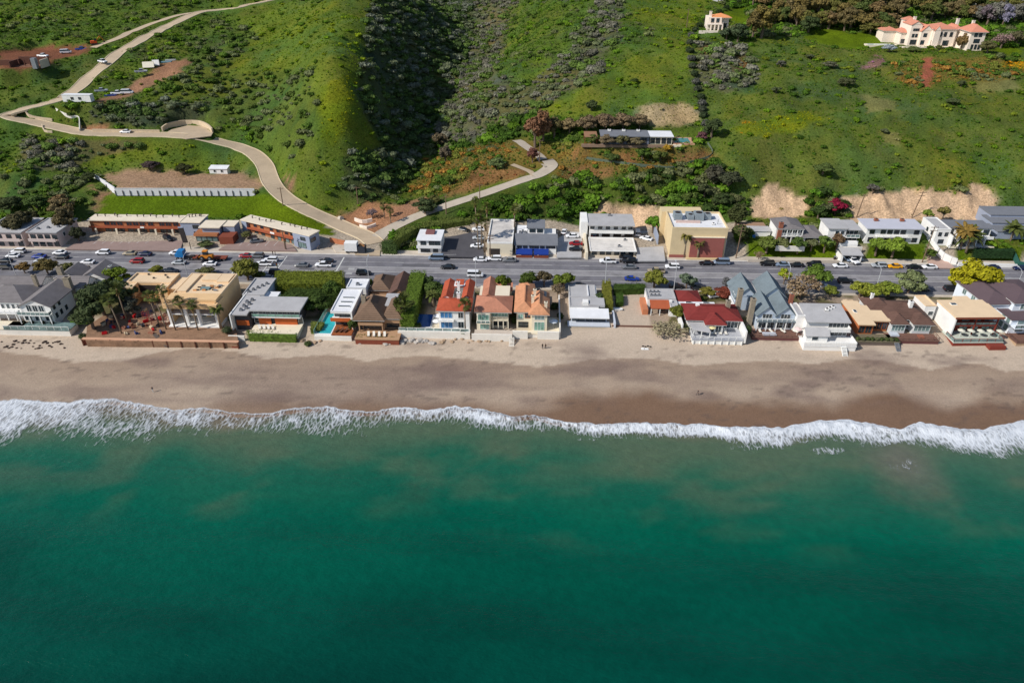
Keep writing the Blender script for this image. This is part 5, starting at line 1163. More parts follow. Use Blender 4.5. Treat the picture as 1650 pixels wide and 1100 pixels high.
# --- blue-grey gabled house
bgw = mat('blue_grey_siding', srgb((186,198,212)), .8, .06)
h = H('beach_house', 'tall blue-grey house with twin front gables above a dark red deck', 'house', (1216,532), 4.3)
r = h.R((1216,531),(1280,533),9,4.3); c = (r[0]+r[1])/2; h.wall((r[0]+.4,r[1]-.4,r[2]+.8,r[3]), 3, 9.0, bgw)
h.gable((r[0]+.3,c-.05,r[2]+.8,r[3]+1), 9.0, 2.5, 'y', blue_shingle, bgw, .5); h.gable((c+.05,r[1]-.3,r[2]+.8,r[3]+1), 9.0, 2.5, 'y', blue_shingle, bgw, .5)
r2 = (r[0]-3.6, r[0]+2.6, r[3]+1.6, r[3]+11); h.wall(r2, 4, 9.2, bgw); h.gable(r2, 9.2, 3.0, 'y', blue_shingle, bgw); r3 = (r[0]+4.0, r[1]-.2, r[3]+1.6, r[3]+11.5); h.wall(r3, 4, 9.4, bgw); h.gable(r3, 9.4, 3.2, 'y', blue_shingle, bgw)
h.wall((r2[1]+.002,r3[0]-.002,r[3]+1.0,r[3]+10), 4, 8.6, bgw); h.flat((r2[1]+.002,r3[0]-.002,r[3]+1.0,r[3]+10), 8.6, roof_grey, .2)
for u in (.27,.73): h.win('F', r[2]+.8, r[0]+(r[1]-r[0])*u, 7.7, 2.5, 1.9, frame_w, pane_m, 3)
h.box('balcony', r[0], r[1], r[2]-.6, r[2]+.79, 7.1, 7.35, blue_shingle); h.rail([(r[0]+.1,r[2]-.5),(r[1]-.1,r[2]-.5)], 7.35, .9, frame_w, 1.3)
for u in (.02,.26,.5,.74,.98): x = r[0]+(r[1]-r[0])*u; h.box('column', x-.12, x+.12, r[2]-.5, r[2]-.26, 4.3, 7.098, frame_w)
h.wins((r[0]+.4,r[1]-.4,r[2]+.8,r[3]), 4.6, (.15,.38,.62,.85), 2.0, 2.0, cols=2); h.wins(r2, 7.6, (.12,.3), 1.1, 1.5, 'L'); h.wins(r2, 5, (.12,.3,.6), 1.1, 1.6, 'L')
h.chimney(r[0]-1.0, r[2]+3.0, 3.5, 12.4, 1.3, 1.3, stone); h.chimney(r[0]-3.4, r[2]+8.0, 3.5, 12.8, 1.3, 1.3, stone); h.chimney(r[1]-.1, r[2]+7, 4, 11.8, 1.0, 1.0, brick)
d = (r[0]-1.6, r[1]+1.3, r[2]-3.6, r[2]+.79); h.deck(d, 4.2, deck_wood, 1.9, mat('dark_red_boards', srgb((104,66,64)), .85, .15, 1, 5)); h.rail([(d[0]+.1,d[3]-.3),(d[0]+.1,d[2]+.1),(d[1]-.1,d[2]+.1),(d[1]-.1,d[3]-.3)], 4.2, .95, deck_wood, 1.6)
h.box('hot_tub', d[0]+3.2, d[0]+6.8, d[2]+.6, d[2]+2.0, 4.202, 4.6, pale_grey)
for k, u in enumerate((.2,.42,.66,.9)): lounger(h.g+Vector((d[0]+(d[1]-d[0])*u,d[2]+3.0,-.098)), .3*k, ['first','second','third','fourth'][k]+' white lounger from the west on the dark red deck')
umbrella(h.g+Vector((d[1]-1.4,d[2]+1.2,-.098)), (226,200,196), 'pale pink umbrella at the east corner of the dark red deck', 1.1)
# --- white house with grey low roof
h = H('beach_house', 'bright white house with low grey roof, small front gable and white deck', 'house', (1296,540), 4.3)
r = h.R((1306,517),(1370,519),(1357,489),9.2); r = (r[0]-.6, r[1], r[2], r[3]); h.wall((r[0],r[1],r[2]+.6,r[3]), 3, 9.0, white); h.slope('roof_slope', [(r[0]-.4,r[2]-.2,9.05),(r[1]+.4,r[2]-.2,9.05),(r[1]+.2,r[3]-2,10.2),(r[0]-.2,r[3]-2,10.2)], roof_grey, .25); h.slope('roof_slope', [(r[0]-.2,r[3]-1.99,10.2),(r[1]+.2,r[3]-1.99,10.2),(r[1]+.4,r[3]+.6,9.0),(r[0]-.4,r[3]+.6,9.0)], dark_brown, .25)
h.wall((r[0]-2.2,r[0]-.01,r[2]+2.5,r[3]-.5), 3.6, 9.2, white); h.flat((r[0]-2.2,r[0]-.01,r[2]+2.5,r[3]-.5), 9.2, roof_grey, .3, white)
g2 = (r[0]-.6, r[0]+5.2, r[2]-2.6, r[2]+.59); h.wall(g2, 3.2, 6.6, white); h.gable(g2, 6.6, 1.3, 'x', roof_grey, white, .4); h.win('F', g2[2], g2[0]+2.4, 4.8, 1.6, 1.3)
h.box('balcony_slab', r[0]+5.3, r[1]+.2, r[2]-1.5, r[2]+.59, 6.7, 6.95, white); h.rail([(r[0]+5.3,r[2]-1.4),(r[1]+.1,r[2]-1.4),(r[1]+.1,r[2]+.4)], 6.95, .95, frame_w, 1.2, white)
h.win('F', r[2]+.6, r[0]+8.6, 7.1, 5.2, 1.6, frame_w, pane_m, 5); h.win('F', r[2]+.6, r[0]+8.6, 4.5, 5.4, 1.9, frame_w, pane_m, 5); h.wins(r, 7.4, (.3,.6), 1.1, 1.3, 'L')
for k in range(3): h.unit(r[0]+6.5+k*1.1, r[2]+5.2+k*.8, 9.75, .9, .8, .5, white)
d = (r[0]-1.6, r[1]+1.4, r[2]-4.6, r[2]+.59); h.deck(d, 4.25, white, 2.0, white); h.rail([(d[0]+.1,d[2]+.1),(d[1]-.1,d[2]+.1),(d[1]-.1,d[3]-.3)], 4.25, .95, frame_w, 1.4, white); h.stair(d[1]-4.2, d[1]-2.8, d[2], 4.1, d[2]-2.6, 2.3, frame_w, 8)
tag(MB().box(-.5,.5,-.35,.35,0,.7).box(-.45,.45,.2,.36,.7,1.2).build('garden_chair', mat('yellow_cushion', srgb((220,190,60)), .9, .1)), 'yellow garden chair at the west side of the bright white house', 'chair').location = G(1292,527,4.4)
# --- flat peach house
h = H('beach_house', 'low terracotta house with plain peach flat roof and planted sea terrace', 'house', (1380,536), 4.3)
terra = mat('terracotta_stucco', srgb((190,112,68)), .85, .12); y = h.R((1385,522),(1411,523),(1370,486),7.6); z2 = h.R((1411,516),(1436,517),(1406,490),7.6)
h.wall((y[0]+.2,y[1],y[2]+.6,y[3]), 3.4, 7.4, terra); h.wall((y[1]+.002,z2[1]-.3,z2[2]+.5,y[3]-2.5), 3.4, 7.4, terra); h.box('roof', y[0]-.3, y[1], y[2]-.3, y[3]+.3, 7.402, 7.75, roof_peach); h.box('roof', y[1]+.002, z2[1], z2[2]-.3, y[3]-2.2, 7.402, 7.74, roof_peach)
h.wins((y[0]+.2,y[1],y[2]+.6,0), 4.6, (.25,.7), 1.5, 2.0, fm=wood, cols=2); h.wins((y[1],z2[1]-.3,z2[2]+.5,0), 4.6, (.25,.55,.85), 1.2, 2.0, fm=wood, cols=2); h.skylight(y[0]+1.2, y[2]+7, 7.752, .9, 1.6)
d = (y[0]-1.6, z2[1]+1.2, y[2]-3.4, z2[2]+.49); h.deck((d[0],d[1],d[2],y[2]+.59), 4.2, mat('planted_terrace', srgb((112,104,84)), .95, .25), 2.0, mat('grey_timber', srgb((104,92,84)), .9, .2))
for k in range(9): shrub(h.g+Vector((d[0]+1+k*(d[1]-d[0]-2)/8,d[2]+.7,-.1)), 1.5, 1.0, [(84,96,56),(96,100,70),(70,84,44)][k%3], ['first','second','third','fourth','fifth','sixth','seventh','eighth','ninth'][k]+' low shrub from the west along the planted terrace of the peach roofed house', group='terrace shrubs of the peach roofed house')
h.stair(d[1]-1.6, d[1]-.4, d[2], 4.0, d[2]-3.2, 2.2, metal_g, 9)
hedge('driveway', [G(1352,476,4.95),G(1368,476,4.95),G(1392,500,4.8),G(1374,506,4.8)], 4.75, .12, (206,180,150), 'pale driveway between white house and peach roofed house', 0, .1, 'driveway')
# --- brown hip roofed house
h = H('beach_house', 'dark brown shingle house with several hip roofs and white glazed bays', 'house', (1442,532), 4.4)
r = h.R((1438,519),(1506,520),(1475,484),7.9); m_ = (r[0]+r[1])/2; wl = mat('grey_white_wall', srgb((206,208,208)), .85, .06)
h.wall((r[0]+.5,r[1]-.5,r[2]+3,r[3]), 3.6, 7.6, wl); h.hip((r[0],r[1],r[2]+2.6,r[3]), 7.7, 2.4, dark_brown, .4)
for a, b_ in ((r[0],r[0]+4.6),(r[1]-5.4,r[1])): h.wall((a+.3,b_-.3,r[2]+.4,r[2]+3.1), 3.6, 7.4, wl); h.hip((a,b_,r[2],r[2]+6), 7.5, 1.9, dark_brown, .3); h.win('F', r[2]+.4, (a+b_)/2, 5.0, b_-a-1.2, 2.0, frame_w, pane_t, 4)
r2 = (r[0]-3.2, r[0]+3.5, r[3]-6, r[3]+1.5); h.wall(r2, 4.4, 7.6, wl); h.hip(r2, 7.6, 2.0, dark_brown, .4); h.win('F', r[2]+3, m_, 4.8, 3.0, 1.9, frame_d, pane_m, 3); h.chimney(r[1]-4.4, r[2]+6.5, 7.6, 10.9, .9, 1.3, white); h.chimney(r[0]-1.2, r[3]-.8, 7.6, 10.2, .7, .7, white)
d = (r[0]-1.2, r[1]+.9, r[2]-3.4, r[2]+.39); h.deck(d, 4.2, deck_wood, 1.9, mat('dark_red_boards', (0,0,0))); h.rail([(d[0]+.1,d[2]+.1),(d[1]-.1,d[2]+.1),(d[1]-.1,d[3]-.3)], 4.2, .95, deck_wood, 1.7); h.box('hot_tub', d[0]+1.2, d[0]+3.4, d[2]+1.8, d[2]+3.6, 4.202, 4.7, pale_grey); h.box('planter', d[1]-5, d[1]-3.6, d[2]+1, d[2]+2.6, 4.202, 4.6, brick)
# --- wide peach roofed house with red brown balconies
h = H('beach_house', 'wide two-storey house with flat peach roof, red-brown balconies and glazed sea terrace', 'house', (1533,545), 4.3, 3.0)
r = h.R((1540,510),(1617,511),(1512,484),10.2); h.wall((r[0]+.4,r[1]-.4,r[2]+2.8,r[3]), 3, 9.9, cream); h.box('roof', r[0]-.2, r[1]+.3, r[2]-.5, r[3]+.2, 9.902, 10.3, roof_peach); h.box('roof_edge', r[0]-.32, r[1]+.42, r[2]-.62, r[2]-.5, 9.8, 10.35, red_wood)
rb = mat('red_brown_wall', srgb((128,56,44)), .85, .1)
for z, hh in ((4.4,2.3),(7.3,2.2)):
    for u in (.12,.4,.64,.88): h.win('F', r[2]+2.8, r[0]+(r[1]-r[0])*u, z, 2.3, hh-.3, rb, pane_t, 2)
    for u in (.26,.52,.76): x = r[0]+(r[1]-r[0])*u; h.box('pilaster', x-.5, x+.5, r[2]+2.68, r[2]+2.795, z-.1, z+hh, rb)
h.box('balcony', r[0]+.4, r[1]-.4, r[2]+.6, r[2]+2.79, 6.9, 7.2, rb); h.rail([(r[0]+.5,r[2]+.7),(r[1]-.5,r[2]+.7)], 7.2, .95, rb, 2.0, pane_t); h.box('side_wall', r[0]+.02, r[0]+.38, r[2]-.2, r[3], 3, 9.9, white)
for u in (.03,.5,.97): x = r[0]+(r[1]-r[0])*u; h.box('column', x-.15, x+.15, r[2]+.5, r[2]+.8, 4.3, 9.9, rb)
r2 = h.R((1490,490),(1512,494),(1483,475),9.6); h.wall(r2, 4.4, 9.3, white); h.flat(r2, 9.3, roof_peach, .3); h.win('F', r2[2], r2[0]+2, 6.5, 1.4, 1.2); h.skylight(r[0]+3, r[3]-2.5, 10.302, 1.6, 1.2); h.box('roof_step', r[0]+6, r[0]+10, r[3]+.25, r[3]+3, 4.8, 10.0, roof_peach); h.box('street_wall', r[0]+2, r[1]-1, r[3]+4.2, r[3]+4.5, 4.6, 6.8, rb)
d = (r[0]-.6, r[1]+.3, r[2]-3.4, r[2]+2.79); h.deck(d, 4.25, mat('pale_terrace', srgb((190,196,184)), .9, .1), 1.9, rb); h.rail([(d[0]+.1,d[3]-2),(d[0]+.1,d[2]+.1),(d[1]-.1,d[2]+.1),(d[1]-.1,d[3]-.5)], 4.25, 1, rb, 2.2, pane_t); h.box('stair_landing', d[1]-4.6, d[1]-.2, d[2]-1.9, d[2]-.02, 1.8, 3.9, rb)
for k in range(5): umbrella(h.g+Vector((d[0]+3+k*2.6,d[2]+3.0,-.05)), (206,204,188), ['first','second','third','fourth','fifth'][k]+' stone coloured umbrella from the west on the glazed terrace', 1.0)
# --- white house with dark roof at the eastern edge
h = H('beach_house', 'white three-part house with dark purple-brown roofs at the eastern edge of the row', 'house', (1615,546), 4.3, 5.0)
bl = mat('bluish_white_stucco', srgb((226,232,240)), .85, .05); dk = mat('plum_roof', srgb((96,80,84)), .9, .1, .5, 3)
r = h.R((1630,512),(1690,514),(1600,490),8.8); h.wall(r, 3, 8.4, bl); h.flat(r, 8.4, dk, .2, over=.3); r2 = h.R((1604,497),(1660,500),(1568,470),10.6); r2 = (r2[0], r2[1], r[3]-2, r[3]+12); h.wall(r2, 4, 10.2, bl); h.hip(r2, 10.2, 1.6, dk, .5)
r3 = (r2[1]-2, r2[1]+8, r[2]+5, r2[3]-2); h.wall(r3, 4, 11.2, bl); h.hip(r3, 11.2, 1.4, dk, .5)
h.wins(r, 6.9, (.15,.4), 1.4, 1.3, 'L', pm=pane_t); h.wins(r, 4.6, (.15,.4), 1.6, 1.8, 'L', pm=pane_t); h.wins(r2, 8.0, (.15,.4,.7), 1.6, 1.6, 'L', pm=pane_t, cols=2); h.wins(r2, 5.2, (.3,.7), 1.6, 1.6, 'L', pm=pane_t); h.wins(r, 4.8, (.3,.7), 2.2, 1.9, pm=pane_t); h.wins(r, 7.0, (.3,.7), 2.2, 1.2, pm=pane_t); h.wins(r3, 9, (.3,.6,.9), 1.8, 1.6, pm=pane_t, cols=2)
d = (r[0]-.5, r[1], r[2]-5, r[2]-.01); h.deck(d, 4.2, deck_wood, 1.6, mat('buff_seawall', srgb((178,150,122)), .9, .12)); h.rail([(d[0]+.1,d[3]-.5),(d[0]+.1,d[2]+.1),(d[1],d[2]+.1)], 4.2, .95, deck_wood, 1.6); h.box('balcony', r[0], r[1], r[2]-2, r[2]-.02, 6.6, 6.85, bl); h.rail([(r[0]+.1,r[2]-1.95),(r[1],r[2]-1.95)], 6.85, .9, frame_d, 1.6, pane_t)
# ================================================================== BUILDINGS INLAND OF THE HIGHWAY
lot_asphalt = mat('lot_asphalt', srgb((84,82,86)), .9, .12, .2, 3, stain=.2); paver = mat('brick_paving', srgb((150,128,120)), .9, .10, .3, 4, stain=.1)
def lot(name, pp, z, m, label, lines=()):
    w = [G(q[0], q[1], z) for q in pp]; w = w if _area(w) > 0 else w[::-1]; o = MB().prism([(p.x,p.y) for p in w], z-.4, z).build(name, m); tag(o, label, 'car park', kind='structure'); EXCL.append((min(p.x for p in w), max(p.x for p in w), min(p.y for p in w), max(p.y for p in w)))
    for a, b in lines: p, q = G(a[0],a[1],z+.006), G(b[0],b[1],z+.006); MB().bar(p, q, .12, .006).build('stall_line', paint, o)
    return o
lot('car_park', [(105,401),(290,404),(296,384),(300,378),(150,376)], 5.6, paver, 'pinkish paved forecourt of the long motel', [((x,396-.02*x),(x+10,386)) for x in range(150,240,14)])
lot('car_park', [(352,402),(478,404),(470,394),(405,378),(385,380),(372,390)], 5.6, paver, 'pinkish paved forecourt of the slanted motel wing', [((x,396),(x+8,388)) for x in range(385,450,14)])
lot('car_park', [(712,413),(780,414),(775,366),(735,366),(712,374)], 5.9, lot_asphalt, 'dark asphalt lot between the small store and the palms', [((722+k*13,376),(728+k*13,368)) for k in range(4)]+[((762,376+k*12),(776,375+k*12)) for k in range(3)]+[((715,411),(735,410))])
lot('car_park', [(897,414),(937,414),(938,374),(880,372),(897,384)], 5.9, roof_grey, 'pale concrete yard beside the blue awning building')
lot('car_park', [(1025,420),(1072,420),(1066,372),(1028,372)], 6.1, roof_grey, 'pale alley between the long white shops and the tan building', [((1034,400),(1062,400))])
lot('car_park', [(541,406),(572,408),(572,398),(555,384),(530,388)], 5.5, conc, 'pale yard beside the white trailer')
# pavement with a kerb along the inland side of the road
o = MB().box(-900,900,218.62,222.4,4.6,5.16).build('pavement', conc); tag(o, 'pale concrete pavement along the inland side of the highway', 'pavement', kind='structure')
for k in range(-70, 71): link('kerb_stone', bpy.data.meshes.get('kerb_stone') or MB().box(0,2.96,0,.22,0,.17).mesh('kerb_stone', stone_w), o, loc=(k*3.0, 218.40, 5.035))
o = MB().box(-900,900,195.4,196.58,4.6,5.15).build('pavement', conc); tag(o, 'narrow concrete pavement along the beach side of the highway', 'pavement', kind='structure')
# crosswalk and stop line
for k in range(9):
    a = G(446+k*3.6, 438.5-k*2.95, 5.045); o = MB().box(-1.5,1.5,-.28,.28,0,.005).build('crosswalk_bar', paint, ROAD); o.location = (-86.5+0*k, 200.0+k*1.95, 5.044)
for y0, y1 in ((199.0,216.5),): 
    for x in (-88.6,-84.4): MB().box(x-.15,x+.15,y0,y1,5.046,5.050).build('crosswalk_edge', paint, ROAD)
MB().box(-65.2,-64.8,199.2,216.2,5.046,5.05).build('stop_line', paint, ROAD); MB().box(-98.2,-97.8,197.4,204.5,5.046,5.05).build('stop_line', paint, ROAD)
for y in (203.4,206.6): 
    for x in (-60.5,-57.2):
        for j in range(3): MB().box(x-1.0,x+1.0,y+.3+j*.5,y+.52+j*.5,5.046,5.05).build('road_legend', paint, ROAD)

# --- apartments at the western edge
pinkw = mat('pinkish_stucco', srgb((206,188,180)), .85, .08)
for nm, lab, a, b, bk, base in (('apartment_block','pinkish two-storey apartment block with grey roof partly hidden by a dark tree',(-30,374),(34,374),(-10,351),(-30,394)), ('apartment_block','grey-roofed apartment block with pale balconies west of the long motel',(44,374),(90,375),(64,352),(46,396))):
    h = H(nm, lab, 'building', base, 5.4); r = h.R(a, b, bk, 10.6); h.wall(r, 4.5, 10.5, pinkw); h.flat(r, 10.5, roof_grey, .3, over=.35)
    h.box('balcony', r[0]+.3, r[1]-.3, r[2]-1.3, r[2]-.01, 7.7, 7.95, pinkw); h.box('balcony_wall', r[0]+.3, r[1]-.3, r[2]-1.3, r[2]-1.15, 7.952, 8.8, pinkw); h.wins(r, 8.2, (.15,.4,.65,.9), 1.6, 1.5, fm=frame_d); h.wins(r, 5.6, (.15,.4,.65,.9), 1.6, 1.6, fm=frame_d); h.wins(r, 8, (.3,.7), 1.2, 1.3, 'R')
    for k in range(3): h.unit(r[0]+2+k*3, r[2]+3+k, 10.57, .8, .8, .4)
# --- motel: long wing, office, slanted wing
mw = mat('motel_timber', srgb((186,120,80)), .8, .14, 1.0, 5, rows=(.35,'Z')); mw2 = mat('motel_balcony', srgb((164,88,60)), .8, .12, 1, 5); mg = mat('motel_grey', srgb((150,158,176)), .8, .06); mr = mat('cream_gravel_roof', srgb((226,212,190)), .9, .07, .4, 3, stain=.1)
def roof_vents(h, r, z, n, seed):
    g = random.Random(seed)
    for k in range(n):
        x = r[0]+1.2+(r[1]-r[0]-2.4)*(k+g.uniform(.1,.8))/n; y = r[3]-g.uniform(.9,2.4); o = h.part('roof_vent', MB().tube([(x,y,h.z(z)),(x,y,h.z(z+.8))], .16, 6), frame_d); h.part('vent_elbow', MB().tube([(x,y,h.z(z+.803)),(x+.5,y,h.z(z+.85))], .17, 6), frame_d, o)
h = H('motel', 'long two-storey motel wing with timber balcony front and flat cream roof', 'building', (139,380), 5.7)
r = h.R((136,357.5),(290,358),(152,345.5),10.7); h.wall((r[0]+.2,r[1],r[2]+1.8,r[3]), 4.5, 10.4, mw); h.box('roof', r[0]-.2, r[1]+.1, r[2]+1.2, r[3]+.3, 10.402, 10.75, mr); h.box('balcony', r[0]+.2, r[1], r[2]+.6, r[2]+1.79, 8.0, 8.25, mw2); h.box('balcony_wall', r[0]+.2, r[1], r[2]+.6, r[2]+.75, 8.252, 8.75, mw2)
for u in (.19,.26,.33,.43,.5,.57,.66,.78,.85,.93): h.win('F', r[2]+1.8, r[0]+(r[1]-r[0])*u, 8.7, 1.9, 1.3, mw2, pane_m, 2); h.win('F', r[2]+1.8, r[0]+(r[1]-r[0])*u, 5.8, 2.0, 1.7, frame_d, pane_m, 2)
for u in (.08,.3,.54,.72,.9): x = r[0]+(r[1]-r[0])*u; h.box('pier', x-.3, x+.3, r[2]+.1, r[2]+.5, 5.3, 7.998, cream)
roof_vents(h, r, 10.752, 12, 3); e = h.R((289,358),(321,358),(303,345.5),10.9); h.wall(e, 4.5, 10.7, mg); h.flat(e, 10.7, mr, .2, over=.3); h.win('F', e[2], e[1]-1.6, 8.6, 2.0, 1.2, frame_d); h.win('F', e[2], e[1]-1.6, 6.0, 2.0, 1.3, frame_d); roof_vents(h, e, 10.78, 5, 8)
h.box('motel_sign_board', r[0]+(r[1]-r[0])*.56, r[0]+(r[1]-r[0])*.6, r[2]+.5, r[2]+.595, 8.2, 8.8, white)
h = H('motel_office', 'low glazed motel office with timber canopy between the two motel wings', 'building', (312,393), 5.6)
r = h.R((311,378),(350,378),(335,366),8.3); h.box('canopy', r[0], r[1], r[2], r[3], 7.6, 8.4, mw); h.wall((r[0]+.5,r[1]-.4,r[2]+.5,r[3]), 4.8, 7.598, mg); h.wins((r[0]+.5,r[1]-.4,r[2]+.5,0), 5.7, (.12,.37,.63,.88), 1.7, 1.7, pm=pane_t, fm=frame_d)
r2 = h.R((322,365),(352,366),(334,355),10.6); h.wall((r2[0]+.4,r2[1]-.2,r2[2]+.4,r2[3]), 5, 10.2, mg); h.box('roof', r2[0]-.4, r2[1]+.4, r2[2]-.4, r2[3]+.4, 10.202, 10.55, mr); s3 = h.R((352,357),(372,352),(370,346),10.2); h.box('stair_tower', r2[1]+.5, r2[1]+4.5, r2[2]+2, r2[3]+1, 5, 10.0, mg); h.box('stair_roof', r2[1]+.45, r2[1]+4.7, r2[2]+1.8, r2[3]+1.2, 10.002, 10.3, mr); h.box('stair_block', r2[1]+.6, r2[1]+5.5, r2[2]-3, r2[2]+1.7, 5, 8.2, red_wood)
a, b = G(386,354.5,10.7), G(497,380.5,10.7); rot = math.degrees(math.atan2(b.y-a.y, b.x-a.x))
h = H('motel', 'slanted two-storey motel wing with timber front, grey end block and flat cream roof', 'building', (398,378), 5.7, rot)
r = h.R((386,354.5),(497,380.5),(401,346),10.7); L = r[1]-r[0]; h.wall((r[0]+2.5,r[0]+L*.76,r[2]+1.4,r[3]), 4.5, 10.4, mw); h.wall((r[0]+L*.76+.002,r[1]-.2,r[2]+.4,r[3]), 4.5, 10.4, mg); h.wall((r[0]+.2,r[0]+2.498,r[2]+.4,r[3]), 4.5, 10.4, mg); h.box('roof', r[0]-.2, r[1]+.2, r[2]+.3, r[3]+.3, 10.402, 10.75, mr)
h.box('balcony', r[0]+2.6, r[0]+L*.76, r[2]+.1, r[2]+1.39, 7.9, 8.15, mw2); h.box('balcony_wall', r[0]+2.6, r[0]+L*.76, r[2]+.1, r[2]+.25, 8.152, 8.5, mw2)
for u in (.18,.28,.42,.52,.64,.72): h.win('F', r[2]+1.4, r[0]+L*u, 8.6, 1.5, 1.3, mw2, pane_m); h.win('F', r[2]+1.4, r[0]+L*u, 5.8, 1.5, 1.8, frame_d, pane_t if u > .5 else pane_m)
h.win('F', r[2]+.4, r[0]+L*.9, 8.4, 2.0, 1.1, frame_d); h.win('F', r[2]+.4, r[0]+L*.88, 5.7, 3.2, 1.7, frame_d, pane_t, 3); h.wins((r[0],r[1]-.2,r[2],r[3]), 8, (.4,), 2.4, 1.2, 'R', fm=frame_d); roof_vents(h, r, 10.752, 9, 5); h.box('motel_sign_board', r[0]+L*.44, r[0]+L*.5, r[2]-.02, r[2]+.095, 8.3, 8.9, white)
h = H('roadside_sign', 'tall dark pylon sign board standing before the motel office', 'sign', (308,402), 5.16)
h.part('pole', MB().tube([(0,0,-.3),(0,0,2.6)], .12, 7), frame_d); h.part('board', MB().box(-2.0,-.3,-.18,.18,2.602,8.2), frame_d).rotation_euler = (0,R(-4),0); h.part('board_trim', MB().box(-2.05,-.25,-.2,.2,8.0,8.35), mg).rotation_euler = (0,R(-4),0)
# --- small white store
h = H('store', 'small white two-storey store with upper balcony beside the dark car park', 'building', (673,408), 5.6)
r = h.R((673,408),(711,408),9.5,5.6); h.wall((r[0],r[1],r[2]+.8,r[3]), 4.5, 10.0, white); h.box('roof', r[0]-.3, r[1]+.2, r[2]+.2, r[3]+.2, 10.002, 10.25, roof_white); h.box('balcony', r[0]-.2, r[1]+.1, r[2]-.4, r[2]+.79, 7.5, 7.7, white); h.box('balcony_wall', r[0]-.2, r[1]+.1, r[2]-.4, r[2]-.25, 7.702, 8.6, white)
h.box('roof_well', r[0]+2.2, r[0]+5.2, r[2]+5, r[2]+8, 10.252, 10.9, mat('dull_red_metal', srgb((130,86,84)), .8, .2)); h.wins((r[0],r[1],r[2]+.8,0), 8.0, (.25,.6,.85), 1.7, 1.6, fm=frame_d); h.wins((r[0],r[1],r[2]+.8,0), 5.7, (.22,.42,.75), 1.5, 1.5, fm=frame_d); h.wins(r, 5.8, (.4,.7), 1.2, 1.4, 'L')
# --- flat white building by the palms
h = H('commercial_building', 'plain white building with stained flat roof and blank front by the palms', 'building', (786,412), 5.6)
r = h.R((785,391.5),(826,392),(787,354),9.6); h.wall(r, 4.5, 9.4, cream); h.flat(r, 9.4, mat('stained_roof', srgb((206,200,194)), .9, .1, .4, 3, stain=.3), .5, white); h.box('garage_door', r[0]+.6, r[0]+4.2, r[2]-.06, r[2]-.004, 5.3, 7.6, frame_d)
# --- blue awning building
h = H('restaurant', 'white building with bright blue awnings, slate roof and small upper storey', 'building', (830,414), 5.6)
r = h.R((829,393),(898,394),(838,379),9.0); h.wall((r[0]+.3,r[1]-.3,r[2]+.5,r[3]+7), 4.5, 8.7, white); h.slope('roof_slope', [(r[0]-.2,r[2]-.2,8.8),(r[1]+.2,r[2]-.2,8.8),(r[1]+.2,r[3]+.3,9.6),(r[0]-.2,r[3]+.3,9.6)], roof_dark, .25)
h.wins((r[0]+.3,r[1]-.3,r[2]+.5,0), 7.4, (.1,.24,.4,.52,.66,.8,.92), 1.4, 1.0, fm=frame_d)
blue_awn = mat('blue_awning', srgb((26,56,138)), .7, .06)
for a, b_ in ((.04,.42),(.46,.8)): x0, x1 = r[0]+(r[1]-r[0])*a, r[0]+(r[1]-r[0])*b_; h.slope('awning', [(x0,r[2]-2.3,6.5),(x1,r[2]-2.3,6.5),(x1,r[2]+.49,7.2),(x0,r[2]+.49,7.2)], blue_awn, .08); h.box('terrace_front', x0, x1, r[2]-2.3, r[2]-2.1, 4.9, 5.9, red_wood); h.box('valance', x0, x1, r[2]-2.34, r[2]-2.3, 6.15, 6.5, blue_awn)
h.box('sign_board', r[0]+(r[1]-r[0])*.42, r[0]+(r[1]-r[0])*.46, r[2]+.4, r[2]+.49, 6.4, 7.2, blue_awn); u = h.R((850,367),(877,367),(852,354),11.0); h.wall(u, 6, 10.8, white); h.box('roof', u[0]-.3, u[1]+.3, u[2]-.3, u[3]+.3, 10.802, 11.1, roof_dark); h.wins(u, 9.3, (.3,.75), 1.9, 1.2, fm=frame_d, cols=2); h.box('roof_terrace', r[0]+.4, u[0]-.02, r[3]+.4, u[3], 8.702, 8.9, roof_white); h.box('roof_terrace', u[0], r[1]-2, r[3]+.4, u[2]-.02, 8.702, 8.9, roof_white)
for k in range(4): h.unit(r[0]+1.6+k*.9, r[3]+2+k%2, 8.902, .8, .8, .6)
# --- white apartments and long shops
h = H('apartment_block', 'white two-storey apartments with grey roof and carports below the bare bluff', 'building', (949,380), 6.0)
r = h.R((949,362.5),(1022,363),(938,344),11.6); h.wall((r[0]+.4,r[1]-.2,r[2]+1.4,r[3]), 5, 11.2, white); h.box('roof', r[0]-.2, r[1]+.3, r[2]-.2, r[3]+.3, 11.202, 11.55, roof_grey); h.box('walkway', r[0]+.4, r[1], r[2]+.1, r[2]+1.39, 8.4, 8.65, white); h.box('walkway_wall', r[0]+.4, r[1], r[2]+.1, r[2]+.22, 8.652, 9.5, white); h.wins((r[0]+.4,r[1],r[2]+1.4,0), 9.6, (.06,.24,.42,.6,.78,.93), 1.3, 1.1, fm=frame_d)
for u in (.15,.4,.65,.9): x = r[0]+(r[1]-r[0])*u; h.box('carport', x-1.4, x+1.4, r[2]+1.3, r[2]+1.395, 5.9, 8.2, interior_shade)  # dark sheets on the wall paint the shade inside the carports
h.box('end_wall', r[0]-2.6, r[0]-.25, r[2]+2, r[3]+.5, 5.5, 11.9, white); h.unit((r[0]+r[1])/2, r[3]-1.6, 11.552, 1, .8, .5)
h = H('shop_row', 'long single-storey white shops with broad pale flat roof at the highway', 'building', (953,411), 5.6)
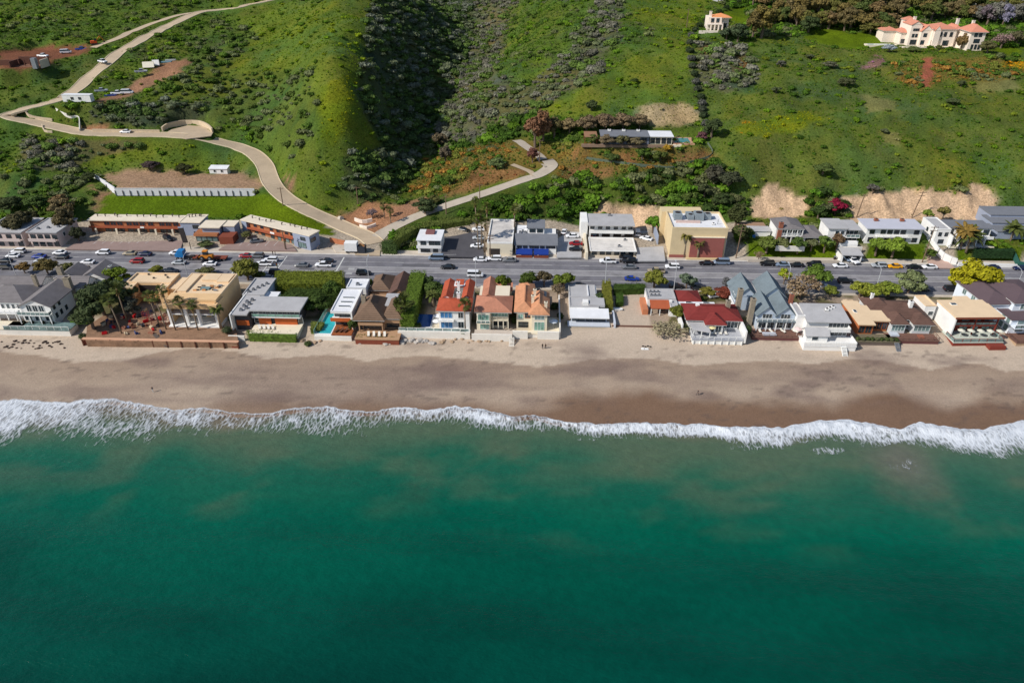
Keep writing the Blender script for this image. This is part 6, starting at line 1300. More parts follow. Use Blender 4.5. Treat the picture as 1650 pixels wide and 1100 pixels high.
r = h.R((951,404),(1026,405),(946,382),7.4); h.wall((r[0]+.3,r[1]-.2,r[2]+1.0,r[3]), 4.6, 7.2, cream); h.flat((r[0],r[1],r[2],r[3]), 7.2, mat('pale_stained_roof', srgb((222,216,208)), .9, .08, .4, 3, stain=.25), .25, white); h.box('dividing_wall', r[0]-1.6, r[0]-.8, r[2]-2, r[3]+6, 5, 7.6, cream)
h.wins((r[0]+.3,r[1]-.2,r[2]+1,0), 5.6, (.08,.26,.4,.58,.72,.9), 1.5, 1.1, fm=frame_d); h.unit(r[0]+10, r[2]+4, 7.265, .9, .8, .5); h.unit(r[1]-3, r[3]-2, 7.265, .8, .8, .4)
# --- tan building with red brick panel
tanb = mat('tan_render', srgb((216,194,154)), .85, .07, .4, 4, stain=.08); redb = mat('red_brick', srgb((158,94,86)), .9, .10, 1, 6, rows=(.42,'Z'))
h = H('commercial_building', 'tall tan building with large red brick panel and grey machines on its white roof', 'building', (1077,414), 5.4)
r = h.R((1078,413.5),(1166,415),14.5,5.4); zt = 15.2; h.wall(r, 4.5, zt, tanb); h.flat(r, zt, roof_white, .7, tanb); w = r[1]-r[0]; h.box('brick_panel', r[0]+w*.36, r[0]+w*.96, r[2]-.55, r[2]-.004, 5.2, 12.6, redb); h.box('brick_base', r[0]-.06, r[0]+w*.3, r[2]-.08, r[2]-.004, 5.2, 6.2, redb); h.box('panel_cap', r[0]+w*.355, r[0]+w*.965, r[2]-.62, r[2]-.004, 12.602, 12.8, cream)
h.box('inset_wall', r[1]-.02, r[1]+.25, r[2]+.3, r[2]+5, 5.2, 11.5, mg); h.box('roof_step', r[0]+2, r[0]+10, r[2]+5.4, r[2]+6.4, zt+.062, zt+.7, mat('pinkish_roof', srgb((206,180,170)), .9, .1)); h.box('rear_wing', r[0]-1.5, r[0]+12.5, r[3]+.05, r[3]+5, 5.5, zt+.4, tanb); h.box('side_fence', r[0]-3.0, r[0]-2.7, r[2]+8, r[3]+4, 5, 9.5, mg)
for x, y, a, b_, c in ((3.0,9.5,2.6,3.6,2.0),(7.2,9.0,2.0,3.0,1.6),(10.0,9.2,3.0,3.6,2.2),(13.0,9.6,2.2,2.6,1.8),(8.6,11.8,5.0,1.6,1.3)): h.unit(r[0]+x, r[2]+y, zt+.065, a, b_, c, mat('machine_grey', srgb((136,146,152)), .7, .15, 1.5, 5))
h.unit(r[0]+w*.78, r[2]+4.4, zt+.065, .8, .8, .4, white); h.part('roof_pipe', MB().tube([(r[0]+w*.86,r[2]+4.6,h.z(zt+.06)),(r[0]+w*.86,r[2]+4.6,h.z(zt+1.8))], .1, 6), metal_g); h.box('planter', r[0]+w*.3, r[1]-.5, r[2]-1.9, r[2]-.7, 5.1, 5.6, mat('buff_planter', srgb((206,184,140)), .9, .08))
# --- white garage and house on the bank
h = H('garage', 'small white flat-roofed garage at the western end of the green bank', 'garage', (1204,382), 8.6)
r = h.R((1205,371.5),(1242,372),(1206,364),11.2); h.wall(r, 7.5, 11.0, white); h.flat(r, 11.0, roof_grey, .15, over=.25); h.box('roof_deck', r[0]-1, r[1], r[3]+.1, r[3]+5, 8.5, 10.6, mat('brown_roof', srgb((160,128,104)), .9, .1)); h.box('blue_tarp', r[0]+.8, r[0]+2.6, r[2]-1.2, r[2]-.1, 8.3, 9.8, mat('blue_tarp', srgb((60,130,200)), .7, .1))
h = H('house', 'white two-storey house with grey hip roofs and tall red brick chimney above the shrubs', 'house', (1248,384), 8.8)
r = h.R((1254,366),(1296,366.5),(1245,350),14.4); h.wall((r[0],r[1]-.4,r[2]+1.3,r[3]), 8, 14.0, white); h.hip((r[0],r[1],r[2],r[3]), 14.0, 1.2, shingle, .3, 1.6); h.box('balcony', r[0]+1, r[1]-.4, r[2]-.2, r[2]+1.29, 11.1, 11.35, white); h.rail([(r[0]+1,r[2]-.1),(r[1]-.4,r[2]-.1)], 11.35, .9, frame_w, 1.3)
for k in range(5): x = r[0]+1.6+k*1.7; h.box('column', x-.12, x+.12, r[2]-.1, r[2]+.14, 8.8, 13.8, white)
h.wins((r[0]+1,r[1]-.4,r[2]+1.3,0), 11.6, (.15,.38,.62,.85), 1.4, 1.7); h.wins((r[0]+1,r[1]-.4,r[2]+1.3,0), 9, (.2,.5,.8), 1.6, 1.8); h.chimney(r[0]+.9, r[2]+.2, 8.5, 15.8, 1.3, .9, brick)
r2 = h.R((1294,379.5),(1327,380),(1292,361),11.8); h.wall((r2[0]+.4,r2[1]-.4,r2[2]+.6,r2[3]), 8, 11.4, white); h.hip(r2, 11.4, 1.3, shingle, .3); h.wins((r2[0]+.4,r2[1]-.4,r2[2]+.6,0), 9.6, (.28,.52,.76), 1.5, 1.3, fm=frame_d); h.box('patio_wall', r[0]-1, r2[0], r[2]-4.5, r[2]-4.2, 7.8, 9.6, stone_w)
# --- white house with balcony, carport below
h = H('house', 'white split-level house with glazed balconies behind the white carport', 'house', (1335,386), 8.9)
r = h.R((1337,368),(1366,368.5),(1327,352.5),14.2); r2 = h.R((1365,370),(1388,370.5),(1358,355),13.8); h.wall((r[0],r[1],r[2]+.4,r[3]), 8, 14, white); h.box('roof', r[0]-.4, r[1]+.2, r[2]-.2, r[3]+.3, 14.002, 14.3, roof_grey); h.wall((r[1]+.002,r2[1],r2[2]+1.4,r2[3]), 8, 13.6, white); h.box('roof', r[1]+.25, r2[1]+.3, r2[2]-.2, r2[3]+.3, 13.602, 13.9, roof_grey)
for z in (8.9,11.2): h.box('balcony', r[1]+.1, r2[1], r2[2]-.3, r2[2]+1.39, z-.2, z, white); h.rail([(r[1]+.2,r2[2]-.2),(r2[1]-.1,r2[2]-.2)], z, .95, frame_w, 1.5, pane_t); h.win('F', r2[2]+1.4, (r[1]+r2[1])/2, z+.1, 4.2, 1.8, frame_w, pane_m, 3)
h.wins((r[0],r[1],r[2]+.4,0), 12, (.5,.8), 1.2, 1.2); h.wins((r[0],r[1],r[2]+.4,0), 9.2, (.6,), 1.6, 1.3); h.box('terrace_wall', r[1]-1, r2[1]+.5, r2[2]-3, r2[2]-2.7, 7, 9, stone_w)
h = H('carport', 'white sloping-roofed carport sheltering cars beside the highway', 'garage', (1359,419), 5.5)
r = h.R((1359,410),(1390,410.5),(1352,399),8.2); h.slope('roof_slope', [(r[0]-.3,r[2]-.2,8.1),(r[1]+.3,r[2]-.2,8.1),(r[1]+.1,r[3],8.9),(r[0]-.1,r[3],8.9)], roof_grey, .25); h.box('rear_wall', r[0], r[1], r[3]-.3, r[3], 5, 9.8, white); h.box('upper_wall', r[0], r[1], r[3]+.02, r[3]+1.5, 5, 10.2, white)
for x in (r[0]+.1,(r[0]+r[1])/2,r[1]-.1): h.box('post', x-.14, x+.14, r[2]+.1, r[2]+.4, 5, 7.8, white)
h.box('side_wall', r[0]-.3, r[0]-.02, r[2]+.5, r[3], 5, 7.6, white); h.box('side_wall', r[1]+.02, r[1]+.3, r[2]+.5, r[3], 5, 7.6, white)
# --- long white apartments
h = H('apartment_block', 'long white two-storey apartments with pale grey roof below the bare bluff', 'building', (1400,390), 9.0)
r = h.R((1399,367),(1491,368),(1383,351.5),14.6); h.wall((r[0]+.3,r[1]-.2,r[2]+.8,r[3]), 8, 14.2, white); h.box('roof', r[0]-.3, r[1]+.2, r[2]-.3, r[3]+.2, 14.202, 14.5, mat('lilac_roof', srgb((190,190,200)), .9, .06, .4, 3)); h.box('balcony', r[0]+3.5, r[1]-4.5, r[2]-.4, r[2]+.79, 11.3, 11.5, white); h.rail([(r[0]+3.5,r[2]-.3),(r[1]-4.5,r[2]-.3)], 11.5, .95, frame_w, 2)
h.wins((r[0]+.3,r[1]-.2,r[2]+.8,0), 12.2, (.1,.3,.42,.54,.66,.9), 1.5, 1.3, fm=frame_d, cols=2); h.wins((r[0]+.3,r[1]-.2,r[2]+.8,0), 9.4, (.1,.28,.4,.55,.7,.9), 1.5, 1.4, fm=frame_d, cols=2); h.unit(r[0]+5, r[3]-2, 14.502, 1.2, 1, .7, brick); h.unit(r[1]-5, r[3]-2, 14.502, 1.2, 1, .7, brick)
# --- stepped white terraces
h = H('terrace_houses', 'white terrace of stepped balconied houses with slate roof behind the date palms', 'building', (1520,394), 9.2)
r = h.R((1532,370),(1606,372),(1512,354),14.0); h.wall((r[0],r[1],r[2]+2.5,r[3]), 8.5, 13.6, white); h.box('roof', r[0]-.2, r[1]+.2, r[2]+2.2, r[3]+.3, 13.602, 13.95, roof_dark); n = 5; s_ = (r[1]-r[0])/n
for k in range(n):
    x0 = r[0]+k*s_; h.box('party_wall', x0-.15, x0+.15, r[2]-2.5+.4*k, r[2]+2.49, 8.5, 12.8-.25*k, white); h.box('balcony', x0+.16, x0+s_-.16, r[2]-.5, r[2]+2.49, 11.0, 11.2, white); h.box('balcony_wall', x0+.16, x0+s_-.16, r[2]-.5, r[2]-.35, 11.202, 12.0, white); h.win('F', r[2]+2.5, x0+s_/2, 11.4, s_*.6, 1.7, frame_d, pane_m, 2); h.win('F', r[2]+2.5, x0+s_/2, 9.2, s_*.6, 1.6, frame_d, pane_m, 2); h.box('terrace', x0+.16, x0+s_-.16, r[2]-2.4, r[2]+2.4, 8.4, 9.1, [cream, roof_grey][k%2])
bw = h.R((1507,380),(1531,385),(1500,355),13.0); h.wall((r[0]-4.8,r[0]-.2,r[2]-.5,r[3]+1), 8.5, 14.2, white); h.flat((r[0]-4.8,r[0]-.2,r[2]-.5,r[3]+1), 14.2, roof_grey, .3, white); h.wins((r[0]-4.8,r[0]-.2,r[2]-.5,0), 12, (.3,.75), .9, 1.2, fm=frame_d); h.wins((r[0]-4.8,r[0]-.2,r[2]-.5,r[3]), 11.5, (.25,.6), 1.0, 1.2, 'L', fm=frame_d); h.wins((r[0]-4.8,r[0]-.2,r[2]-.5,0), 9.4, (.5,), 1.6, 1.3, fm=frame_d)
h = H('warehouse', 'broad low building with three tiers of grey roof at the foot of the eastern hillside', 'building', (1612,372), 9.5)
for k, (a, b_, c) in enumerate((((1608,372),(1690,374),(1600,360)), ((1600,358),(1690,360),(1596,346)), ((1597,345),(1690,347),(1594,332)))):
    z = 12.2+k*1.0; r = h.R(a, b_, c, z); h.wall(r, 8, z-.25, mg); h.box('roof', r[0]-.2, r[1], r[2]-.2, r[3]+.1, z-.248, z, roof_dark)
# --- free walls and hedges on the eastern bank
def wall_line(name, pts, hgt, th, m, label, cat='wall', zf=None):
    W_ = [G(a, b, z) for a, b, z in pts]; o = thing(name, label, cat, W_[0])
    for a, b in zip(W_[:-1], W_[1:]):
        d = b-a; d2 = Vector((d.x,d.y,0)); n = Vector((-d2.y,d2.x,0)).normalized()*th/2; u = Vector((0,0,hgt)); dn = Vector((0,0,-.8)); e = d2.normalized()*.02; a2, b2 = a-W_[0]+e, b-W_[0]-e
        MB().idx([a2-n+dn,b2-n+dn,b2+n+dn,a2+n+dn,a2-n+u,b2-n+u,b2+n+u,a2+n+u], [(0,3,2,1),(4,5,6,7),(0,1,5,4),(1,2,6,5),(2,3,7,6),(3,0,4,7)]).build('wall_panel', m, o)
    return o
wall_line('boundary_wall', [(1494,386,9.2),(1502,396,8.4),(1510,406,7.4),(1520,415,6.4),(1532,421,5.8),(1541,424,5.5)], 1.6, .5, white, 'curving white stepped wall beside the pinkish ramp')
wall_line('boundary_wall', [(1543,427,5.3),(1575,427.5,5.3),(1605,428.5,5.3),(1638,430,5.3)], .9, .4, white, 'low white wall at the pavement below the date palms')
wall_line('boundary_wall', [(1205,420,5.4),(1260,421,5.4),(1310,421.5,5.4),(1352,422,5.4)], .5, .4, conc, 'low concrete wall below the shrub covered bank')
hedge('hedge', [G(1566,412,7.2),G(1634,413,7.2),G(1634,405,8),G(1568,404,8)], 6.6, 2.6, (40,62,34), 'dark green clipped hedge below the stepped white terrace')
tag(flat_poly('ramp', [(1498,431),(1540,432),(1528,422),(1512,412),(1502,398),(1492,392),(1490,400)], 5.45, mat('pinkish_ramp', srgb((190,160,146)), .9, .1)), 'pinkish paved ramp beside the curving white wall', 'ramp', kind='structure')
for px, lab in ((1645,'green fabric covered fence at the eastern edge of the lawn'),): wall_line('fence', [(1633,412,7),(1640,428,5.5),(1660,431,5.5)], 1.6, .12, mat('green_fabric', srgb((44,92,82)), .9, .15), lab, 'fence')
# white trailer with dark container
h = H('trailer', 'white box trailer parked at the mouth of the hill road', 'trailer', (555,408), 5.5); h.part('body', MB().box(.2,4.4,0,2.6,.7,3.6), white)
for x in (.9,3.6):
    for y in (.1,2.3): h.part('wheel', MB().tube([(x,y,.42),(x,y+.28,.42)], .42, 10), frame_d)
h.part('drawbar', MB().bar((-.9,1.3,.7),(.2,1.3,.7),.12), frame_d)
h = H('dumpster', 'dark open container with scrap beside the white trailer', 'container', (577,408), 5.5); h.part('bin', MB().box(0,2.4,0,2.4,0,.2).box(0,.15,0,2.4,.2,2.4).box(2.25,2.4,0,2.4,.2,2.4).box(.15,2.25,0,.15,.2,2.4).box(.15,2.25,2.25,2.4,.2,2.4), mat('dark_steel', srgb((54,58,66)), .7, .2))
for k in range(5): h.part('scrap', MB().bar((.3+.35*k,.4,1.2),(.7+.3*k,2.0,2.9-.2*k),.2), raw)
wall_line('boundary_wall', [(532,389,6),(545,392,5.8),(556,394,5.6)], 1.5, .3, mat('terracotta_wall', (0,0,0)), 'short terracotta wall behind the white trailer')

pm_ = mat('asphalt_patch', srgb((96,95,99)), .95, .12)
for k, (x, y, a, b) in enumerate(((-130,203,6,2.4),(-40,211,9,1.6),(12,200,5,2.0),(48,214,7,1.4),(95,206.4,11,1.2),(130,200,6,2.2),(-75,207,5,1.6),(-12,216.8,8,1.1),(70,199,4,1.5))): MB().box(x-a/2,x+a/2,y-b/2,y+b/2,5.035,5.0365).build('asphalt_patch', pm_, ROAD)
# ================================================================== BUILDINGS AND WALLS ON THE HILLSIDE
def on(px, py): return HP(px, py)
# mansion
w_, mz = PADS['mansion']; mz += .05
vil = mat('villa_stucco', srgb((238,222,206)), .85, .05); vt = mat('villa_tile', srgb((212,142,116)), .85, .12, 1, 5, rows=(.4,'X'), bump=.4)
h = H('mansion', 'large cream mansion with terracotta roofs, gabled bays and end tower on the hilltop', 'house', (1450,76), mz)
def blk(px0, px1, pyb, dep, hgt, back=0):
    r = h.R((px0,pyb),(px1,pyb),dep,mz); h.wall(r, mz-1.5, mz+hgt, vil); return r
a = blk(1448,1460,72,8,5.5); h.hip(a, mz+5.5, 1.3, vt); b = blk(1461,1478,74,10,9.5); h.gable(b, mz+9.5, 1.5, 'y', vt, vil, .3); h.wins(b, mz+.6, (.35,.65), 1.3, 2.0, fm=frame_d, cols=2); h.wins(b, mz+3.8, (.35,.65), 1.0, 1.4, fm=frame_d); h.wins(b, mz+6.6, (.3,.5,.7), .7, 1.0, fm=frame_d)
c = blk(1479,1496,75,11,7.0); h.gable(c, mz+7, 2.4, 'y', vt, vil, .3); h.wins(c, mz+4.2, (.4,), 1.5, 1.5, fm=frame_d, cols=2); h.wins(c, mz+.8, (.3,), 1.6, 1.8, fm=frame_d)
d = blk(1497,1534,76,12,8.0); h.hip(d, mz+8, 2.0, vt, .5); h.wins(d, mz+4.6, (.35,.55,.8), 1.2, 1.9, fm=frame_d, cols=2); h.wins(d, mz+.6, (.15,.65), 2.6, 2.2, fm=frame_d, cols=3); g2 = (d[0]+.4,d[0]+3.2,d[2]-1.0,d[2]-.01); h.wall(g2, mz-1, mz+7.5, vil); h.gable(g2, mz+7.5, 2.0, 'y', vt, vil, .15)
e = h.R((1535,80),(1556,80),11,mz); e = (d[1]+.01,e[1],d[2]+2,d[3]); h.wall(e, mz-1, mz+7.4, vil); h.hip(e, mz+7.4, 1.8, vt, .5); f = blk(1557,1580,82,11,8.2); h.hip(f, mz+8.2, 2.6, vt, .8); h.wins(f, mz+.6, (.3,.55,.78), .9, 2.0, fm=frame_d); h.wins(f, mz+3.4, (.5,), 2.6, 1.6, fm=frame_d, cols=2); h.wins(f, mz+6.0, (.35,.65), 1.4, 1.6, fm=frame_d, cols=2)
h.box('tower', a[1]-1, a[1]+4, b[2]+9, b[2]+13, mz, mz+10.5, vil); h.hip((a[1]-1,a[1]+4,b[2]+9,b[2]+13), mz+10.5, 1.2, vt, .4); l = (a[0]-6,a[0]+1,a[3]-2,a[3]+6); h.wall(l, mz-1, mz+5.5, vil); h.hip(l, mz+5.5, 1.4, vt); h.wins(a, mz+.6, (.3,.6,.85), .9, 1.8, fm=frame_d)
for x, y, z in ((b[1]-1,b[3]-2,11.8),(e[0]+4,e[3]-2,11.2),(f[1]-2,f[3]-1,11.6)): h.chimney(x, y, mz+7, mz+z, 1.1, 1.1, vil)
h.box('terrace_wall', a[0]-2, d[1], c[2]-4.4, c[2]-4.0, mz-2.2, mz+.5, vil); h.box('terrace', a[0]-2, f[1]+1, c[2]-3.95, c[2]-.2, mz-2, mz+.02, cream); o = h.box('pool_deck', a[0]-16, a[0]-1, a[2]-2.5, a[2]+1.5, mz-1.5, mz+.1, cream); h.box('pool_surface', a[0]-15, a[0]-4, a[2]-1.6, a[2]+.4, mz+.102, mz+.12, mat('pale_pool', srgb((150,190,196)), .1, .1), o)
# small villa
w_, vz = PADS['villa']; vz += .05
h = H('villa', 'small white hilltop villa with orange tile roof and arched terrace', 'house', (1140,48), vz)
r = h.R((1141,41),(1162,41),9,vz+2); h.wall(r, vz-1, vz+5.6, vil); h.hip((r[0]+2,r[1]+4.5,r[2]+.6,r[3]), vz+5.6, 1.4, mat('villa_orange_tile', srgb((226,150,96)), .85, .12), .4); h.wall((r[1]+.01,r[1]+4,r[2]+2,r[3]), vz-1, vz+5.5, vil); h.chimney(r[0]+1.2, r[2]+3, vz+5, vz+8, 1.1, 1.1, vil)
t = (r[0]-1.2,r[1]+.2,r[2]-3.2,r[2]-.01); h.box('terrace_deck', t[0], t[1], t[2], t[3], vz+2.6, vz+2.9, vil)
for k in range(5): x = t[0]+.2+(t[1]-t[0]-.4)*k/4; h.box('pier', x-.3, x+.3, t[2], t[2]+.5, vz-1.5, vz+2.598, vil)
h.rail([(t[0],t[2]+.1),(t[1],t[2]+.1)], vz+2.9, .8, vil, 1.4); h.wins(r, vz+3.2, (.3,.7), 1.4, 1.9, fm=frame_d); h.wins((r[1],r[1]+4,r[2]+2,0), vz+.6, (.5,), 2.0, 2.0, fm=frame_d); h.box('forecourt', t[0]-4, t[1]+3, t[2]-3, t[2]-.05, vz-1.2, vz+.05, cream); h.box('retaining_wall', t[0]-4.2, t[1]+6, t[2]-3.4, t[2]-3.05, vz-2.5, vz+.4, vil)
g = on(1262,22); tag(MB().box(0,3,0,.5,-1,3.6).box(3.01,7,0,.5,-1,2.6).box(7.01,11,0,.5,-1,1.6).build('ruin_wall', vil), 'stepped white wall standing among the hilltop trees', 'wall').location = on(1246,24)
for px, py, s_, lab in ((1152,2,9,'white garden pavilion at the very top above the small villa'), (1458,6,12,'pinkish house peeking out above the mansion trees'), (1567,14,7,'grey shed roof among the trees above the mansion'), (1632,6,12,'peach house peeking out at the top above the purple trees')):
    q = on(px, py); h = H('house', lab, 'house', (px,py), q.z); m1, m2 = ((vil, vt) if 'p' in lab.split()[0] else (white, roof_grey)); h.wall((-s_/2,s_/2,0,7), q.z-2, q.z+3.6, m1); h.hip((-s_/2,s_/2,0,7), q.z+3.6, 1.4, m2, .4); h.wins((-s_/2,s_/2,0,7), q.z+1, (.2,.5,.8), 1.2, 1.6, fm=frame_d)
# long terrace house on the slope
w_, tz = PADS['terrace_house']; tz += .05
h = H('hillside_house', 'long low house with white and shade-darkened flat roofs beside a hillside pool', 'house', (970,230), tz)
r = h.R((1047,220),(1086,220),(1062,211),tz+3.2); h.wall((r[0]+.4,r[1]-.4,r[2]+.8,r[3]), tz-1, tz+2.9, cream); h.box('roof', r[0], r[1], r[2], r[3]+.2, tz+2.902, tz+3.2, roof_white); h.wins((r[0]+.4,r[1]-.4,r[2]+.8,0), tz+.3, (.12,.36,.62,.86), 1.5, 2.0, fm=frame_d)
r2 = h.R((968,219),(1046,219.5),(980,209),tz+3.4); r2 = (r2[0], r[0]-.02, r2[2], r2[3]); h.wall((r2[0]+.4,r2[1],r2[2]+1,r2[3]), tz-1, tz+3.0, mat('shaded_wall', srgb((110,116,130)), .85, .1)); h.box('roof', r2[0], r2[1], r2[2], r2[3], tz+3.002, tz+3.35, roof_dark); h.wins((r2[0]+.4,r2[1],r2[2]+1,0), tz+.3, (.1,.26,.42,.58,.74,.9), 1.7, 2.1, fm=frame_d, cols=2)  # west part: shade is put into the dark roof and wall colours
for x in (.2,.5,.8): h.unit(r2[0]+(r2[1]-r2[0])*x, r2[3]-2, tz+3.352, 1.2, 1, .6, white)
c = h.R((942,221),(963,221),(945,212),tz+2.8); h.box('carport_roof', c[0], c[1], c[2], c[3], tz+2.7, tz+2.9, mat('faded_timber', srgb((150,112,84)), .9, .15))
for x in (c[0]+.2,c[1]-.2):
    for y in (c[2]+.2,c[3]-.2): h.box('carport_post', x-.1, x+.1, y-.1, y+.1, tz-.5, tz+2.698, red_wood)
p = h.R((1088,229),(1113,230),(1098,222),tz+.3); h.box('pool_deck', p[0]-1, p[1]+1.5, p[2]-2.2, p[3]+1, tz-1.5, tz+.2, mat('pool_paving', srgb((196,150,124)), .9, .1)); h.box('pool_surface', p[0], p[1], p[2], p[3], tz+.202, tz+.22, mat('dull_pool', srgb((70,140,146)), .1, .1)); h.box('retaining_wall', p[0]-3, p[0]+2, p[2]-3.4, p[2]-2.3, tz-2, tz+.1, cream); h.box('terrace', c[0]-1, r[1], r2[2]-.4, r2[2]+.9, tz-1.0, tz+.02, mat('brown_paving', srgb((140,116,98)), .9, .15))
# container office on the bend
w_, cz = PADS['container']; cz += .05
h = H('site_office', 'long white container office at the hairpin of the hill road', 'container', (102,166), cz); r = h.R((102,165.5),(148,165.5),3.0,cz); h.box('body', r[0], r[1], r[2], r[3], cz+.3, cz+3.1, white); h.box('roof', r[0]-.1, r[1]+.1, r[2]-.1, r[3]+.1, cz+3.102, cz+3.25, roof_white)
for u in (.35,.62): h.win('F', r[2], r[0]+(r[1]-r[0])*u, cz+1.3, 1.1, .9, frame_d)
for u in (.05,.35,.65,.95): x = r[0]+(r[1]-r[0])*u; h.box('support', x-.2, x+.2, r[2]+.4, r[3]-.4, cz-.8, cz+.298, conc)
# white retaining wall of concrete panels
w_, dz = PADS['dirt']
pts = [(152,288),(162,294),(173,301),(187,311)]; n_ = 19
o = thing('retaining_wall', 'long white concrete panel wall above the lawn behind the motel', 'wall', G(187,311,dz-.6))
base = [G(a, b, dz-1.2+.9*(1-i/3)) for i, (a, b) in enumerate(pts)] + [G(187+(411-187)*k/n_, 311+.6*k/n_, dz-1.2) for k in range(1, n_+1)]
wm_ = mat('white_concrete', srgb((222,220,222)), .85, .06, .6, 4, stain=.12); o.location = base[3]
for a, b in zip(base[:-1], base[1:]):
    d = b-a; L = Vector((d.x,d.y,0)).length; q = MB().box(.04,L-.04,-.12,.12,-1,1.75).box(.0,L,-.2,.2,1.752,1.88).build('wall_panel', wm_, o); q.location = a-base[3]; q.rotation_euler = (0,0,math.atan2(d.y,d.x))
    q = MB().box(-.16,.16,-.34,-.13,-1,1.0).build('buttress', mat('dark_concrete', srgb((92,88,90)), .9, .1), o); q.location = b-base[3]; q.rotation_euler = (0,0,math.atan2(d.y,d.x))
g = G(411,319,dz-3.2); tag(MB().box(0,3.6,0,2.4,-1,1.8).box(-.15,3.75,-.15,2.55,1.802,2.0).build('utility_vault', wm_), 'white concrete vault at the eastern end of the panel wall', 'utility box').location = g
h = H('shed', 'small white shed with pale roof at the edge of the bare pad', 'shed', (338,280), dz); r = h.R((338,279.5),(367,279.5),3,dz); h.box('wall', r[0], r[1], r[2], r[3], dz-.5, dz+1.9, white); h.slope('roof_slope', [(r[0]-.2,r[2]-.3,dz+1.92),(r[1]+.2,r[2]-.3,dz+1.92),(r[1]+.2,r[3]+.2,dz+2.5),(r[0]-.2,r[3]+.2,dz+2.5)], roof_white, .12); h.wins(r, dz+.5, (.3,.7), .9, .9)
# low walls along the turnaround and bends
def terrain_wall(name, pp, hgt, th, m, label, cat='wall'):
    P_ = [Vector(q) for q in smooth_line([HP(a, b) for a, b in pp], 2.2)]; o = thing(name, label, cat, P_[0])
    for a, b in zip(P_[:-1], P_[1:]):
        d = b-a; n = Vector((-d.y,d.x,0)).normalized()*th/2; u = Vector((0,0,hgt)); dn = Vector((0,0,-1.0)); e = Vector((d.x,d.y,0)).normalized()*.01; a2, b2 = a-P_[0]+e, b-P_[0]-e
        MB().idx([a2-n+dn,b2-n+dn,b2+n+dn,a2+n+dn,a2-n+u,b2-n+u,b2+n+u,a2+n+u], [(0,3,2,1),(4,5,6,7),(0,1,5,4),(1,2,6,5),(2,3,7,6),(3,0,4,7)]).build('wall_panel', m, o)
    return o
sandst = mat('sandstone_wall', srgb((204,184,156)), .9, .12, .8, 4)
terrain_wall('retaining_wall', [(262,212),(270,206),(285,202),(300,200.5),(322,201),(336,207),(343,214)], 1.8, .6, sandst, 'curved sandstone wall round the turnaround bay')
terrain_wall('retaining_wall', [(150,212.5),(180,213),(215,213.5),(258,214)], 1.2, .4, sandst, 'low sandstone wall along the straight of the hill road')
terrain_wall('retaining_wall', [(42,182),(48,188),(62,192),(85,195)], 1.0, .5, sandst, 'short curved wall inside the hairpin bend')
terrain_wall('garden_wall', [(91,178),(105,186),(120,190),(128,192),(129,212)], 1.0, .3, stone_w, 'thin pale wall stepping down beside the hairpin')
terrain_wall('retaining_wall', [(68,203),(72,212),(85,214)], .8, .4, sandst, 'short sandstone wall outside the hairpin bend')
terrain_wall('planter_wall', [(572,356),(585,360),(600,357)], 1.3, .5, vil, 'upper curved white planter wall at the canyon mouth', 'wall'); terrain_wall('planter_wall', [(580,366),(592,369),(606,364)], 1.1, .5, vil, 'lower curved white planter wall at the canyon mouth', 'wall')
terrain_wall('fence', [(945,256),(980,261),(1020,266),(1060,270),(1085,271),(1115,262),(1142,254),(1148,245),(1140,232)], .8, .08, mat('green_mesh', srgb((96,108,92)), .9, .2), 'green mesh fence round the garden below the hillside house', 'fence')
q = on(547,352); tag(MB().tube([(0,0,0),(1.2,-1.0,.4)], .9, 12).build('drain_pipe', conc), 'concrete drain pipe mouth beside the hill road', 'pipe').location = q
# excavation in the west: foundation walls, machines
pz = PADS['pit'][1]; rust = mat('rust_formwork', srgb((96,62,50)), .9, .2)
h = H('foundation', 'reddish concrete foundation walls of a building in the excavation', 'foundation', (20,108), pz)
h.box('wall', 0, 14, 6, 6.6, pz-.5, pz+3.4, rust); h.box('wall', 0, .6, -2, 5.99, pz-.5, pz+2.6, rust); h.box('wall', 13.4, 14, 0, 5.99, pz-.5, pz+3.0, conc); h.box('wall', -8, -.01, 3, 3.6, pz-.5, pz+2.4, rust); h.box('slab', .61, 13.39, 0, 5.99, pz-.5, pz+.15, mat('brown_slab', srgb((128,92,72)), .9, .15)); h.box('tower_form', 10.5, 12.5, -1.5, .5, pz-.5, pz+4.0, metal_g)
for k in range(4): h.box('column_form', 2+k*2.6, 2.4+k*2.6, 2, 2.4, pz+.152, pz+2.8, rust)
# ================================================================== VEHICLES
car_paint = tinted('car_paint', .28, .5, 'OBJECT', 'color', .04, 1.0); car_glass = glass('car_glass', (.015,.02,.025), .08); tyre_m = mat('tyre', (.018,.018,.02), .9, .1); rim_m = mat('wheel_rim', srgb((150,152,156)), .4, .1, metal=.6); lamp_w = mat('head_lamp', srgb((225,225,220)), .2, .05); lamp_r = mat('tail_lamp', srgb((150,20,20)), .3, .05)
def loft(stations, m=0):
    """body skin through cross sections (x, half width, z low, z high) with chamfered edges"""
    mb = MB(); n = 8
    for x, w, a, b in stations:
        c = min(.18, (b-a)*.35); e = w-.13
        mb.v.extend([(x,-e,a),(x,e,a),(x,w,a+c*.6),(x,w,b-c),(x,e,b),(x,-e,b),(x,-w,b-c),(x,-w,a+c*.6)])
    for i in range(len(stations)-1):
        for k in range(n): mb.f.append((i*n+k, (i+1)*n+k, (i+1)*n+(k+1)%n, i*n+(k+1)%n)); mb.m.append(m)
    mb.f.append(tuple(range(n-1,-1,-1))[::-1]); mb.m.append(m); mb.f.append(tuple((len(stations)-1)*n+k for k in range(n))[::-1]); mb.m.append(m)
    return mb
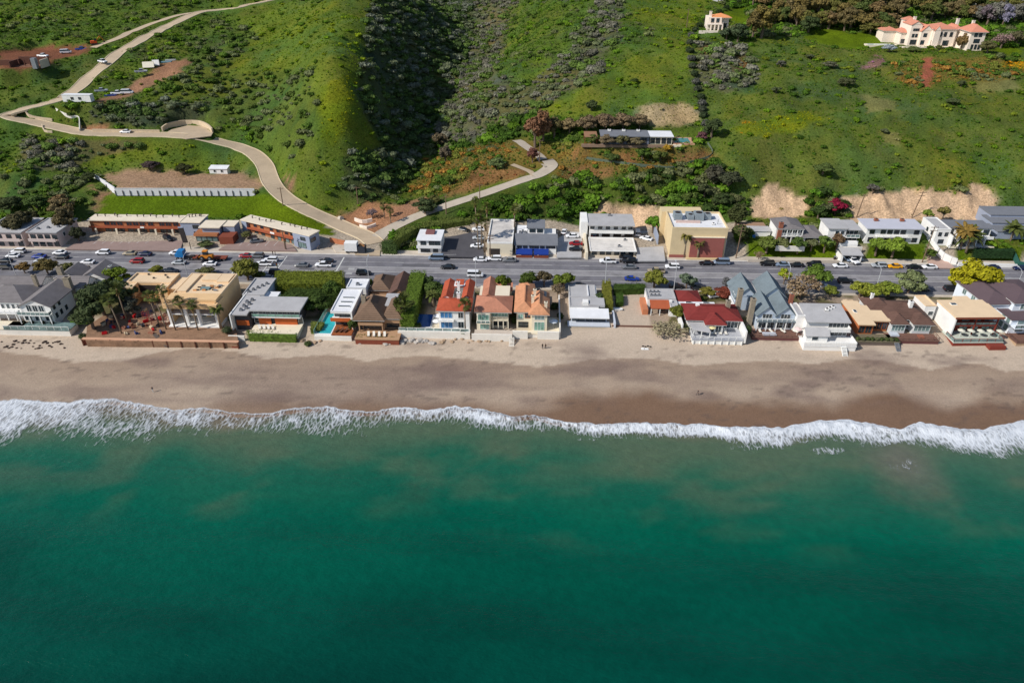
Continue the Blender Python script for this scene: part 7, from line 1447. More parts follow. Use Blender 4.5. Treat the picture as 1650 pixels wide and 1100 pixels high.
def cabin(pts_low, pts_high, w0, w1):
    """greenhouse: glass sides between two outlines (x, z) and a painted roof panel"""
    (a0,za),(a1,zb) = pts_low; (b0,zc),(b1,zd) = pts_high
    g = MB().idx([(a0,-w0,za),(a1,-w0,zb),(a1,w0,zb),(a0,w0,za),(b0,-w1,zc),(b1,-w1,zd),(b1,w1,zd),(b0,w1,zc)], [(0,1,5,4),(1,2,6,5),(2,3,7,6),(3,0,4,7),(4,5,6,7)])
    r = MB().idx([(b0-.05,-w1-.03,zc+.004),(b1+.05,-w1-.03,zd+.004),(b1+.05,w1+.03,zd+.004),(b0-.05,w1+.03,zc+.004),(b0+.12,-w1+.12,zc+.07),(b1-.12,-w1+.12,zd+.07),(b1-.12,w1-.12,zd+.07),(b0+.12,w1-.12,zc+.07)], [(0,1,5,4),(1,2,6,5),(2,3,7,6),(3,0,4,7),(4,5,6,7),(3,2,1,0)])
    p = MB()       # pillars
    for s in (-1,1):
        for (xa,z_),(xb,zt) in (((a0,za),(b0,zc)),((a1,zb),(b1,zd)),(((a0*.5+a1*.5),(za+zb)/2),((b0*.5+b1*.5),(zc+zd)/2))): p.bar((xa,s*(w0+.01),z_),(xb,s*(w1+.01),zt),.09,.05)
    return g, r, p
SPEC = {  # length along x, front at +x
 'sedan': ([(-2.3,.74,.42,.82),(-2.2,.84,.28,.98),(-1.5,.9,.22,1.0),(-.9,.9,.2,.98),(.9,.9,.2,.95),(1.7,.88,.22,.86),(2.2,.82,.28,.74),(2.35,.7,.36,.62)], ((-1.75,.98),(1.05,.94)), ((-1.0,1.42),(.35,1.42)), .80,.62, 1.4,-1.4,.33),
 'suv':   ([(-2.3,.8,.5,1.05),(-2.25,.9,.36,1.12),(-1.4,.94,.3,1.14),(.9,.94,.3,1.12),(1.8,.92,.32,1.04),(2.25,.86,.38,.94),(2.35,.76,.44,.8)], ((-2.2,1.12),(1.1,1.1)), ((-2.0,1.7),(.45,1.7)), .86,.72, 1.42,-1.42,.38),
 'van':   ([(-2.6,.86,.5,1.2),(-2.55,.96,.36,1.25),(1.4,.97,.34,1.25),(2.2,.94,.36,1.1),(2.55,.86,.42,.92)], ((-2.5,1.24),(1.9,1.16)), ((-2.4,2.0),(1.0,2.0)), .92,.80, 1.7,-1.6,.37),
 'pickup':([(-2.75,.88,.5,1.08),(-2.7,.95,.4,1.1),(-.9,.96,.36,1.1),(.9,.96,.36,1.12),(2.2,.94,.38,1.05),(2.65,.88,.42,.95),(2.75,.78,.5,.84)], ((-.85,1.1),(1.35,1.1)), ((-.6,1.78),(.7,1.78)), .88,.74, 1.75,-1.75,.4),
}
CARP = {}
def car_proto(kind):
    if kind in CARP: return CARP[kind]
    st, lo, hi, w0, w1, xf, xr, wr = SPEC[kind]; ms = {}
    b = loft(st); me = b.mesh('body', car_paint); ms['body'] = me
    g, r, p = cabin(lo, hi, w0, w1); ms['windows'] = g.mesh('windows', car_glass); ms['roof'] = r.mesh('roof', car_paint)
    ms['tyre'] = MB().tube([(0,-.11,0),(0,.11,0)], wr, 12).mesh('tyre', tyre_m); ms['rim'] = MB().tube([(0,-.115,0),(0,.115,0)], wr*.58, 8).mesh('rim', rim_m)
    ms['hl'] = MB().box(-.06,.06,-.17,.17,-.07,.07).mesh('headlight', lamp_w); ms['tl'] = MB().box(-.05,.05,-.14,.14,-.09,.09).mesh('taillight', lamp_r); ms['bed'] = MB().box(-2.62,-.95,-.78,.78,1.085,1.125).mesh('load_bed', frame_d)
    ms['bump'] = MB().box(-.08,.08,-.8,.8,-.1,.1).mesh('bumper', frame_d); CARP[kind] = ms; return ms
COLORS = {'white':(232,232,234),'silver':(170,174,178),'grey':(112,114,118),'black':(22,22,26),'navy':(24,32,70),'blue':(30,60,150),'red':(150,24,30),'tan':(160,146,120),'yellow':(236,166,24),'bluegrey':(120,136,156),'dark':(40,40,46)}
def vehicle(px, py, kind, colour, face, where, z=5.045, tilt=0):
    """face: -1 drives towards the west, 1 east, or an angle in degrees"""
    rz = {-1: math.pi, 1: 0.0}.get(face, R(face) if abs(face) > 1 else 0); ms = car_proto(kind); st, lo, hi, w0, w1, xf, xr, wr = SPEC[kind]
    nm = {'sedan':'parked_car','suv':'parked_car','van':'van','pickup':'pickup_truck'}[kind]
    word = {'sedan':'saloon car','suv':'tall estate car','van':'van','pickup':'pickup truck'}[kind]; cw = {'bluegrey':'blue-grey','dark':'very dark'}.get(colour, colour)
    o = thing('car' if nm == 'parked_car' else nm, f'{cw} {word} {where}', 'car' if nm == 'parked_car' else kind, G(px, py+2.4, z), rz, 'vehicles on and beside the highway'); c = (*srgb(COLORS[colour]), 1)
    bo = link('body', ms['body'], o); bo.color = c
    rf = link('roof', ms['roof'], o); rf.color = c; wi = link('windows', ms['windows'], o)
    for x in (xf, xr):
        for y in (-(st[2][1]-.1), st[2][1]-.1): t = link('wheel', ms['tyre'], o, loc=(x,y,wr)); link('rim', ms['rim'], t)
    f, r = st[-1], st[0]
    for s in (-1, 1): link('headlight', ms['hl'], o, loc=(f[0]-.05, s*(f[1]-.2), (f[2]+f[3])/2+.06)); link('taillight', ms['tl'], o, loc=(r[0]+.02, s*(r[1]-.16), (r[2]+r[3])/2+.1))
    link('bumper', ms['bump'], o, loc=(f[0]-.02,0,f[2]+.08)); link('bumper', ms['bump'], o, loc=(r[0]+.02,0,r[2]+.08))
    if kind == 'pickup': link('load_bed', ms['bed'], o)
    return o
W_, E_ = -1, 1
CARS = [
 (31,405,'suv','white',W_,'parked before the apartments at the western edge'), (22,412,'sedan','white',W_,'in traffic before the western apartments'), (9,420,'sedan','black',W_,'in the middle lane at the western edge'), (13,431,'suv','dark',E_,'above the grey hip roof at the western edge'), (64,413,'sedan','blue',W_,'in traffic before the dark roadside tree'), (67,420,'sedan','silver',W_,'just below the blue saloon car'),
 (97,407,'sedan','white',W_,'parked at the western end of the motel forecourt'), (100,414,'sedan','dark',W_,'just below the white saloon by the motel forecourt'), (142,422,'sedan','white',W_,'in the lane behind the grey gabled house'), (171,433,'suv','navy',E_,'passing the dark trees beside the peach villa'), (167,407,'suv','white',W_,'parked alone before the long motel forecourt'), (210,408,'sedan','tan',W_,'parked before the long motel, just west of a navy saloon'), (234,409,'sedan','navy',W_,'parked before the long motel behind the tan saloon'), (222,421,'suv','red',W_,'in the lane below the long motel'), (285,408,'suv','white',W_,'following the blue truck tractor from ahead'), (276,436,'sedan','dark',E_,'behind the villa street wing'),
 (289,423,'sedan','silver',W_,'beside the blue truck tractor'), (339,425,'sedan','white',W_,'beside the flatbed trailer'), (397,412,'sedan','red',W_,'parked before the slanted motel wing'), (415,412,'suv','grey',W_,'parked behind the red saloon by the slanted motel wing'), (437,419,'suv','white',W_,'waiting at the crosswalk in the inner lane'), (426,425,'pickup','white',W_,'waiting at the crosswalk in the outer lane'), (446,439,'suv','black',E_,'at the seaward end of the crosswalk'), (487,427,'sedan','grey',W_,'just east of the crosswalk'), (526,420,'sedan','dark',W_,'behind the white pickup at the stop line'), (522,427,'pickup','white',W_,'just before the stop line'), (586,440,'suv','black',E_,'above the narrow flat-roofed house'),
 (703,416,'van','bluegrey',W_,'parked before the small white store'), (722,430,'sedan','black',W_,'alone in the lane below the small store'), (766,443,'van','white',E_,'behind the pink tile roofed house'), (774,418,'sedan','white',W_,'parked first in the row of three by the palms'), (797,417,'suv','white',W_,'parked second in the row of three by the palms'), (821,419,'sedan','grey',W_,'parked third in the row of three by the palms'),
 (979,421,'pickup','white',W_,'before the long white shops'), (1009,414,'sedan','black',W_,'parked close to the long white shops'), (1014,421,'suv','black',W_,'at the kerb below the long white shops'), (1014,430,'sedan','grey',W_,'in the lane below two black cars'), (1018,449,'sedan','blue',E_,'in the seaward lane above the sand lot'), (1057,437,'pickup','tan',W_,'in the middle of the highway before the tan building'), (1083,430,'suv','white',W_,'passing the tan building'), (1138,424,'sedan','black',W_,'parked before the red brick panel'), (1162,423,'van','bluegrey',W_,'parked before the red brick panel'),
 (1236,425,'suv','black',W_,'parked first in the row below the shrub bank'), (1260,426,'sedan','bluegrey',W_,'parked second in the row below the shrub bank'), (1283,427,'sedan','black',W_,'parked third in the row below the shrub bank'), (1311,426,'suv','black',W_,'parked fourth in the row below the shrub bank'), (1353,428,'sedan','white',W_,'at the kerb before the white carport'), (1361,453,'suv','black',E_,'in the seaward lane above the pale driveway'), (1322,460,'sedan','white',E_,'behind the small green tree by the bright white house'), (1415,428,'suv','silver',W_,'parked beside the yellow car'), (1441,429,'sedan','yellow',W_,'parked below the round trees'), (1471,430,'sedan','black',W_,'parked just east of the yellow car'), (1497,430,'sedan','white',W_,'parked at the foot of the pinkish ramp'), (1472,442,'suv','black',W_,'in the lane below the parked black saloon'), (1484,466,'sedan','dark',E_,'behind the brown hip roofed house'), (1532,466,'suv','dark',E_,'in the shade of the big yellow-green tree'), (1598,431,'sedan','navy',W_,'parked east of the big yellow-green tree'), (1644,432,'sedan','navy',W_,'parked at the eastern edge'),
 (933,460,'sedan','dark',E_,'at the seaward kerb behind the grey bungalow'), (1090,461,'sedan','black',E_,'in the shade behind the round clipped tree'), (1126,464,'sedan','dark',E_,'at the seaward kerb behind the red roofed house'),
]
for c in CARS: vehicle(*c)
for c in [(272,384,'suv','black',-35,'in the long motel forecourt',5.62),(414,388,'sedan','grey',20,'in the slanted wing forecourt',5.62),(747,370,'sedan','black',-20,'in the dark car park beside the hedge',5.92),(771,369,'sedan','white',W_,'first of the row below the tall palms',5.92),(772,383,'sedan','silver',W_,'second of the row below the tall palms',5.92),(769,396,'sedan','white',W_,'third of the row below the tall palms',5.92),
          (909,373,'sedan','white',80,'parked deep in the yard by the blue awnings',5.92),(922,380,'sedan','white',W_,'parked across the yard by the blue awnings',5.92),(928,392,'sedan','red',W_,'in the yard by the blue awnings',5.92),(928,401,'sedan','black',W_,'in front of the red saloon in the yard',5.92),(896,374,'sedan','dark',80,'in the shade behind the blue awning building',5.92),(958,378,'suv','black',80,'under the western end of the white apartments',6.05),(1002,378,'suv','black',80,'under the eastern end of the white apartments',6.05),(1027,376,'van','white',85,'at the top of the alley by the tan building',6.12),(1041,384,'sedan','white',150,'turning in the alley by the tan building',6.12),
          (1374,420,'suv','white',-70,'backing out of the white carport',5.3),(1382,415,'sedan','silver',-80,'inside the white carport',5.3),(1364,416,'sedan','bluegrey',-80,'inside the west bay of the white carport',5.3),(1151,476,'sedan','white',20,'in the court of the red roofed house',4.95)]: vehicle(*c)
def hill_car(px, py, kind, col, face, where): p = HP(px, py); vehicle(px, py, kind, col, face, where, p.z+.1)
for c in [(164,146,'pickup','silver',20,'at the northern side of the hillside dirt yard'),(190,150,'pickup','white',10,'first of two on the hillside dirt yard'),(206,149,'van','white',10,'second of two on the hillside dirt yard'),(166,99,'pickup','white',-30,'beside the upper hill road'),(228,115,'pickup','silver',20,'near the white tents'),(132,79,'pickup','blue',15,'at the excavation'),(107,84,'van','white',20,'inside the excavation'),(203,212,'sedan','white',W_,'on the straight of the hill road'),(70,90,'pickup','white',-10,'deep inside the excavation')]: hill_car(*c)
# heavy machines
def wheels(o, spots, r, w=.3):
    me = MB().tube([(0,-w/2,0),(0,w/2,0)], r, 12).mesh('wheel', tyre_m); rm = MB().tube([(0,-w/2-.01,0),(0,w/2+.01,0)], r*.5, 8).mesh('rim', rim_m)
    for x, y in spots: t = link('wheel', me, o, loc=(x,y,r)); link('rim', rm, t)
blue_p = mat('tractor_blue', srgb((40,120,180)), .4, .06); cat_y = mat('machine_yellow', srgb((206,128,40)), .6, .12)
o = thing('truck_tractor', 'blue heavy truck tractor hauling a flatbed before the motel', 'truck', G(301,417,5.045), math.pi)
MB().box(-2.6,2.9,-.5,.5,.7,1.0).build('chassis', frame_d, o); MB().box(.4,2.2,-1.15,1.15,1.002,3.0).build('cab', blue_p, o); MB().box(2.202,3.3,-.95,.95,1.002,2.1).build('hood', blue_p, o); MB().box(1.5,2.22,-1.0,1.0,2.0,2.75).build('windows', car_glass, o); MB().box(.3,2.3,-1.1,1.1,3.002,3.3).build('roof_fairing', blue_p, o); MB().box(3.302,3.4,-.6,.6,1.1,1.9).build('grille', rim_m, o)
wheels(o, [(2.5,-1),(2.5,1),(-1.2,-1),(-1.2,1),(-2.3,-1),(-2.3,1)], .5); MB().tube([(.2,-.9,1),(.2,-.9,3.6)], .09, 6).build('exhaust_stack', rim_m, o)
o = thing('flatbed_trailer', 'long low flatbed trailer carrying an orange loader', 'trailer', G(340,418,5.045), math.pi)
MB().box(-5.6,5.6,-1.2,1.2,.8,1.05).build('deck', red_wood, o); MB().box(5.3,6.6,-.5,.5,1.052,1.4).build('gooseneck', frame_d, o); wheels(o, [(-4.9,-1),(-4.9,1),(-3.7,-1),(-3.7,1),(-2.5,-1),(-2.5,1)], .4)
o = thing('wheel_loader', 'orange wheel loader lashed on the flatbed trailer', 'loader', G(333,418,6.1)+Vector((0,.3,0)), math.pi)
MB().box(-2.2,1.0,-.8,.8,.6,1.7).build('body', cat_y, o); MB().box(-.6,.8,-.7,.7,1.702,2.9).build('cab', car_glass, o); MB().box(-.7,.9,-.8,.8,2.902,3.05).build('cab_roof', cat_y, o); wheels(o, [(-1.4,-.95),(-1.4,.95),(1.2,-.95),(1.2,.95)], .7, .45)
for s in (-.55,.55): MB().bar((.6,s,1.4),(2.6,s,.8),.2,.3).build('lift_arm', cat_y, o)
MB().idx([(2.5,-1.2,.25),(3.6,-1.2,.2),(2.6,-1.2,1.2),(2.5,1.2,.25),(3.6,1.2,.2),(2.6,1.2,1.2)], [(0,1,2),(5,4,3),(0,3,4,1),(0,2,5,3)]).build('bucket', frame_d, o)
o = thing('excavator', 'orange excavator at the end of the upper hill track', 'excavator', HP(153,73)+Vector((0,0,.1)), .6)
for s in (-1,1): MB().box(-1.6,1.6,s-.3,s+.3,0,.8).build('track', frame_d, o)
MB().box(-1.6,1.2,-1.1,1.1,.9,2.0).build('body', mat('excavator_orange', srgb((214,84,30)), .6, .1), o); MB().box(.1,1.3,-1.0,.1,2.002,3.0).build('cab', car_glass, o); MB().bar((1.0,.5,1.8),(3.2,.5,3.8),.35,.45).build('boom', cat_y, o); MB().bar((3.2,.5,3.8),(4.6,.5,1.6),.28,.35).build('stick', cat_y, o); MB().box(4.2,5.0,.1,.9,.9,1.6).build('bucket', frame_d, o)
# tents and stacks on the dirt yard
for k, (px, py, a, b, col, lab) in enumerate(((240,108,5,3.4,(236,228,206),'larger cream tent on the hillside dirt yard'),(252,105,3,2.6,(240,238,232),'smaller white tent on the hillside dirt yard'))):
    o = thing('tent', lab, 'tent', HP(px, py), .3); q = MB().idx([(-a/2,-b/2,0),(a/2,-b/2,0),(a/2,b/2,0),(-a/2,b/2,0),(-a/2,0,2.4),(a/2,0,2.4)], [(0,1,5,4),(2,3,4,5),(1,2,5),(3,0,4)]).build('canvas', mat('canvas_%d' % k, srgb(col), .9, .05), o); MB().bar((-a/2-.1,0,2.42),(a/2+.1,0,2.42),.1).build('ridge_pole', frame_d, o)
for k, (px, py, col, lab) in enumerate(((268,101,(150,190,200),'pale blue pipe stack on the hillside dirt yard'),(178,155,(60,80,150),'blue crate on the hillside dirt yard'),(275,98,(210,210,206),'white pipe stack on the hillside dirt yard'))):
    o = thing('material_stack', lab, 'stack', HP(px, py)+Vector((0,0,.05)), .35)
    for j in range(4): MB().box(-2.4+.1*j,2.2+.1*j,-.5+.26*j,-.27+.26*j,0,.55-.05*(j%2)).build('bundle', mat('stack_%d' % k, srgb(col), .7, .1), o)
# ================================================================== STREET FURNITURE
galv = mat('galvanised_steel', srgb((196,198,200)), .5, .06, metal=.2); wood_pole = mat('pole_wood', srgb((120,98,80)), .95, .15)
sl_pole = MB().tube([(0,0,0),(0,0,5),(0,0,8.2)], [.13,.1,.07], 7).mesh('pole', galv); sl_arm = MB().tube([(0,0,8.1),(0,.8,8.7),(0,2.3,8.9)], [.07,.06,.05], 6).mesh('arm', galv); sl_head = MB().box(-.16,.16,2.2,3.0,8.8,8.98).mesh('lamp_head', galv); sl_base = MB().box(-.25,.25,-.25,.25,-.3,.25).mesh('base', conc)
for px, lab in ((15,'at the western edge of the highway'),(301,'behind the peach villa'),(596,'above the brown shingle house'),(768,'between red and pink tile roofs'),(973,'beside the long clipped hedge'),(1082,'between terracotta roof and red roof'),(1257,'behind the blue-grey gables'),(1395,'above the flat peach house'),(1607,'east of the big yellow-green tree')):
    x = G(px, 458, 5.2).x; o = thing('street_lamp', 'white curved-arm street lamp ' + lab, 'street lamp', (x, 196.0, 5.15), 0, 'street lamps along the beach side of the highway')
    for n_, me in (('base',sl_base),('pole',sl_pole),('arm',sl_arm),('lamp_head',sl_head)): link(n_, me, o)
def utility_pole(p, h, lean, label, arms=2):
    o = thing('utility_pole', label, 'utility pole', p, 0, 'timber utility poles'); MB().tube([(0,0,-.8),(lean*.5,0,h*.5),(lean,0,h)], [.2,.17,.13], 7).build('pole', wood_pole, o)
    for k in range(arms): z = h-.5-k*1.1; a = MB().bar((lean*z/h-1.2,-.14,z),(lean*z/h+1.2,-.14,z),.13).build('crossarm', wood_pole, o); [MB().tube([(lean*z/h+x,-.14,z+.07),(lean*z/h+x,-.14,z+.3)], .06, 6).build('insulator', frame_d, a) for x in (-1,-.4,.4,1)]
    return o
for px, py, z, h_, ln, lab in ((1487,419,6.0,12,.4,'beside the pinkish ramp'),(1186,414,5.6,11,.3,'east of the tan building'),(1381,347,10.5,8,.8,'against the bare bluff above the balconied house'),(1470,347,10.5,9,1.4,'leaning against the bare bluff above the long apartments'),(790,418,5.4,9,0,'beside the plain white building'),(460,402,5.4,7,0,'before the slanted motel wing')):
    utility_pole(G(px, py, z), h_, ln, 'timber utility pole ' + lab, 1 if h_ < 9 else 2)
for px, py, h_, lab in ((456,331,7,'beside the lower hill road'),(577,331,7.5,'at the canyon mouth'),(719,345,7,'first along the grey driveway'),(773,321,6,'second along the grey driveway'),(869,262,9,'pale, at the top of the grey driveway'),(1106,45,9,'on the grassy crest below the hilltop villa')):
    utility_pole(HP(px, py), h_, .1, 'timber utility pole ' + lab, 1)
# traffic signals at the crosswalk
for px, py, lab in ((462,404,'inland'),(449,443,'seaward')):
    o = thing('traffic_light', f'dark traffic signal post at the {lab} end of the crosswalk', 'traffic light', G(px, py, 5.15)); MB().tube([(0,0,-.2),(0,0,4.2)], .09, 6).build('post', frame_d, o); hd = MB().box(-.2,.2,-.2,.2,3.2,4.2).build('signal_head', frame_d, o)
    for k, c in enumerate(((170,30,30),(180,130,30),(40,130,70))): MB().tube([(0,-.205,4.0-.3*k),(0,-.24,4.0-.3*k)], .11, 8).build('lens', mat('lens_%d' % k, srgb(c), .3, .05), hd)
for k, (px, py, lab) in enumerate(((500,402,'beside the slanted motel wing'),(880,412,'before the blue awnings'),(1000,428,'before the long white shops'),(1345,424,'before the white carport'))):
    o = thing('waste_bin', 'dark waste bin ' + lab, 'bin', G(px, py-6, 5.16)); MB().prism([(-.3,-.3),(.3,-.3),(.36,.36),(-.36,.36)], 0, 1.0).build('body', frame_d, o); MB().box(-.4,.4,-.36,.42,1.002,1.1).build('lid', metal_g, o)
# ================================================================== PEOPLE
skin_m = mat('skin', srgb((196,150,122)), .6, .05); hair_m = mat('hair', srgb((52,38,30)), .8, .1)
def person_mesh(pose, shirt, trousers, seed=0):
    """one continuous body grown over a joint skeleton"""
    if pose == 'walk': fl, fr = (.26,.10), (-.22,.12)
    else: fl, fr = (.04,.06), (-.02,.06)
    J = {'pel':(0,0,.95),'chest':(0,.0,1.28),'neck':(0,0,1.48),'head':(0,.01,1.6),'crown':(0,.0,1.72),
         'hl':(.1,0,.9),'kl':(.11,fl[0]*.5+.04,.5),'al':(.11,fl[0]-.03,.08),'tl':(.11,fl[0]+.14,.04),'hr':(-.1,0,.9),'kr':(-.11,fr[0]*.5+.04,.5),'ar':(-.11,fr[0]-.03,.08),'tr':(-.11,fr[0]+.14,.04),
         'sl':(.18,0,1.4),'el':(.25,-fl[0]*.4,1.14),'wl':(.24,-fl[0]*.7+.08,.9),'fl':(.24,-fl[0]*.7+.12,.8),'sr':(-.18,0,1.4),'er':(-.25,-fr[0]*.4,1.14),'wr':(-.24,-fr[0]*.7+.08,.9),'fr':(-.24,-fr[0]*.7+.12,.8)}
    rad = {'pel':.14,'chest':.15,'neck':.055,'head':.1,'crown':.075,'hl':.085,'kl':.06,'al':.042,'tl':.035,'hr':.085,'kr':.06,'ar':.042,'tr':.035,'sl':.06,'el':.043,'wl':.03,'fl':.03,'sr':.06,'er':.043,'wr':.03,'fr':.03}
    ed = [('pel','chest'),('chest','neck'),('neck','head'),('head','crown'),('pel','hl'),('hl','kl'),('kl','al'),('al','tl'),('pel','hr'),('hr','kr'),('kr','ar'),('ar','tr'),('chest','sl'),('sl','el'),('el','wl'),('wl','fl'),('chest','sr'),('sr','er'),('er','wr'),('wr','fr')]
    k = list(J); me = bpy.data.meshes.new('skeleton'); me.from_pydata([J[a] for a in k], [(k.index(a),k.index(b)) for a, b in ed], []); o = bpy.data.objects.new('skeleton', me); COL.objects.link(o)
    md = o.modifiers.new('skin', 'SKIN'); sv = me.skin_vertices[0].data
    for i, a in enumerate(k): sv[i].radius = (rad[a], rad[a]); sv[i].use_root = (a == 'pel')
    sd = o.modifiers.new('sub', 'SUBSURF'); sd.levels = 1; sd.render_levels = 1
    dg = bpy.context.evaluated_depsgraph_get(); out = bpy.data.meshes.new_from_object(o.evaluated_get(dg)); out.name = 'person'; bpy.data.objects.remove(o)
    for m in (skin_m, mat('cloth_%d_%d_%d' % shirt, srgb(shirt), .9, .05), mat('cloth_%d_%d_%d' % trousers, srgb(trousers), .9, .05), hair_m): out.materials.append(m)
    for p in out.polygons:
        c = p.center; arm = abs(c.x) > .205
        p.material_index = 3 if c.z > 1.66 or (c.z > 1.56 and c.y < -.03) else 0 if c.z > 1.44 or (arm and c.z < 1.16) else 1 if c.z > .96 else 2 if c.z > .1 else 3; p.use_smooth = True
    return out
for px, py, pose, rz, sh, tr, lab in ((247,632,'walk',1.2,(60,62,70),(222,222,220),'person in dark top and pale trousers walking on the sand near the foam'),(1124,637,'walk',1.9,(40,42,50),(60,60,66),'person in dark clothes walking alone on the wet sand'),(874,561,'walk',.4,(30,30,34),(44,44,52),'first of two people in dark clothes below the grey bungalow'),(879,561,'stand',-.6,(62,54,50),(30,32,40),'second of two people in dark clothes below the grey bungalow'),(440,411,'stand',2.6,(30,32,40),(40,42,60),'person in dark clothes waiting at the crosswalk kerb'),(444,411,'stand',2.2,(70,60,60),(30,30,36),'person in brown top waiting at the crosswalk kerb'),(514,403,'walk',1.5,(80,90,110),(40,44,52),'person in grey-blue top on the pavement beside the motel'),(1290,545,'stand',.3,(230,224,220),(120,120,124),'person in white top on the dark red deck edge')):
    z = 5.2 if py < 420 else float(beach_z(np.array(0.), np.array(G(px,py,1.5).y))); z = z if py != 545 else 2.9; o = link('person', person_mesh(pose, sh, tr), loc=G(px, py, z), rz=rz); q = G(px, py, z)
    if 500 < py: q.z = float(beach_z(np.array(q.x), np.array(q.y))); o.location = q
    tag(o, lab, 'person', 'people on beach and pavement')
def on_beach(px, py):
    z = 1.5
    for _ in range(6): g = G(px, py, z); z = float(beach_z(np.array(g.x), np.array(g.y)))
    return G(px, py, z)
tag(MB().box(-1.0,1.0,-.5,.5,.02,.05).box(-.8,-.3,-.3,.2,.052,.3).build('beach_towel', white), 'white beach towel with a bag on the open dry sand', 'towel').location = on_beach(1039,562)
for k in range(4):
    o = link('sandbag', SHRUBS[0], loc=on_beach(1036+k*4, 558+(k%2)), scale=(.3,.22,.2)); o.color = (*srgb((50,48,50)),1); o.name = 'beach_bag'; tag(o, ['first','second','third','fourth'][k]+' dark bag beside the white beach towel', 'bag', 'bags by the beach towel')
# ================================================================== SHORE ROCKS AND SEAWALLS
def rock_mesh(seed):
    rg = random.Random(seed); bm = bmesh.new(); bmesh.ops.create_icosphere(bm, subdivisions=2, radius=1)
    for v in bm.verts: v.co *= rg.uniform(.72,1.18); v.co.z *= .72
    me = bpy.data.meshes.new('boulder'); bm.to_mesh(me); bm.free(); me.materials.append(None); return me
RK = [rock_mesh(s) for s in range(5)]; rk_m = {'pale': mat('pale_boulder', srgb((176,168,160)), .95, .2, 1.2, 4), 'tan': mat('tan_boulder', srgb((160,136,112)), .95, .2, 1.2, 4), 'dark': mat('dark_boulder', srgb((70,56,50)), .95, .25, 1.2, 4)}
RKM = {}
for c, m in rk_m.items():
    for i, me in enumerate(RK): q = me.copy(); q.materials.clear(); q.materials.append(m); RKM[c,i] = q
rg = random.Random(12)
def ORD(k): return f"{k+1}{'th' if 10 < (k+1)%100 < 14 else {1:'st',2:'nd',3:'rd'}.get((k+1)%10,'th')}"
def boulders(n, x0, x1, y0, y1, col, s0, s1, label, group):
    for k in range(n):
        px = x0+(x1-x0)*(k+rg.uniform(.1,.9))/n; p = on_beach(px, rg.uniform(y0,y1)); s = rg.uniform(s0,s1); p.z += s*.1
        o = link('boulder', RKM[col, rg.randrange(5)], loc=p, rz=rg.uniform(0,6), scale=(s,s*rg.uniform(.7,1),s*rg.uniform(.6,.9))); tag(o, f'{ORD(k)} {label} counted from the west', 'boulder', group)
boulders(22, 578, 700, 548, 554, 'pale', .6, 1.15, 'pale boulder in the riprap below the brown shingle house', 'riprap boulders')
boulders(14, 705, 832, 546, 553, 'tan', .4, .85, 'tan boulder below the red and pink tile houses', 'tan boulders')
boulders(34, 2, 105, 548, 562, 'dark', .25, .6, 'dark rock on sand below the grey gabled house', 'dark shore rocks'); boulders(6, 478, 520, 546, 553, 'tan', .5, .9, 'tan boulder on sand below the lap pool', 'boulders by the lap pool')
# plank seawall of the building site
o = thing('plank_seawall', 'long red-brown plank seawall below the villa building site', 'seawall', on_beach(136,556))
a, b = on_beach(136,556), on_beach(386,560); L = b.x-a.x
for j in range(4):
    for k in range(5): MB().box(L*k/5+.04, L*(k+1)/5-.04, .04*j, .04*j+.25, -.6+j*.62, -.02+j*.62).build('plank', red_wood, o)
for k in range(12): MB().box(L*k/11-.16, L*k/11+.16, -.34, -.05, -1, 2.0).build('pile', mat('dark_pile', srgb((92,54,40)), .9, .2), o)
MB().box(-.1, L+.1, -.2, .8, 1.9, 2.1).build('cap_beam', mat('pale_cap', srgb((206,160,130)), .9, .1), o)
p = on_beach(250,551); tag(MB().bar((0,.6,2.2),(4.6,-2.4,.2),1.0,.12).build('gangway', mat('grey_timber', (0,0,0))), 'grey timber gangway leaning down from the plank seawall', 'gangway').location = p
# construction clutter on the site
site = mat('site_soil', srgb((146,114,90)), .95, .28, .5, 2.5, stain=.35, bump=.6); w = [G(138,549,4.0),G(384,552,4.0),G(380,528,4.2),G(262,518,4.2),G(190,490,4.4),G(140,525,4.2)]; tag(MB().prism([(p.x,p.y) for p in w], 1.5, 4.05).build('building_site', site), 'bare brown soil of the villa building site', 'ground', kind='structure')
sr = random.Random(8); cc = [((190,24,30),'red'),((70,80,120),'blue'),((60,58,62),'dark'),((200,180,150),'pale'),((150,100,80),'brown')]
for k in range(40):
    px, py = 165+97*(k//5+sr.uniform(.1,.9))/8, sr.uniform(498,540)
    if py < 500+.25*abs(px-220) - 4: py += 14
    col, nm = cc[k%5]; p = G(px, py, 4.06); o = thing('building_material', f'{ORD(k//5)} {nm} heap of building material from the west on the villa site', 'building material', p, sr.uniform(0,3), 'clutter on the villa building site'); a, b = sr.uniform(.5,1.6), sr.uniform(.4,.9)
    for j in range(3): MB().box(-a/2+.1*j,a/2+.12*j,-b/2+b*j/3,-b/2+b*(j+.9)/3,0,sr.uniform(.3,.9)).build('piece', mat('site_'+nm, srgb(col), .8, .2), o)
for k in range(7):      # scaffold frames
    p = G(236+k*7, 512+(k%3)*5, 4.06); o = thing('scaffold', ['first','second','third','fourth','fifth','sixth','seventh'][k]+' reddish scaffold frame from the west on the villa site', 'scaffold', p, .2*k, 'scaffolding on the villa site')
    for x in (-.8,.8):
        for y in (-.4,.4): MB().bar((x,y,0),(x,y,2.2),.08).build('standard', mat('scaffold_red', srgb((150,62,62)), .7, .1), o)
    for z in (.7,1.5,2.15): MB().bar((-.8,-.4,z),(.8,-.4,z),.07).build('ledger', mat('scaffold_red', (0,0,0)), o)
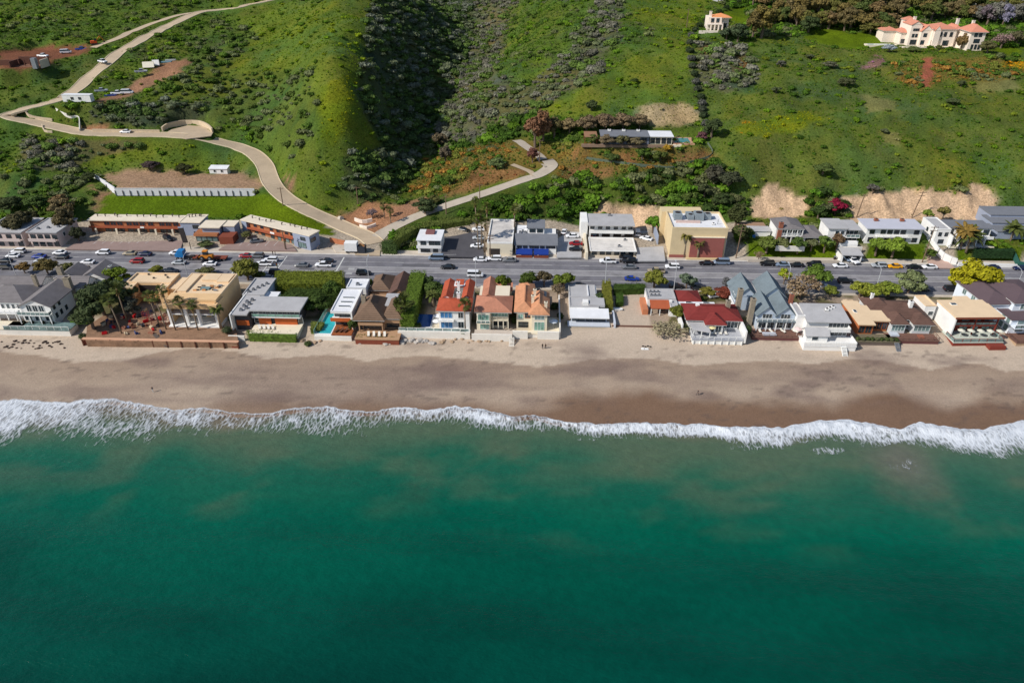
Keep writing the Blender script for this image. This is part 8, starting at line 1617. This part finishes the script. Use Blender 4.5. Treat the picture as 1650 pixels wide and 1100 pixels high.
# ================================================================== TREES AND GARDEN PLANTS
OL, DG, YG, BR, GG, MG = (96,100,40), (52,66,34), (132,132,28), (110,92,62), (98,106,80), (78,96,42)
BT = [  # px, py (foot), z, kind, width, height, colour, label
 (188,462,4.9,'wide1',9,6,(96,112,34),'bright green spreading tree by the highway beside the villa wing'), (168,505,4.6,'wide2',12,9.5,(62,72,44),'big dark green tree on the western side of the building site'), (196,492,4.6,'round1',10,8,(70,80,50),'dark tree above the building site beside the villa wing'), (150,528,4.4,'round2',9,7,(66,76,46),'dark rounded tree beside the small lawn'), (214,505,4.4,'round3',6,4.5,(70,72,62),'greyish tree in the shade of the villa site'),
 (41,440,5,'round2',4.2,3.4,(120,96,56),'small rusty street tree at the western edge'), (78,441,5,'wide3',7,4.8,(104,92,54),'brownish green street tree behind the grey roofs'), (110,442,5,'round4',4.6,3.8,(92,92,50),'olive street tree beside the brownish one'), (139,442,5,'round1',3.8,3.2,(100,84,58),'small brown street tree behind the grey gabled house'), (253,440,5,'round3',4.5,2.2,(110,110,44),'low bush behind the villa street wing'), (332,446,5,'wide2',7,2.6,(92,92,56),'low olive bush behind the villa'), (400,452,5,'wide1',9,6.5,(104,104,44),'olive green tree between the villa and the orange timber house'), (420,452,5,'round4',4,3,(80,88,40),'small green tree behind the orange timber house'),
 (470,500,4.6,'wide3',9,4.2,(64,80,34),'dark shrubby tree in the shaded garden west side'), (510,500,4.6,'wide1',9,4.6,(60,76,32),'dark shrubby tree in the shaded garden east side'), (537,480,4.8,'round2',6,5,(66,84,34),'dark tree in the shaded garden beside the narrow house'), (592,470,4.9,'round1',4.5,4,(92,104,38),'bright shrub tree between narrow house and brown shingle roofs'), (570,532,4.4,'round3',3,3.2,(70,84,40),'small green tree between pool terrace and brown shingle house'),
 (700,478,4.8,'wide2',7,4.5,(72,88,40),'dark leafy tree behind the deep blue pool'), (690,466,4.9,'round4',5,4,(60,74,40),'dark green tree by the highway above the deep blue pool'), (714,490,4.7,'round2',3.6,4,(80,92,48),'leafy tree against the red clay roof'),
 (811,474,6,'round1',5.4,6.5,(74,86,26),'round clipped tree standing between pink and orange tile roofs'), (852,464,4.9,'round3',6.5,4.6,(66,80,32),'dark green rounded tree behind the orange tile house'), (876,462,4.9,'round2',5,5.2,(88,78,56),'brownish rounded tree behind the orange tile house'), (907,467,4.9,'round1',7,5.6,(90,102,36),'bright round tree west of the grey bungalow roof'), (899,480,4.8,'bare',4.4,5,(120,104,80),'thin brownish tree beside the grey bungalow'), (964,488,4.7,'round4',3.8,3.2,(70,84,50),'small dark tree on the east side of the grey bungalow'),
 (1054,465,4.9,'round2',7.4,5.4,(108,110,44),'olive round tree behind the terracotta roofed house'), (1106,465,4.9,'round1',5.8,5,(92,104,82),'grey-green round tree behind the red roofed house'), (1169,465,4.9,'round3',3,3.6,(92,92,92),'small grey tree behind the red roofed house'), (1167,479,4.9,'wide2',7,2.6,(112,58,44),'dark red flowering shrub tree behind the red roof'), (1139,477,4.9,'wide1',5,2.6,(110,104,44),'olive shrub tree between two red roofs'), (1090,514,4.5,'round4',4.8,4,(92,94,36),'round olive shrub tree beside the white deck'),
 (1312,462,4.9,'wide1',9,6.5,(84,104,38),'green spreading tree by the highway west of the pale driveway'), (1287,482,4.8,'bare',11,8,(138,118,92),'large dry brownish tree behind the bright white house'), (1262,458,4.9,'round2',4.5,5,(130,140,34),'yellow-green tree behind the blue-grey gables'), (1337,476,4.8,'round3',4.6,2.8,(104,112,44),'small green tree at the pale driveway'),
 (1385,478,4.9,'round1',7,4.4,(122,126,46),'first yellow-green tree from the west above the flat peach house'), (1406,482,4.9,'round4',7.5,4.8,(116,124,44),'second yellow-green tree from the west above the flat peach house'), (1430,478,4.9,'round2',7,4.6,(110,122,44),'third yellow-green tree from the west above the flat peach house'), (1462,472,4.9,'wide2',9.5,6.4,(112,120,80),'grey-green domed tree behind the brown hip roofs'), (1563,474,4.9,'wide1',14,10,(142,136,26),'big golden yellow-green tree beside the highway'), (1537,464,4.9,'round3',6,5.2,(130,132,40),'smaller yellow-green tree merging with the big golden one'), (1612,460,5,'round2',5,1.8,(128,128,50),'low bush at the kerb behind the dark roofed white house'),
 (35,384,5.6,'tall1',9,9,(76,72,48),'large dark tree standing before the western apartments'), (55,366,6,'round1',6,6,(72,70,44),'dark tree between the two apartment blocks'), (112,380,5.8,'tall2',7,9,(96,86,60),'tall brownish tree at the western end of the motel'), (104,352,8,'wide2',9,7,(110,96,66),'brown spreading tree behind the apartments'), (128,388,5.7,'round3',5,4.5,(56,60,40),'dark tree in the motel corner'), (398,384,5.7,'round2',3.6,2.4,(96,96,56),'small bush in the motel corner court'), (332,397,5.4,'wide3',5.5,1.6,(84,92,54),'low planting before the motel office'), (500,396,5.4,'wide2',5,1.4,(98,96,60),'low planting at the slanted motel corner'),
 (1191,398,6.4,'tall1',6,8,(72,78,44),'dark tree beside the utility pole east of the tan building'), (1184,372,7,'tall2',7,9,(66,72,40),'tall dark tree behind the tan building'), (1205,388,8,'round1',4,4,(70,92,40),'green tree beside the white garage'), (1052,372,7,'round2',6,5,(84,118,34),'bright green tree above the alley by the tan building'),
 (1235,404,7.2,'round1',6.5,4.8,(92,104,46),'first round shrub tree from the west on the shrub bank'), (1258,403,7.2,'round3',5.4,3.8,(100,104,64),'second round shrub tree from the west on the shrub bank'), (1285,405,7.2,'round2',5.6,4.6,(72,90,42),'third round shrub tree from the west on the shrub bank'), (1307,402,7.4,'round4',4.6,3.6,(100,104,70),'fourth round shrub tree from the west on the shrub bank'), (1328,403,7.4,'round1',5.6,5,(88,106,46),'fifth round shrub tree from the west on the shrub bank'), (1347,402,7.4,'tall1',4,5.2,(104,84,62),'rusty shrub tree beside the white carport'), (1222,418,5.6,'bare',3.4,2.8,(136,116,92),'dry shrub at the west foot of the shrub bank'), (1411,408,7,'round2',6.5,4.8,(104,124,44),'first round green tree from the west before the long white apartments'), (1438,410,7,'round1',7.5,5.6,(110,130,44),'second round green tree from the west before the long white apartments'), (1497,414,6.4,'round3',4.4,2.6,(72,88,34),'dark green bush beside the pinkish ramp'), (1558,392,9,'round4',4,3,(50,66,34),'dark bush below the date palms'), (1518,352,11,'round1',4.5,4.5,(112,104,56),'rusty tree above the stepped white terrace'), (1493,352,10.5,'round2',4,3,(110,124,50),'bright bush beside the stepped white terrace'),
]
for px, py, z, kd, w, h_, c, lab in BT: tree('tree', kd, G(px, py, z), w*1.12, h_*1.16, c, lab)
tree('dune_shrub', 'bare', on_beach(1078,538), 12, 3.0, (146,136,108), 'sparse silvery shrub spreading over sand below the terracotta terrace', 'shrub'); tree('dune_shrub', 'wide1', on_beach(1100,532), 4, 2, (118,120,80), 'small green shrub beside the white deck on the sand', 'shrub')
HT = [  # on the slopes: px, py (foot), kind, width, height, colour, label
 (862,238,'tall1',9,14,(116,84,62),'tall rusty eucalyptus beside the driveway head'), (875,230,'tall2',8,13,(124,92,66),'second tall rusty eucalyptus beside the driveway head'), (893,222,'tall1',7,9,(100,92,58),'olive eucalyptus east of the rusty ones'), (858,262,'tall2',5,6,(116,78,66),'small reddish tree beside the pale pole'),
 (918,214,'wide1',10,6,(122,106,74),'first brown umbrella tree from the west above the hillside house'), (945,211,'wide2',11,6.5,(114,98,74),'second brown umbrella tree from the west above the hillside house'), (975,210,'wide3',11,7,(112,94,72),'third brown umbrella tree from the west above the hillside house'), (1004,209,'wide1',11,7,(118,100,76),'fourth brown umbrella tree from the west above the hillside house'), (1030,207,'wide2',9,6,(120,104,78),'fifth brown umbrella tree from the west above the hillside house'), (953,178,'round1',6,4.5,(66,76,44),'dark round bush on the bright bank'), (1022,135,'round2',4,2.6,(66,80,36),'lone dark bush on the grassy terrace'),
 (1146,222,'tall1',8,8,(64,76,44),'dark tree beside the hillside pool'), (1130,228,'round3',5,4,(100,66,70),'purple-leaved tree by the hillside pool'), (1035,258,'round1',7,5,(72,92,36),'green round tree below the hillside house'), (1062,262,'round2',7,5,(78,88,40),'olive round tree below the hillside house'), (985,262,'round4',7,4,(74,88,44),'green tree at the west of the hillside garden'), (1075,245,'round3',4,3,(150,120,40),'golden shrub below the hillside house'),
 (1150,300,'tall2',9,8,(74,72,58),'dark grey-green tree low on the slope west side'), (1172,310,'tall1',9,9,(66,70,50),'dark tree low on the slope behind the tan building'), (1135,318,'round1',8,6,(70,76,48),'dark round tree above the tan building'), (1165,335,'wide2',9,6,(60,72,40),'dark spreading tree behind the tan building'), (1110,328,'round2',7,5,(78,92,42),'green tree above the tan building roof'), (1085,332,'round3',6,5,(84,110,40),'bright green tree above the machines'),
 (1345,345,'wide1',8,6,(128,30,54),'crimson bougainvillea mass against the bluff'), (1330,348,'round1',7,6,(80,84,56),'dark shrub tree beside the crimson bougainvillea'), (1318,352,'round2',7,5,(56,72,34),'dark green tree above the hip roofed house'),
 (600,352,'bare',5,4.5,(112,100,104),'leafless greyish tree at the canyon mouth'), (685,345,'wide2',10,6,(66,76,46),'dark tree above the grey driveway'), (700,330,'round1',5,4,(92,92,50),'olive bush beside the grey driveway'), (725,298,'round2',5,4,(80,96,36),'round green shrub below the canyon side'), (710,240,'tall1',8,8,(104,92,70),'brownish tree at the canyon edge'), (718,262,'tall2',6,7,(98,88,72),'grey-brown tree at the canyon edge'), (800,272,'wide1',8,4.5,(96,108,64),'pale green shrub tree beside the garden path'),
 (298,280,'wide1',8,4.2,(62,64,36),'dark bush at the back of the bare pad'), (245,272,'wide2',8,3.5,(76,64,62),'dark purplish bush at the back of the bare pad'), (145,292,'wide3',6,3.5,(64,72,40),'dark bush at the west end of the panel wall'), (100,340,'tall1',7,7,(116,96,64),'brown tree on the slope behind the apartments'), (60,335,'wide1',9,5,(74,92,44),'green bush on the slope behind the apartments'), (20,340,'wide2',10,6,(66,74,44),'dark bush on the slope at the western edge'),
 (1226,62,'tall1',13,17,(112,100,52),'tall bronze-green tree beside the hilltop villa'), (1212,64,'tall2',9,13,(104,92,54),'second bronze-green tree beside the hilltop villa'), (1188,68,'wide2',11,9,(66,78,52),'dark green tree below the hilltop villa'), (1170,64,'round2',8,6,(72,84,60),'grey-green tree beside the villa terrace'), (1302,55,'wide1',11,9,(62,74,42),'dark green domed tree at the top of the grassy slope'), (1336,110,'wide2',8,3,(92,92,72),'grey shrub mass on the eastern slope'), (1362,138,'wide1',9,3.4,(76,80,52),'dark shrub mass on the eastern slope'), (1405,312,'round2',5,4,(96,92,84),'grey bush on top of the bluff'), (1325,280,'wide3',9,4,(84,98,50),'green shrub mass above the bluff'), (1548,80,'round1',7,8,(112,92,58),'bronze tree before the mansion front'), (1443,66,'round3',7,7,(100,92,52),'bronze tree at the mansion west wing'), (1612,78,'bare',11,8,(134,110,104),'leafless purplish tree east of the mansion'), (1636,74,'wide1',9,7,(84,80,56),'dark tree east of the mansion'), (1432,84,'wide2',7,3.4,(150,156,160),'silvery shrub below the mansion pool'), (1548,140,'round2',4,3,(74,80,52),'dark bush on the slope below the mansion'),
 (978,236,'wide2',8,5,(112,98,74),'brown umbrella tree before the western part of the hillside house'), (1002,237,'round2',7,5.2,(96,92,60),'olive tree screening the middle of the hillside house'), (1024,238,'wide1',7,4.4,(106,96,70),'brown tree screening the shade-darkened roof of the hillside house'), (956,232,'round3',5,4,(84,92,48),'green tree beside the carport of the hillside house'), (1512,84,'round2',5,3.2,(84,88,46),'low tree before the mansion centre'), (1472,84,'wide3',7,2.4,(86,96,52),'low hedge-like shrub below the mansion terrace'), (1590,86,'wide2',9,6,(92,90,56),'broad tree beside the mansion end tower'), (1425,62,'wide1',9,8,(88,92,48),'broad green tree at the mansion west wing'), (1258,108,'round3',5,3,(84,84,74),'grey shrub on the eastern slope below the villa'), (1305,96,'round1',5,2.6,(78,84,60),'dull shrub beside the grassy top slope'), (1250,150,'round2',5,2.8,(78,86,56),'dark shrub alone on the middle of the eastern slope'), (1425,215,'round4',4,2,(86,92,62),'small shrub in the dry patch of the eastern slope'), (1535,168,'wide3',6,2.4,(76,86,52),'low shrub on the slope below the red clay strip'),
]
for px, py, kd, w, h_, c, lab in HT: tree('tree', kd, HP(px, py), w, h_, c, lab)
rg = random.Random(77); rows = [(1235,1440,44,11,12),(1250,1450,28,11,12),(1200,1440,14,12,13),(1480,1600,34,8,11),(1460,1640,20,10,12),(1570,1650,42,6,12),(1210,1640,2,16,13),(1395,1440,52,4,8)]; od = ['first','second','third','fourth','fifth','sixth','seventh','eighth','ninth','tenth','eleventh','twelfth','thirteenth','fourteenth','fifteenth','sixteenth']
rn = ['lowest hilltop row','second hilltop row','third hilltop row','row close behind the mansion','upper row behind the mansion','purplish row east of the mansion','topmost hilltop row','short row by the mansion lawn']
for j, (x0,x1,py,n_,hh) in enumerate(rows):
    for k in range(n_):
        px = x0+(x1-x0)*(k+.5+rg.uniform(-.3,.3))/n_; yy = py+rg.uniform(-3,3)+(.05*(px-1235) if j < 3 else 0)*.5
        if 1236 < px < 1290 and 4 < yy < 34: yy = 40
        c = rg.choice([(112,98,56),(98,96,48),(84,90,44),(120,100,66),(76,88,44),(104,92,60)]) if j != 5 else rg.choice([(120,116,132),(112,100,104),(100,98,88)])
        tree('tree', rg.choice(['wide1','wide2','wide3','round1','tall1']), HP(px, max(yy,-20)), rg.uniform(9,14), hh*rg.uniform(.75,1.1), c, f'{od[k]} tree from the west in the {rn[j]}', group='trees on the hilltop')
# hedge line climbing the eastern spur
pp = smooth_line([(1190,6),(1170,16),(1148,30),(1128,44),(1114,60),(1112,85),(1116,110),(1120,135),(1128,160),(1134,190),(1140,215)], 9)
for k, q in enumerate(pp): shrub(HP(float(q[0]), float(q[1])), 4.4, 2.6, [(72,78,60),(58,70,44),(92,92,84)][k%3] if k > 6 else (50,64,34), f'{ORD(k)} shrub down from the villa in the boundary line on the spur', group='boundary line shrubs')
# palms
for k, (px, py, h_, lab) in enumerate(((771,402,11,'tallest fan palm beside the dark car park'),(776,398,12,'second fan palm beside the dark car park'),(781,403,10,'third fan palm beside the dark car park'),(768,372,11,'fan palm at the back of the dark car park'),(785,376,10,'fan palm behind the plain white building'),(828,384,11,'fan palm between white building and blue awnings'),(1121,372,8,'fan palm behind the tan building'))):
    palm('palm_tree', G(px, py, 5.8), h_, 2.0, 'fan', lab, (.3*(k%3-1),.2), (92,98,46), 'fan palms', True, k+1)
for k, (px, py, z, h_, cr, kd, lab, c) in enumerate(((1102,413,5.5,7.5,2.6,'feather','feather palm against the tan wall','a'),(1124,415,5.5,5.2,2.4,'feather','lower feather palm against the red brick panel','b'),(1547,400,8.4,6.0,4.6,'feather','date palm with bronze crown before the stepped terrace','c'),(1557,404,8,5.0,4.8,'feather','large green date palm at the dark hedge','d'),(1628,388,9.2,4.5,4.4,'feather','date palm east of the stepped terrace','e'),(655,524,4.5,7.5,3.0,'fan','fan palm beside the tall hedge wall','f'),(648,526,4.5,6.8,2.6,'fan','second fan palm beside the tall hedge wall','g'),(750,533,4.5,8.5,2.2,'fan','slim fan palm before the red clay tile house','h'),(283,531,4.2,12.5,1.9,'fan','first leaning palm from the west before the villa columns','i'),(268,530,4.2,10.5,1.9,'fan','leaning palm on the building site beside the villa','j'),(257,524,4.2,9.5,1.9,'fan','second leaning palm on the building site beside the villa','k'),(303,530,4.2,9,1.8,'fan','palm before the western villa column','l'),(319,531,4.2,8,1.7,'fan','thin palm before the middle villa column','m'),(196,536,4.2,10.5,2.2,'fan','leaning palm rising from the dark trees','n'),(204,516,4.4,10.5,2.0,'fan','second palm rising from the dark trees','o'),(356,528,4.2,6,2.4,'feather','ragged palm between the villa and the orange timber house','p'),(698,494,4.6,4,2.6,'feather','feather palm beside the red clay roof','q'))):
    col = {'c':(128,104,50),'a':(110,104,50),'b':(92,86,46)}.get(c, (84,92,44)); palm('palm_tree', G(px, py, z), h_, cr, kd, lab, (-.08*h_ if c in 'ijkln' else 0, 0), col, 'palms', kd == 'fan', k+31)
for k, (px, py) in enumerate(((620,352),(630,360))): palm('palm_tree', HP(px, py), 5, 1.8, 'fan', ['first','second'][k]+' small fan palm at the canyon mouth', (0,0), (84,90,46), 'canyon palms', True, k+60)
hedge('hedge', [G(636,402,6),G(672,372,8),G(760,352,9.5),G(772,342,10),G(700,350,9.5),G(640,375,8)], 6.2, 3.0, (90,100,46), 'long sloping hedge between the grey driveway and the dark car park', 8, .24, 'hedge', .35)
hedge('hedge', [G(616,408,5.4),G(640,409,5.4),G(640,392,6),G(616,394,6)], 5.0, 2.6, (62,78,40), 'bushy planting at the foot of the grey driveway', 8, .24, 'hedge', .35)

for k, (px, py, w, h_, c, lab) in enumerate(((893,498,3,2.4,(52,66,34),'dark shrub in the court east of the orange tile house'),(903,512,2.4,1.8,(64,76,40),'small shrub at the seaward end of the orange tile court'),(1289,520,2.6,2.4,(60,70,46),'dark shrub between blue-grey gables and bright white house'),(1204,536,2.2,2.6,(66,80,48),'dark shrub at the corner between white deck and dark red deck'),(1133,484,2.6,1.6,(84,92,44),'low shrub between two red roofs'),(828,520,1.8,2.4,(62,76,38),'slim shrub between pink and orange tile houses'),(674,528,2.4,1.6,(74,90,44),'low shrub beside the deep blue pool'),(746,536,2.0,.5,(84,110,44),'low green planting before the red clay tile house'),(366,535,3,1.8,(70,78,52),'grey-green shrub beside the orange timber house'),(376,520,2.4,2.6,(58,66,46),'dark shrub in the gap beside the villa'),(496,556,2.4,1.2,(70,82,44),'small shrub on the sand below the hedge end'),(136,546,2.6,2.0,(74,80,50),'shrub at the western end of the plank seawall'))):
    shrub(G(px, py, 4.4) if py < 540 else on_beach(px, py), w, h_, c, lab)

hedge('hedge', [G(452,500,4.6),G(520,500,4.6),G(548,486,4.8),G(552,477,4.9),G(470,477,4.9)], 4.4, 3.4, (58,74,30), 'dark shaded shrubbery below the broad clipped hedge', 9, .24, 'hedge', .5)  # leaf colour darkened to carry the shade on this side of the garden
# ================================================================== HILLSIDE BRUSH AND GRASS (uncountable cover)
def scatter_object(name, label, cat, P, S, T, RZ, K, protos):
    """points with size, tint and kind; geometry nodes set a shrub on each"""
    col = bpy.data.collections.new(name + '_kinds')
    for i, me in enumerate(protos):
        ob = bpy.data.objects.new('%s_kind_%02d' % (name, i), me); col.objects.link(ob)
    me = bpy.data.meshes.new(name); me.vertices.add(len(P)); me.vertices.foreach_set('co', P.astype(np.float32).ravel())
    for nm, ty, arr, fld in (('size','FLOAT',S,'value'),('turn','FLOAT',RZ,'value'),('pick','INT',K,'value')):
        a = me.attributes.new(nm, ty, 'POINT'); a.data.foreach_set(fld, arr)
    a = me.attributes.new('tint','FLOAT_COLOR','POINT'); a.data.foreach_set('color', np.c_[T, np.ones(len(T))].astype(np.float32).ravel())
    o = link(name, me); tag(o, label, cat, kind='stuff')
    ng = bpy.data.node_groups.new(name, 'GeometryNodeTree'); N = ng.nodes; L = ng.links
    ng.interface.new_socket('Geometry', in_out='INPUT', socket_type='NodeSocketGeometry'); ng.interface.new_socket('Geometry', in_out='OUTPUT', socket_type='NodeSocketGeometry')
    gi, go = N.new('NodeGroupInput'), N.new('NodeGroupOutput')
    mp = N.new('GeometryNodeMeshToPoints'); L.new(gi.outputs[0], mp.inputs['Mesh'])
    ip = N.new('GeometryNodeInstanceOnPoints'); L.new(mp.outputs[0], ip.inputs['Points'])
    ci = N.new('GeometryNodeCollectionInfo'); ci.inputs['Collection'].default_value = col; ci.inputs['Separate Children'].default_value = True
    L.new(ci.outputs[0], ip.inputs['Instance']); ip.inputs['Pick Instance'].default_value = True
    def attr(nm, ty):
        n = N.new('GeometryNodeInputNamedAttribute'); n.data_type = ty; n.inputs['Name'].default_value = nm
        return n.outputs['Attribute']
    L.new(attr('pick','INT'), ip.inputs['Instance Index'])
    cx = N.new('ShaderNodeCombineXYZ'); L.new(attr('turn','FLOAT'), cx.inputs['Z']); L.new(cx.outputs[0], ip.inputs['Rotation'])
    L.new(attr('size','FLOAT'), ip.inputs['Scale']); L.new(ip.outputs[0], go.inputs[0])
    md = o.modifiers.new('scatter', 'NODES'); md.node_group = ng
    return o
rs = np.random.RandomState(5)
TP = np.array([(p.x, p.y, wd/2) for _, pts, wd in TRK for p in [Vector(q) for q in smooth_line(pts, 1.5)]])
def zlook(X, Y):
    i = np.clip(np.searchsorted(xs, X)-1, 0, len(xs)-2); j = np.clip(np.searchsorted(ys, Y)-1, 0, len(ys)-2)
    u = (X-xs[i])/(xs[i+1]-xs[i]); v = (Y-ys[j])/(ys[j+1]-ys[j])
    return (GZ[j,i]*(1-u)+GZ[j,i+1]*u)*(1-v) + (GZ[j+1,i]*(1-u)+GZ[j+1,i+1]*u)*v
def candidates(cell):
    X, Y = np.meshgrid(np.arange(-340, 340, cell), np.arange(224, 640, cell)); X = X.ravel()+rs.uniform(-.5,.5,X.size)*cell; Y = Y.ravel()+rs.uniform(-.5,.5,Y.size)*cell
    Z = zlook(X, Y); px, py = pix(X, Y, Z); ok = (px > -120) & (px < 1770) & (py > -70)
    X, Y, Z = X[ok], Y[ok], Z[ok]; keep = np.ones(len(X), bool)
    for i in range(0, len(X), 6000):
        d = np.hypot(X[i:i+6000,None]-TP[None,:,0], Y[i:i+6000,None]-TP[None,:,1]) - TP[None,:,2]
        d2 = np.hypot(X[i:i+6000,None]-TP[None,:,0], Y[i:i+6000,None]+3.2-TP[None,:,1]) - TP[None,:,2]
        keep[i:i+6000] = (d.min(1) > 2.0) & (d2.min(1) > .6)
    for x0,x1,y0,y1 in EXCL: keep &= ~((X > x0-.8) & (X < x1+.8) & (Y > y0-.8) & (Y < y1+.8))
    return X[keep], Y[keep], Z[keep]
def pick_cover(X, Y, Z, sizes, p_scale, only=None):
    ids, names = classify(X, Y, Z); r = rs.rand(len(X)); patch = fbm(X/7., Y/7., 131, 3)
    P, S, T = [], [], []
    for i, c in enumerate(names):
        g, ch, tints, (a, b) = CLS[c]
        if not tints or (only and c not in only): continue
        sel = np.where((ids == i) & (r < ch*p_scale*(.35+1.3*patch)))[0]
        if not len(sel): continue
        tl = np.array([lin(t) for t in tints]); kk = rs.randint(0, len(tl), len(sel))
        # neighbours tend to be of one kind
        kk = np.where(rs.rand(len(sel)) < .6, (fbm(X[sel]/11., Y[sel]/11., 141, 2)*len(tl)*1.4-.2*len(tl)).astype(int).clip(0, len(tl)-1), kk)
        P.append(np.c_[X[sel], Y[sel], Z[sel]]); T.append(tl[kk]*rs.uniform(1.35,2.25,(len(sel),1)))
        S.append((a*.7+(b-a*.7)*rs.rand(len(sel))**2.2)*sizes*(.7+.7*patch[sel]))
    return np.concatenate(P), np.concatenate(S), np.concatenate(T)
brush_protos = [shrub_mesh(100+s, 2.2+.15*s, .78+.12*s, 170, .23, brush_mat, True) for s in range(5)]
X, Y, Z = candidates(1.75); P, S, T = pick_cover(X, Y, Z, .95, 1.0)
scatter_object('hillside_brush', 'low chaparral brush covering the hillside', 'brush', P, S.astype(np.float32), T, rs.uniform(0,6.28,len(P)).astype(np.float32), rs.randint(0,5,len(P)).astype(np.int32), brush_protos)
NB = len(P)
tuft_protos = []
for s in range(4):
    mb = MB(); rg = random.Random(s)
    for k in range(16):
        a = rg.uniform(0,6.28); r = rg.uniform(0,.55); x, y = math.cos(a)*r, math.sin(a)*r; t = rg.uniform(0,6.28); w = rg.uniform(.07,.16); h = rg.uniform(.3,.75)
        lx, ly = rg.uniform(-.3,.3), rg.uniform(-.3,.3)
        mb.face([(x-math.cos(t)*w,y-math.sin(t)*w,-.05),(x+math.cos(t)*w,y+math.sin(t)*w,-.05),(x+lx+math.cos(t)*w*.6,y+ly+math.sin(t)*w*.6,h),(x+lx-math.cos(t)*w*.6,y+ly-math.sin(t)*w*.6,h*.9)])
    tuft_protos.append(mb.mesh('grass_tuft', brush_mat))
X, Y, Z = candidates(1.15); P, S, T = pick_cover(X, Y, Z, .55, 3.2, ('M','G','GY','GD','GV','RE','OR','PK','RK'))
scatter_object('hillside_grass', 'tufts of long green grass on the hillside', 'grass', P, (S*.6+.35).astype(np.float32), T, rs.uniform(0,6.28,len(P)).astype(np.float32), rs.randint(0,4,len(P)).astype(np.int32), tuft_protos)
print('BRUSH', NB, 'TUFTS', len(P))
for _o in bpy.data.objects:
    if _o.type == 'MESH' and not _o.name.startswith(('camera','sun')): pass
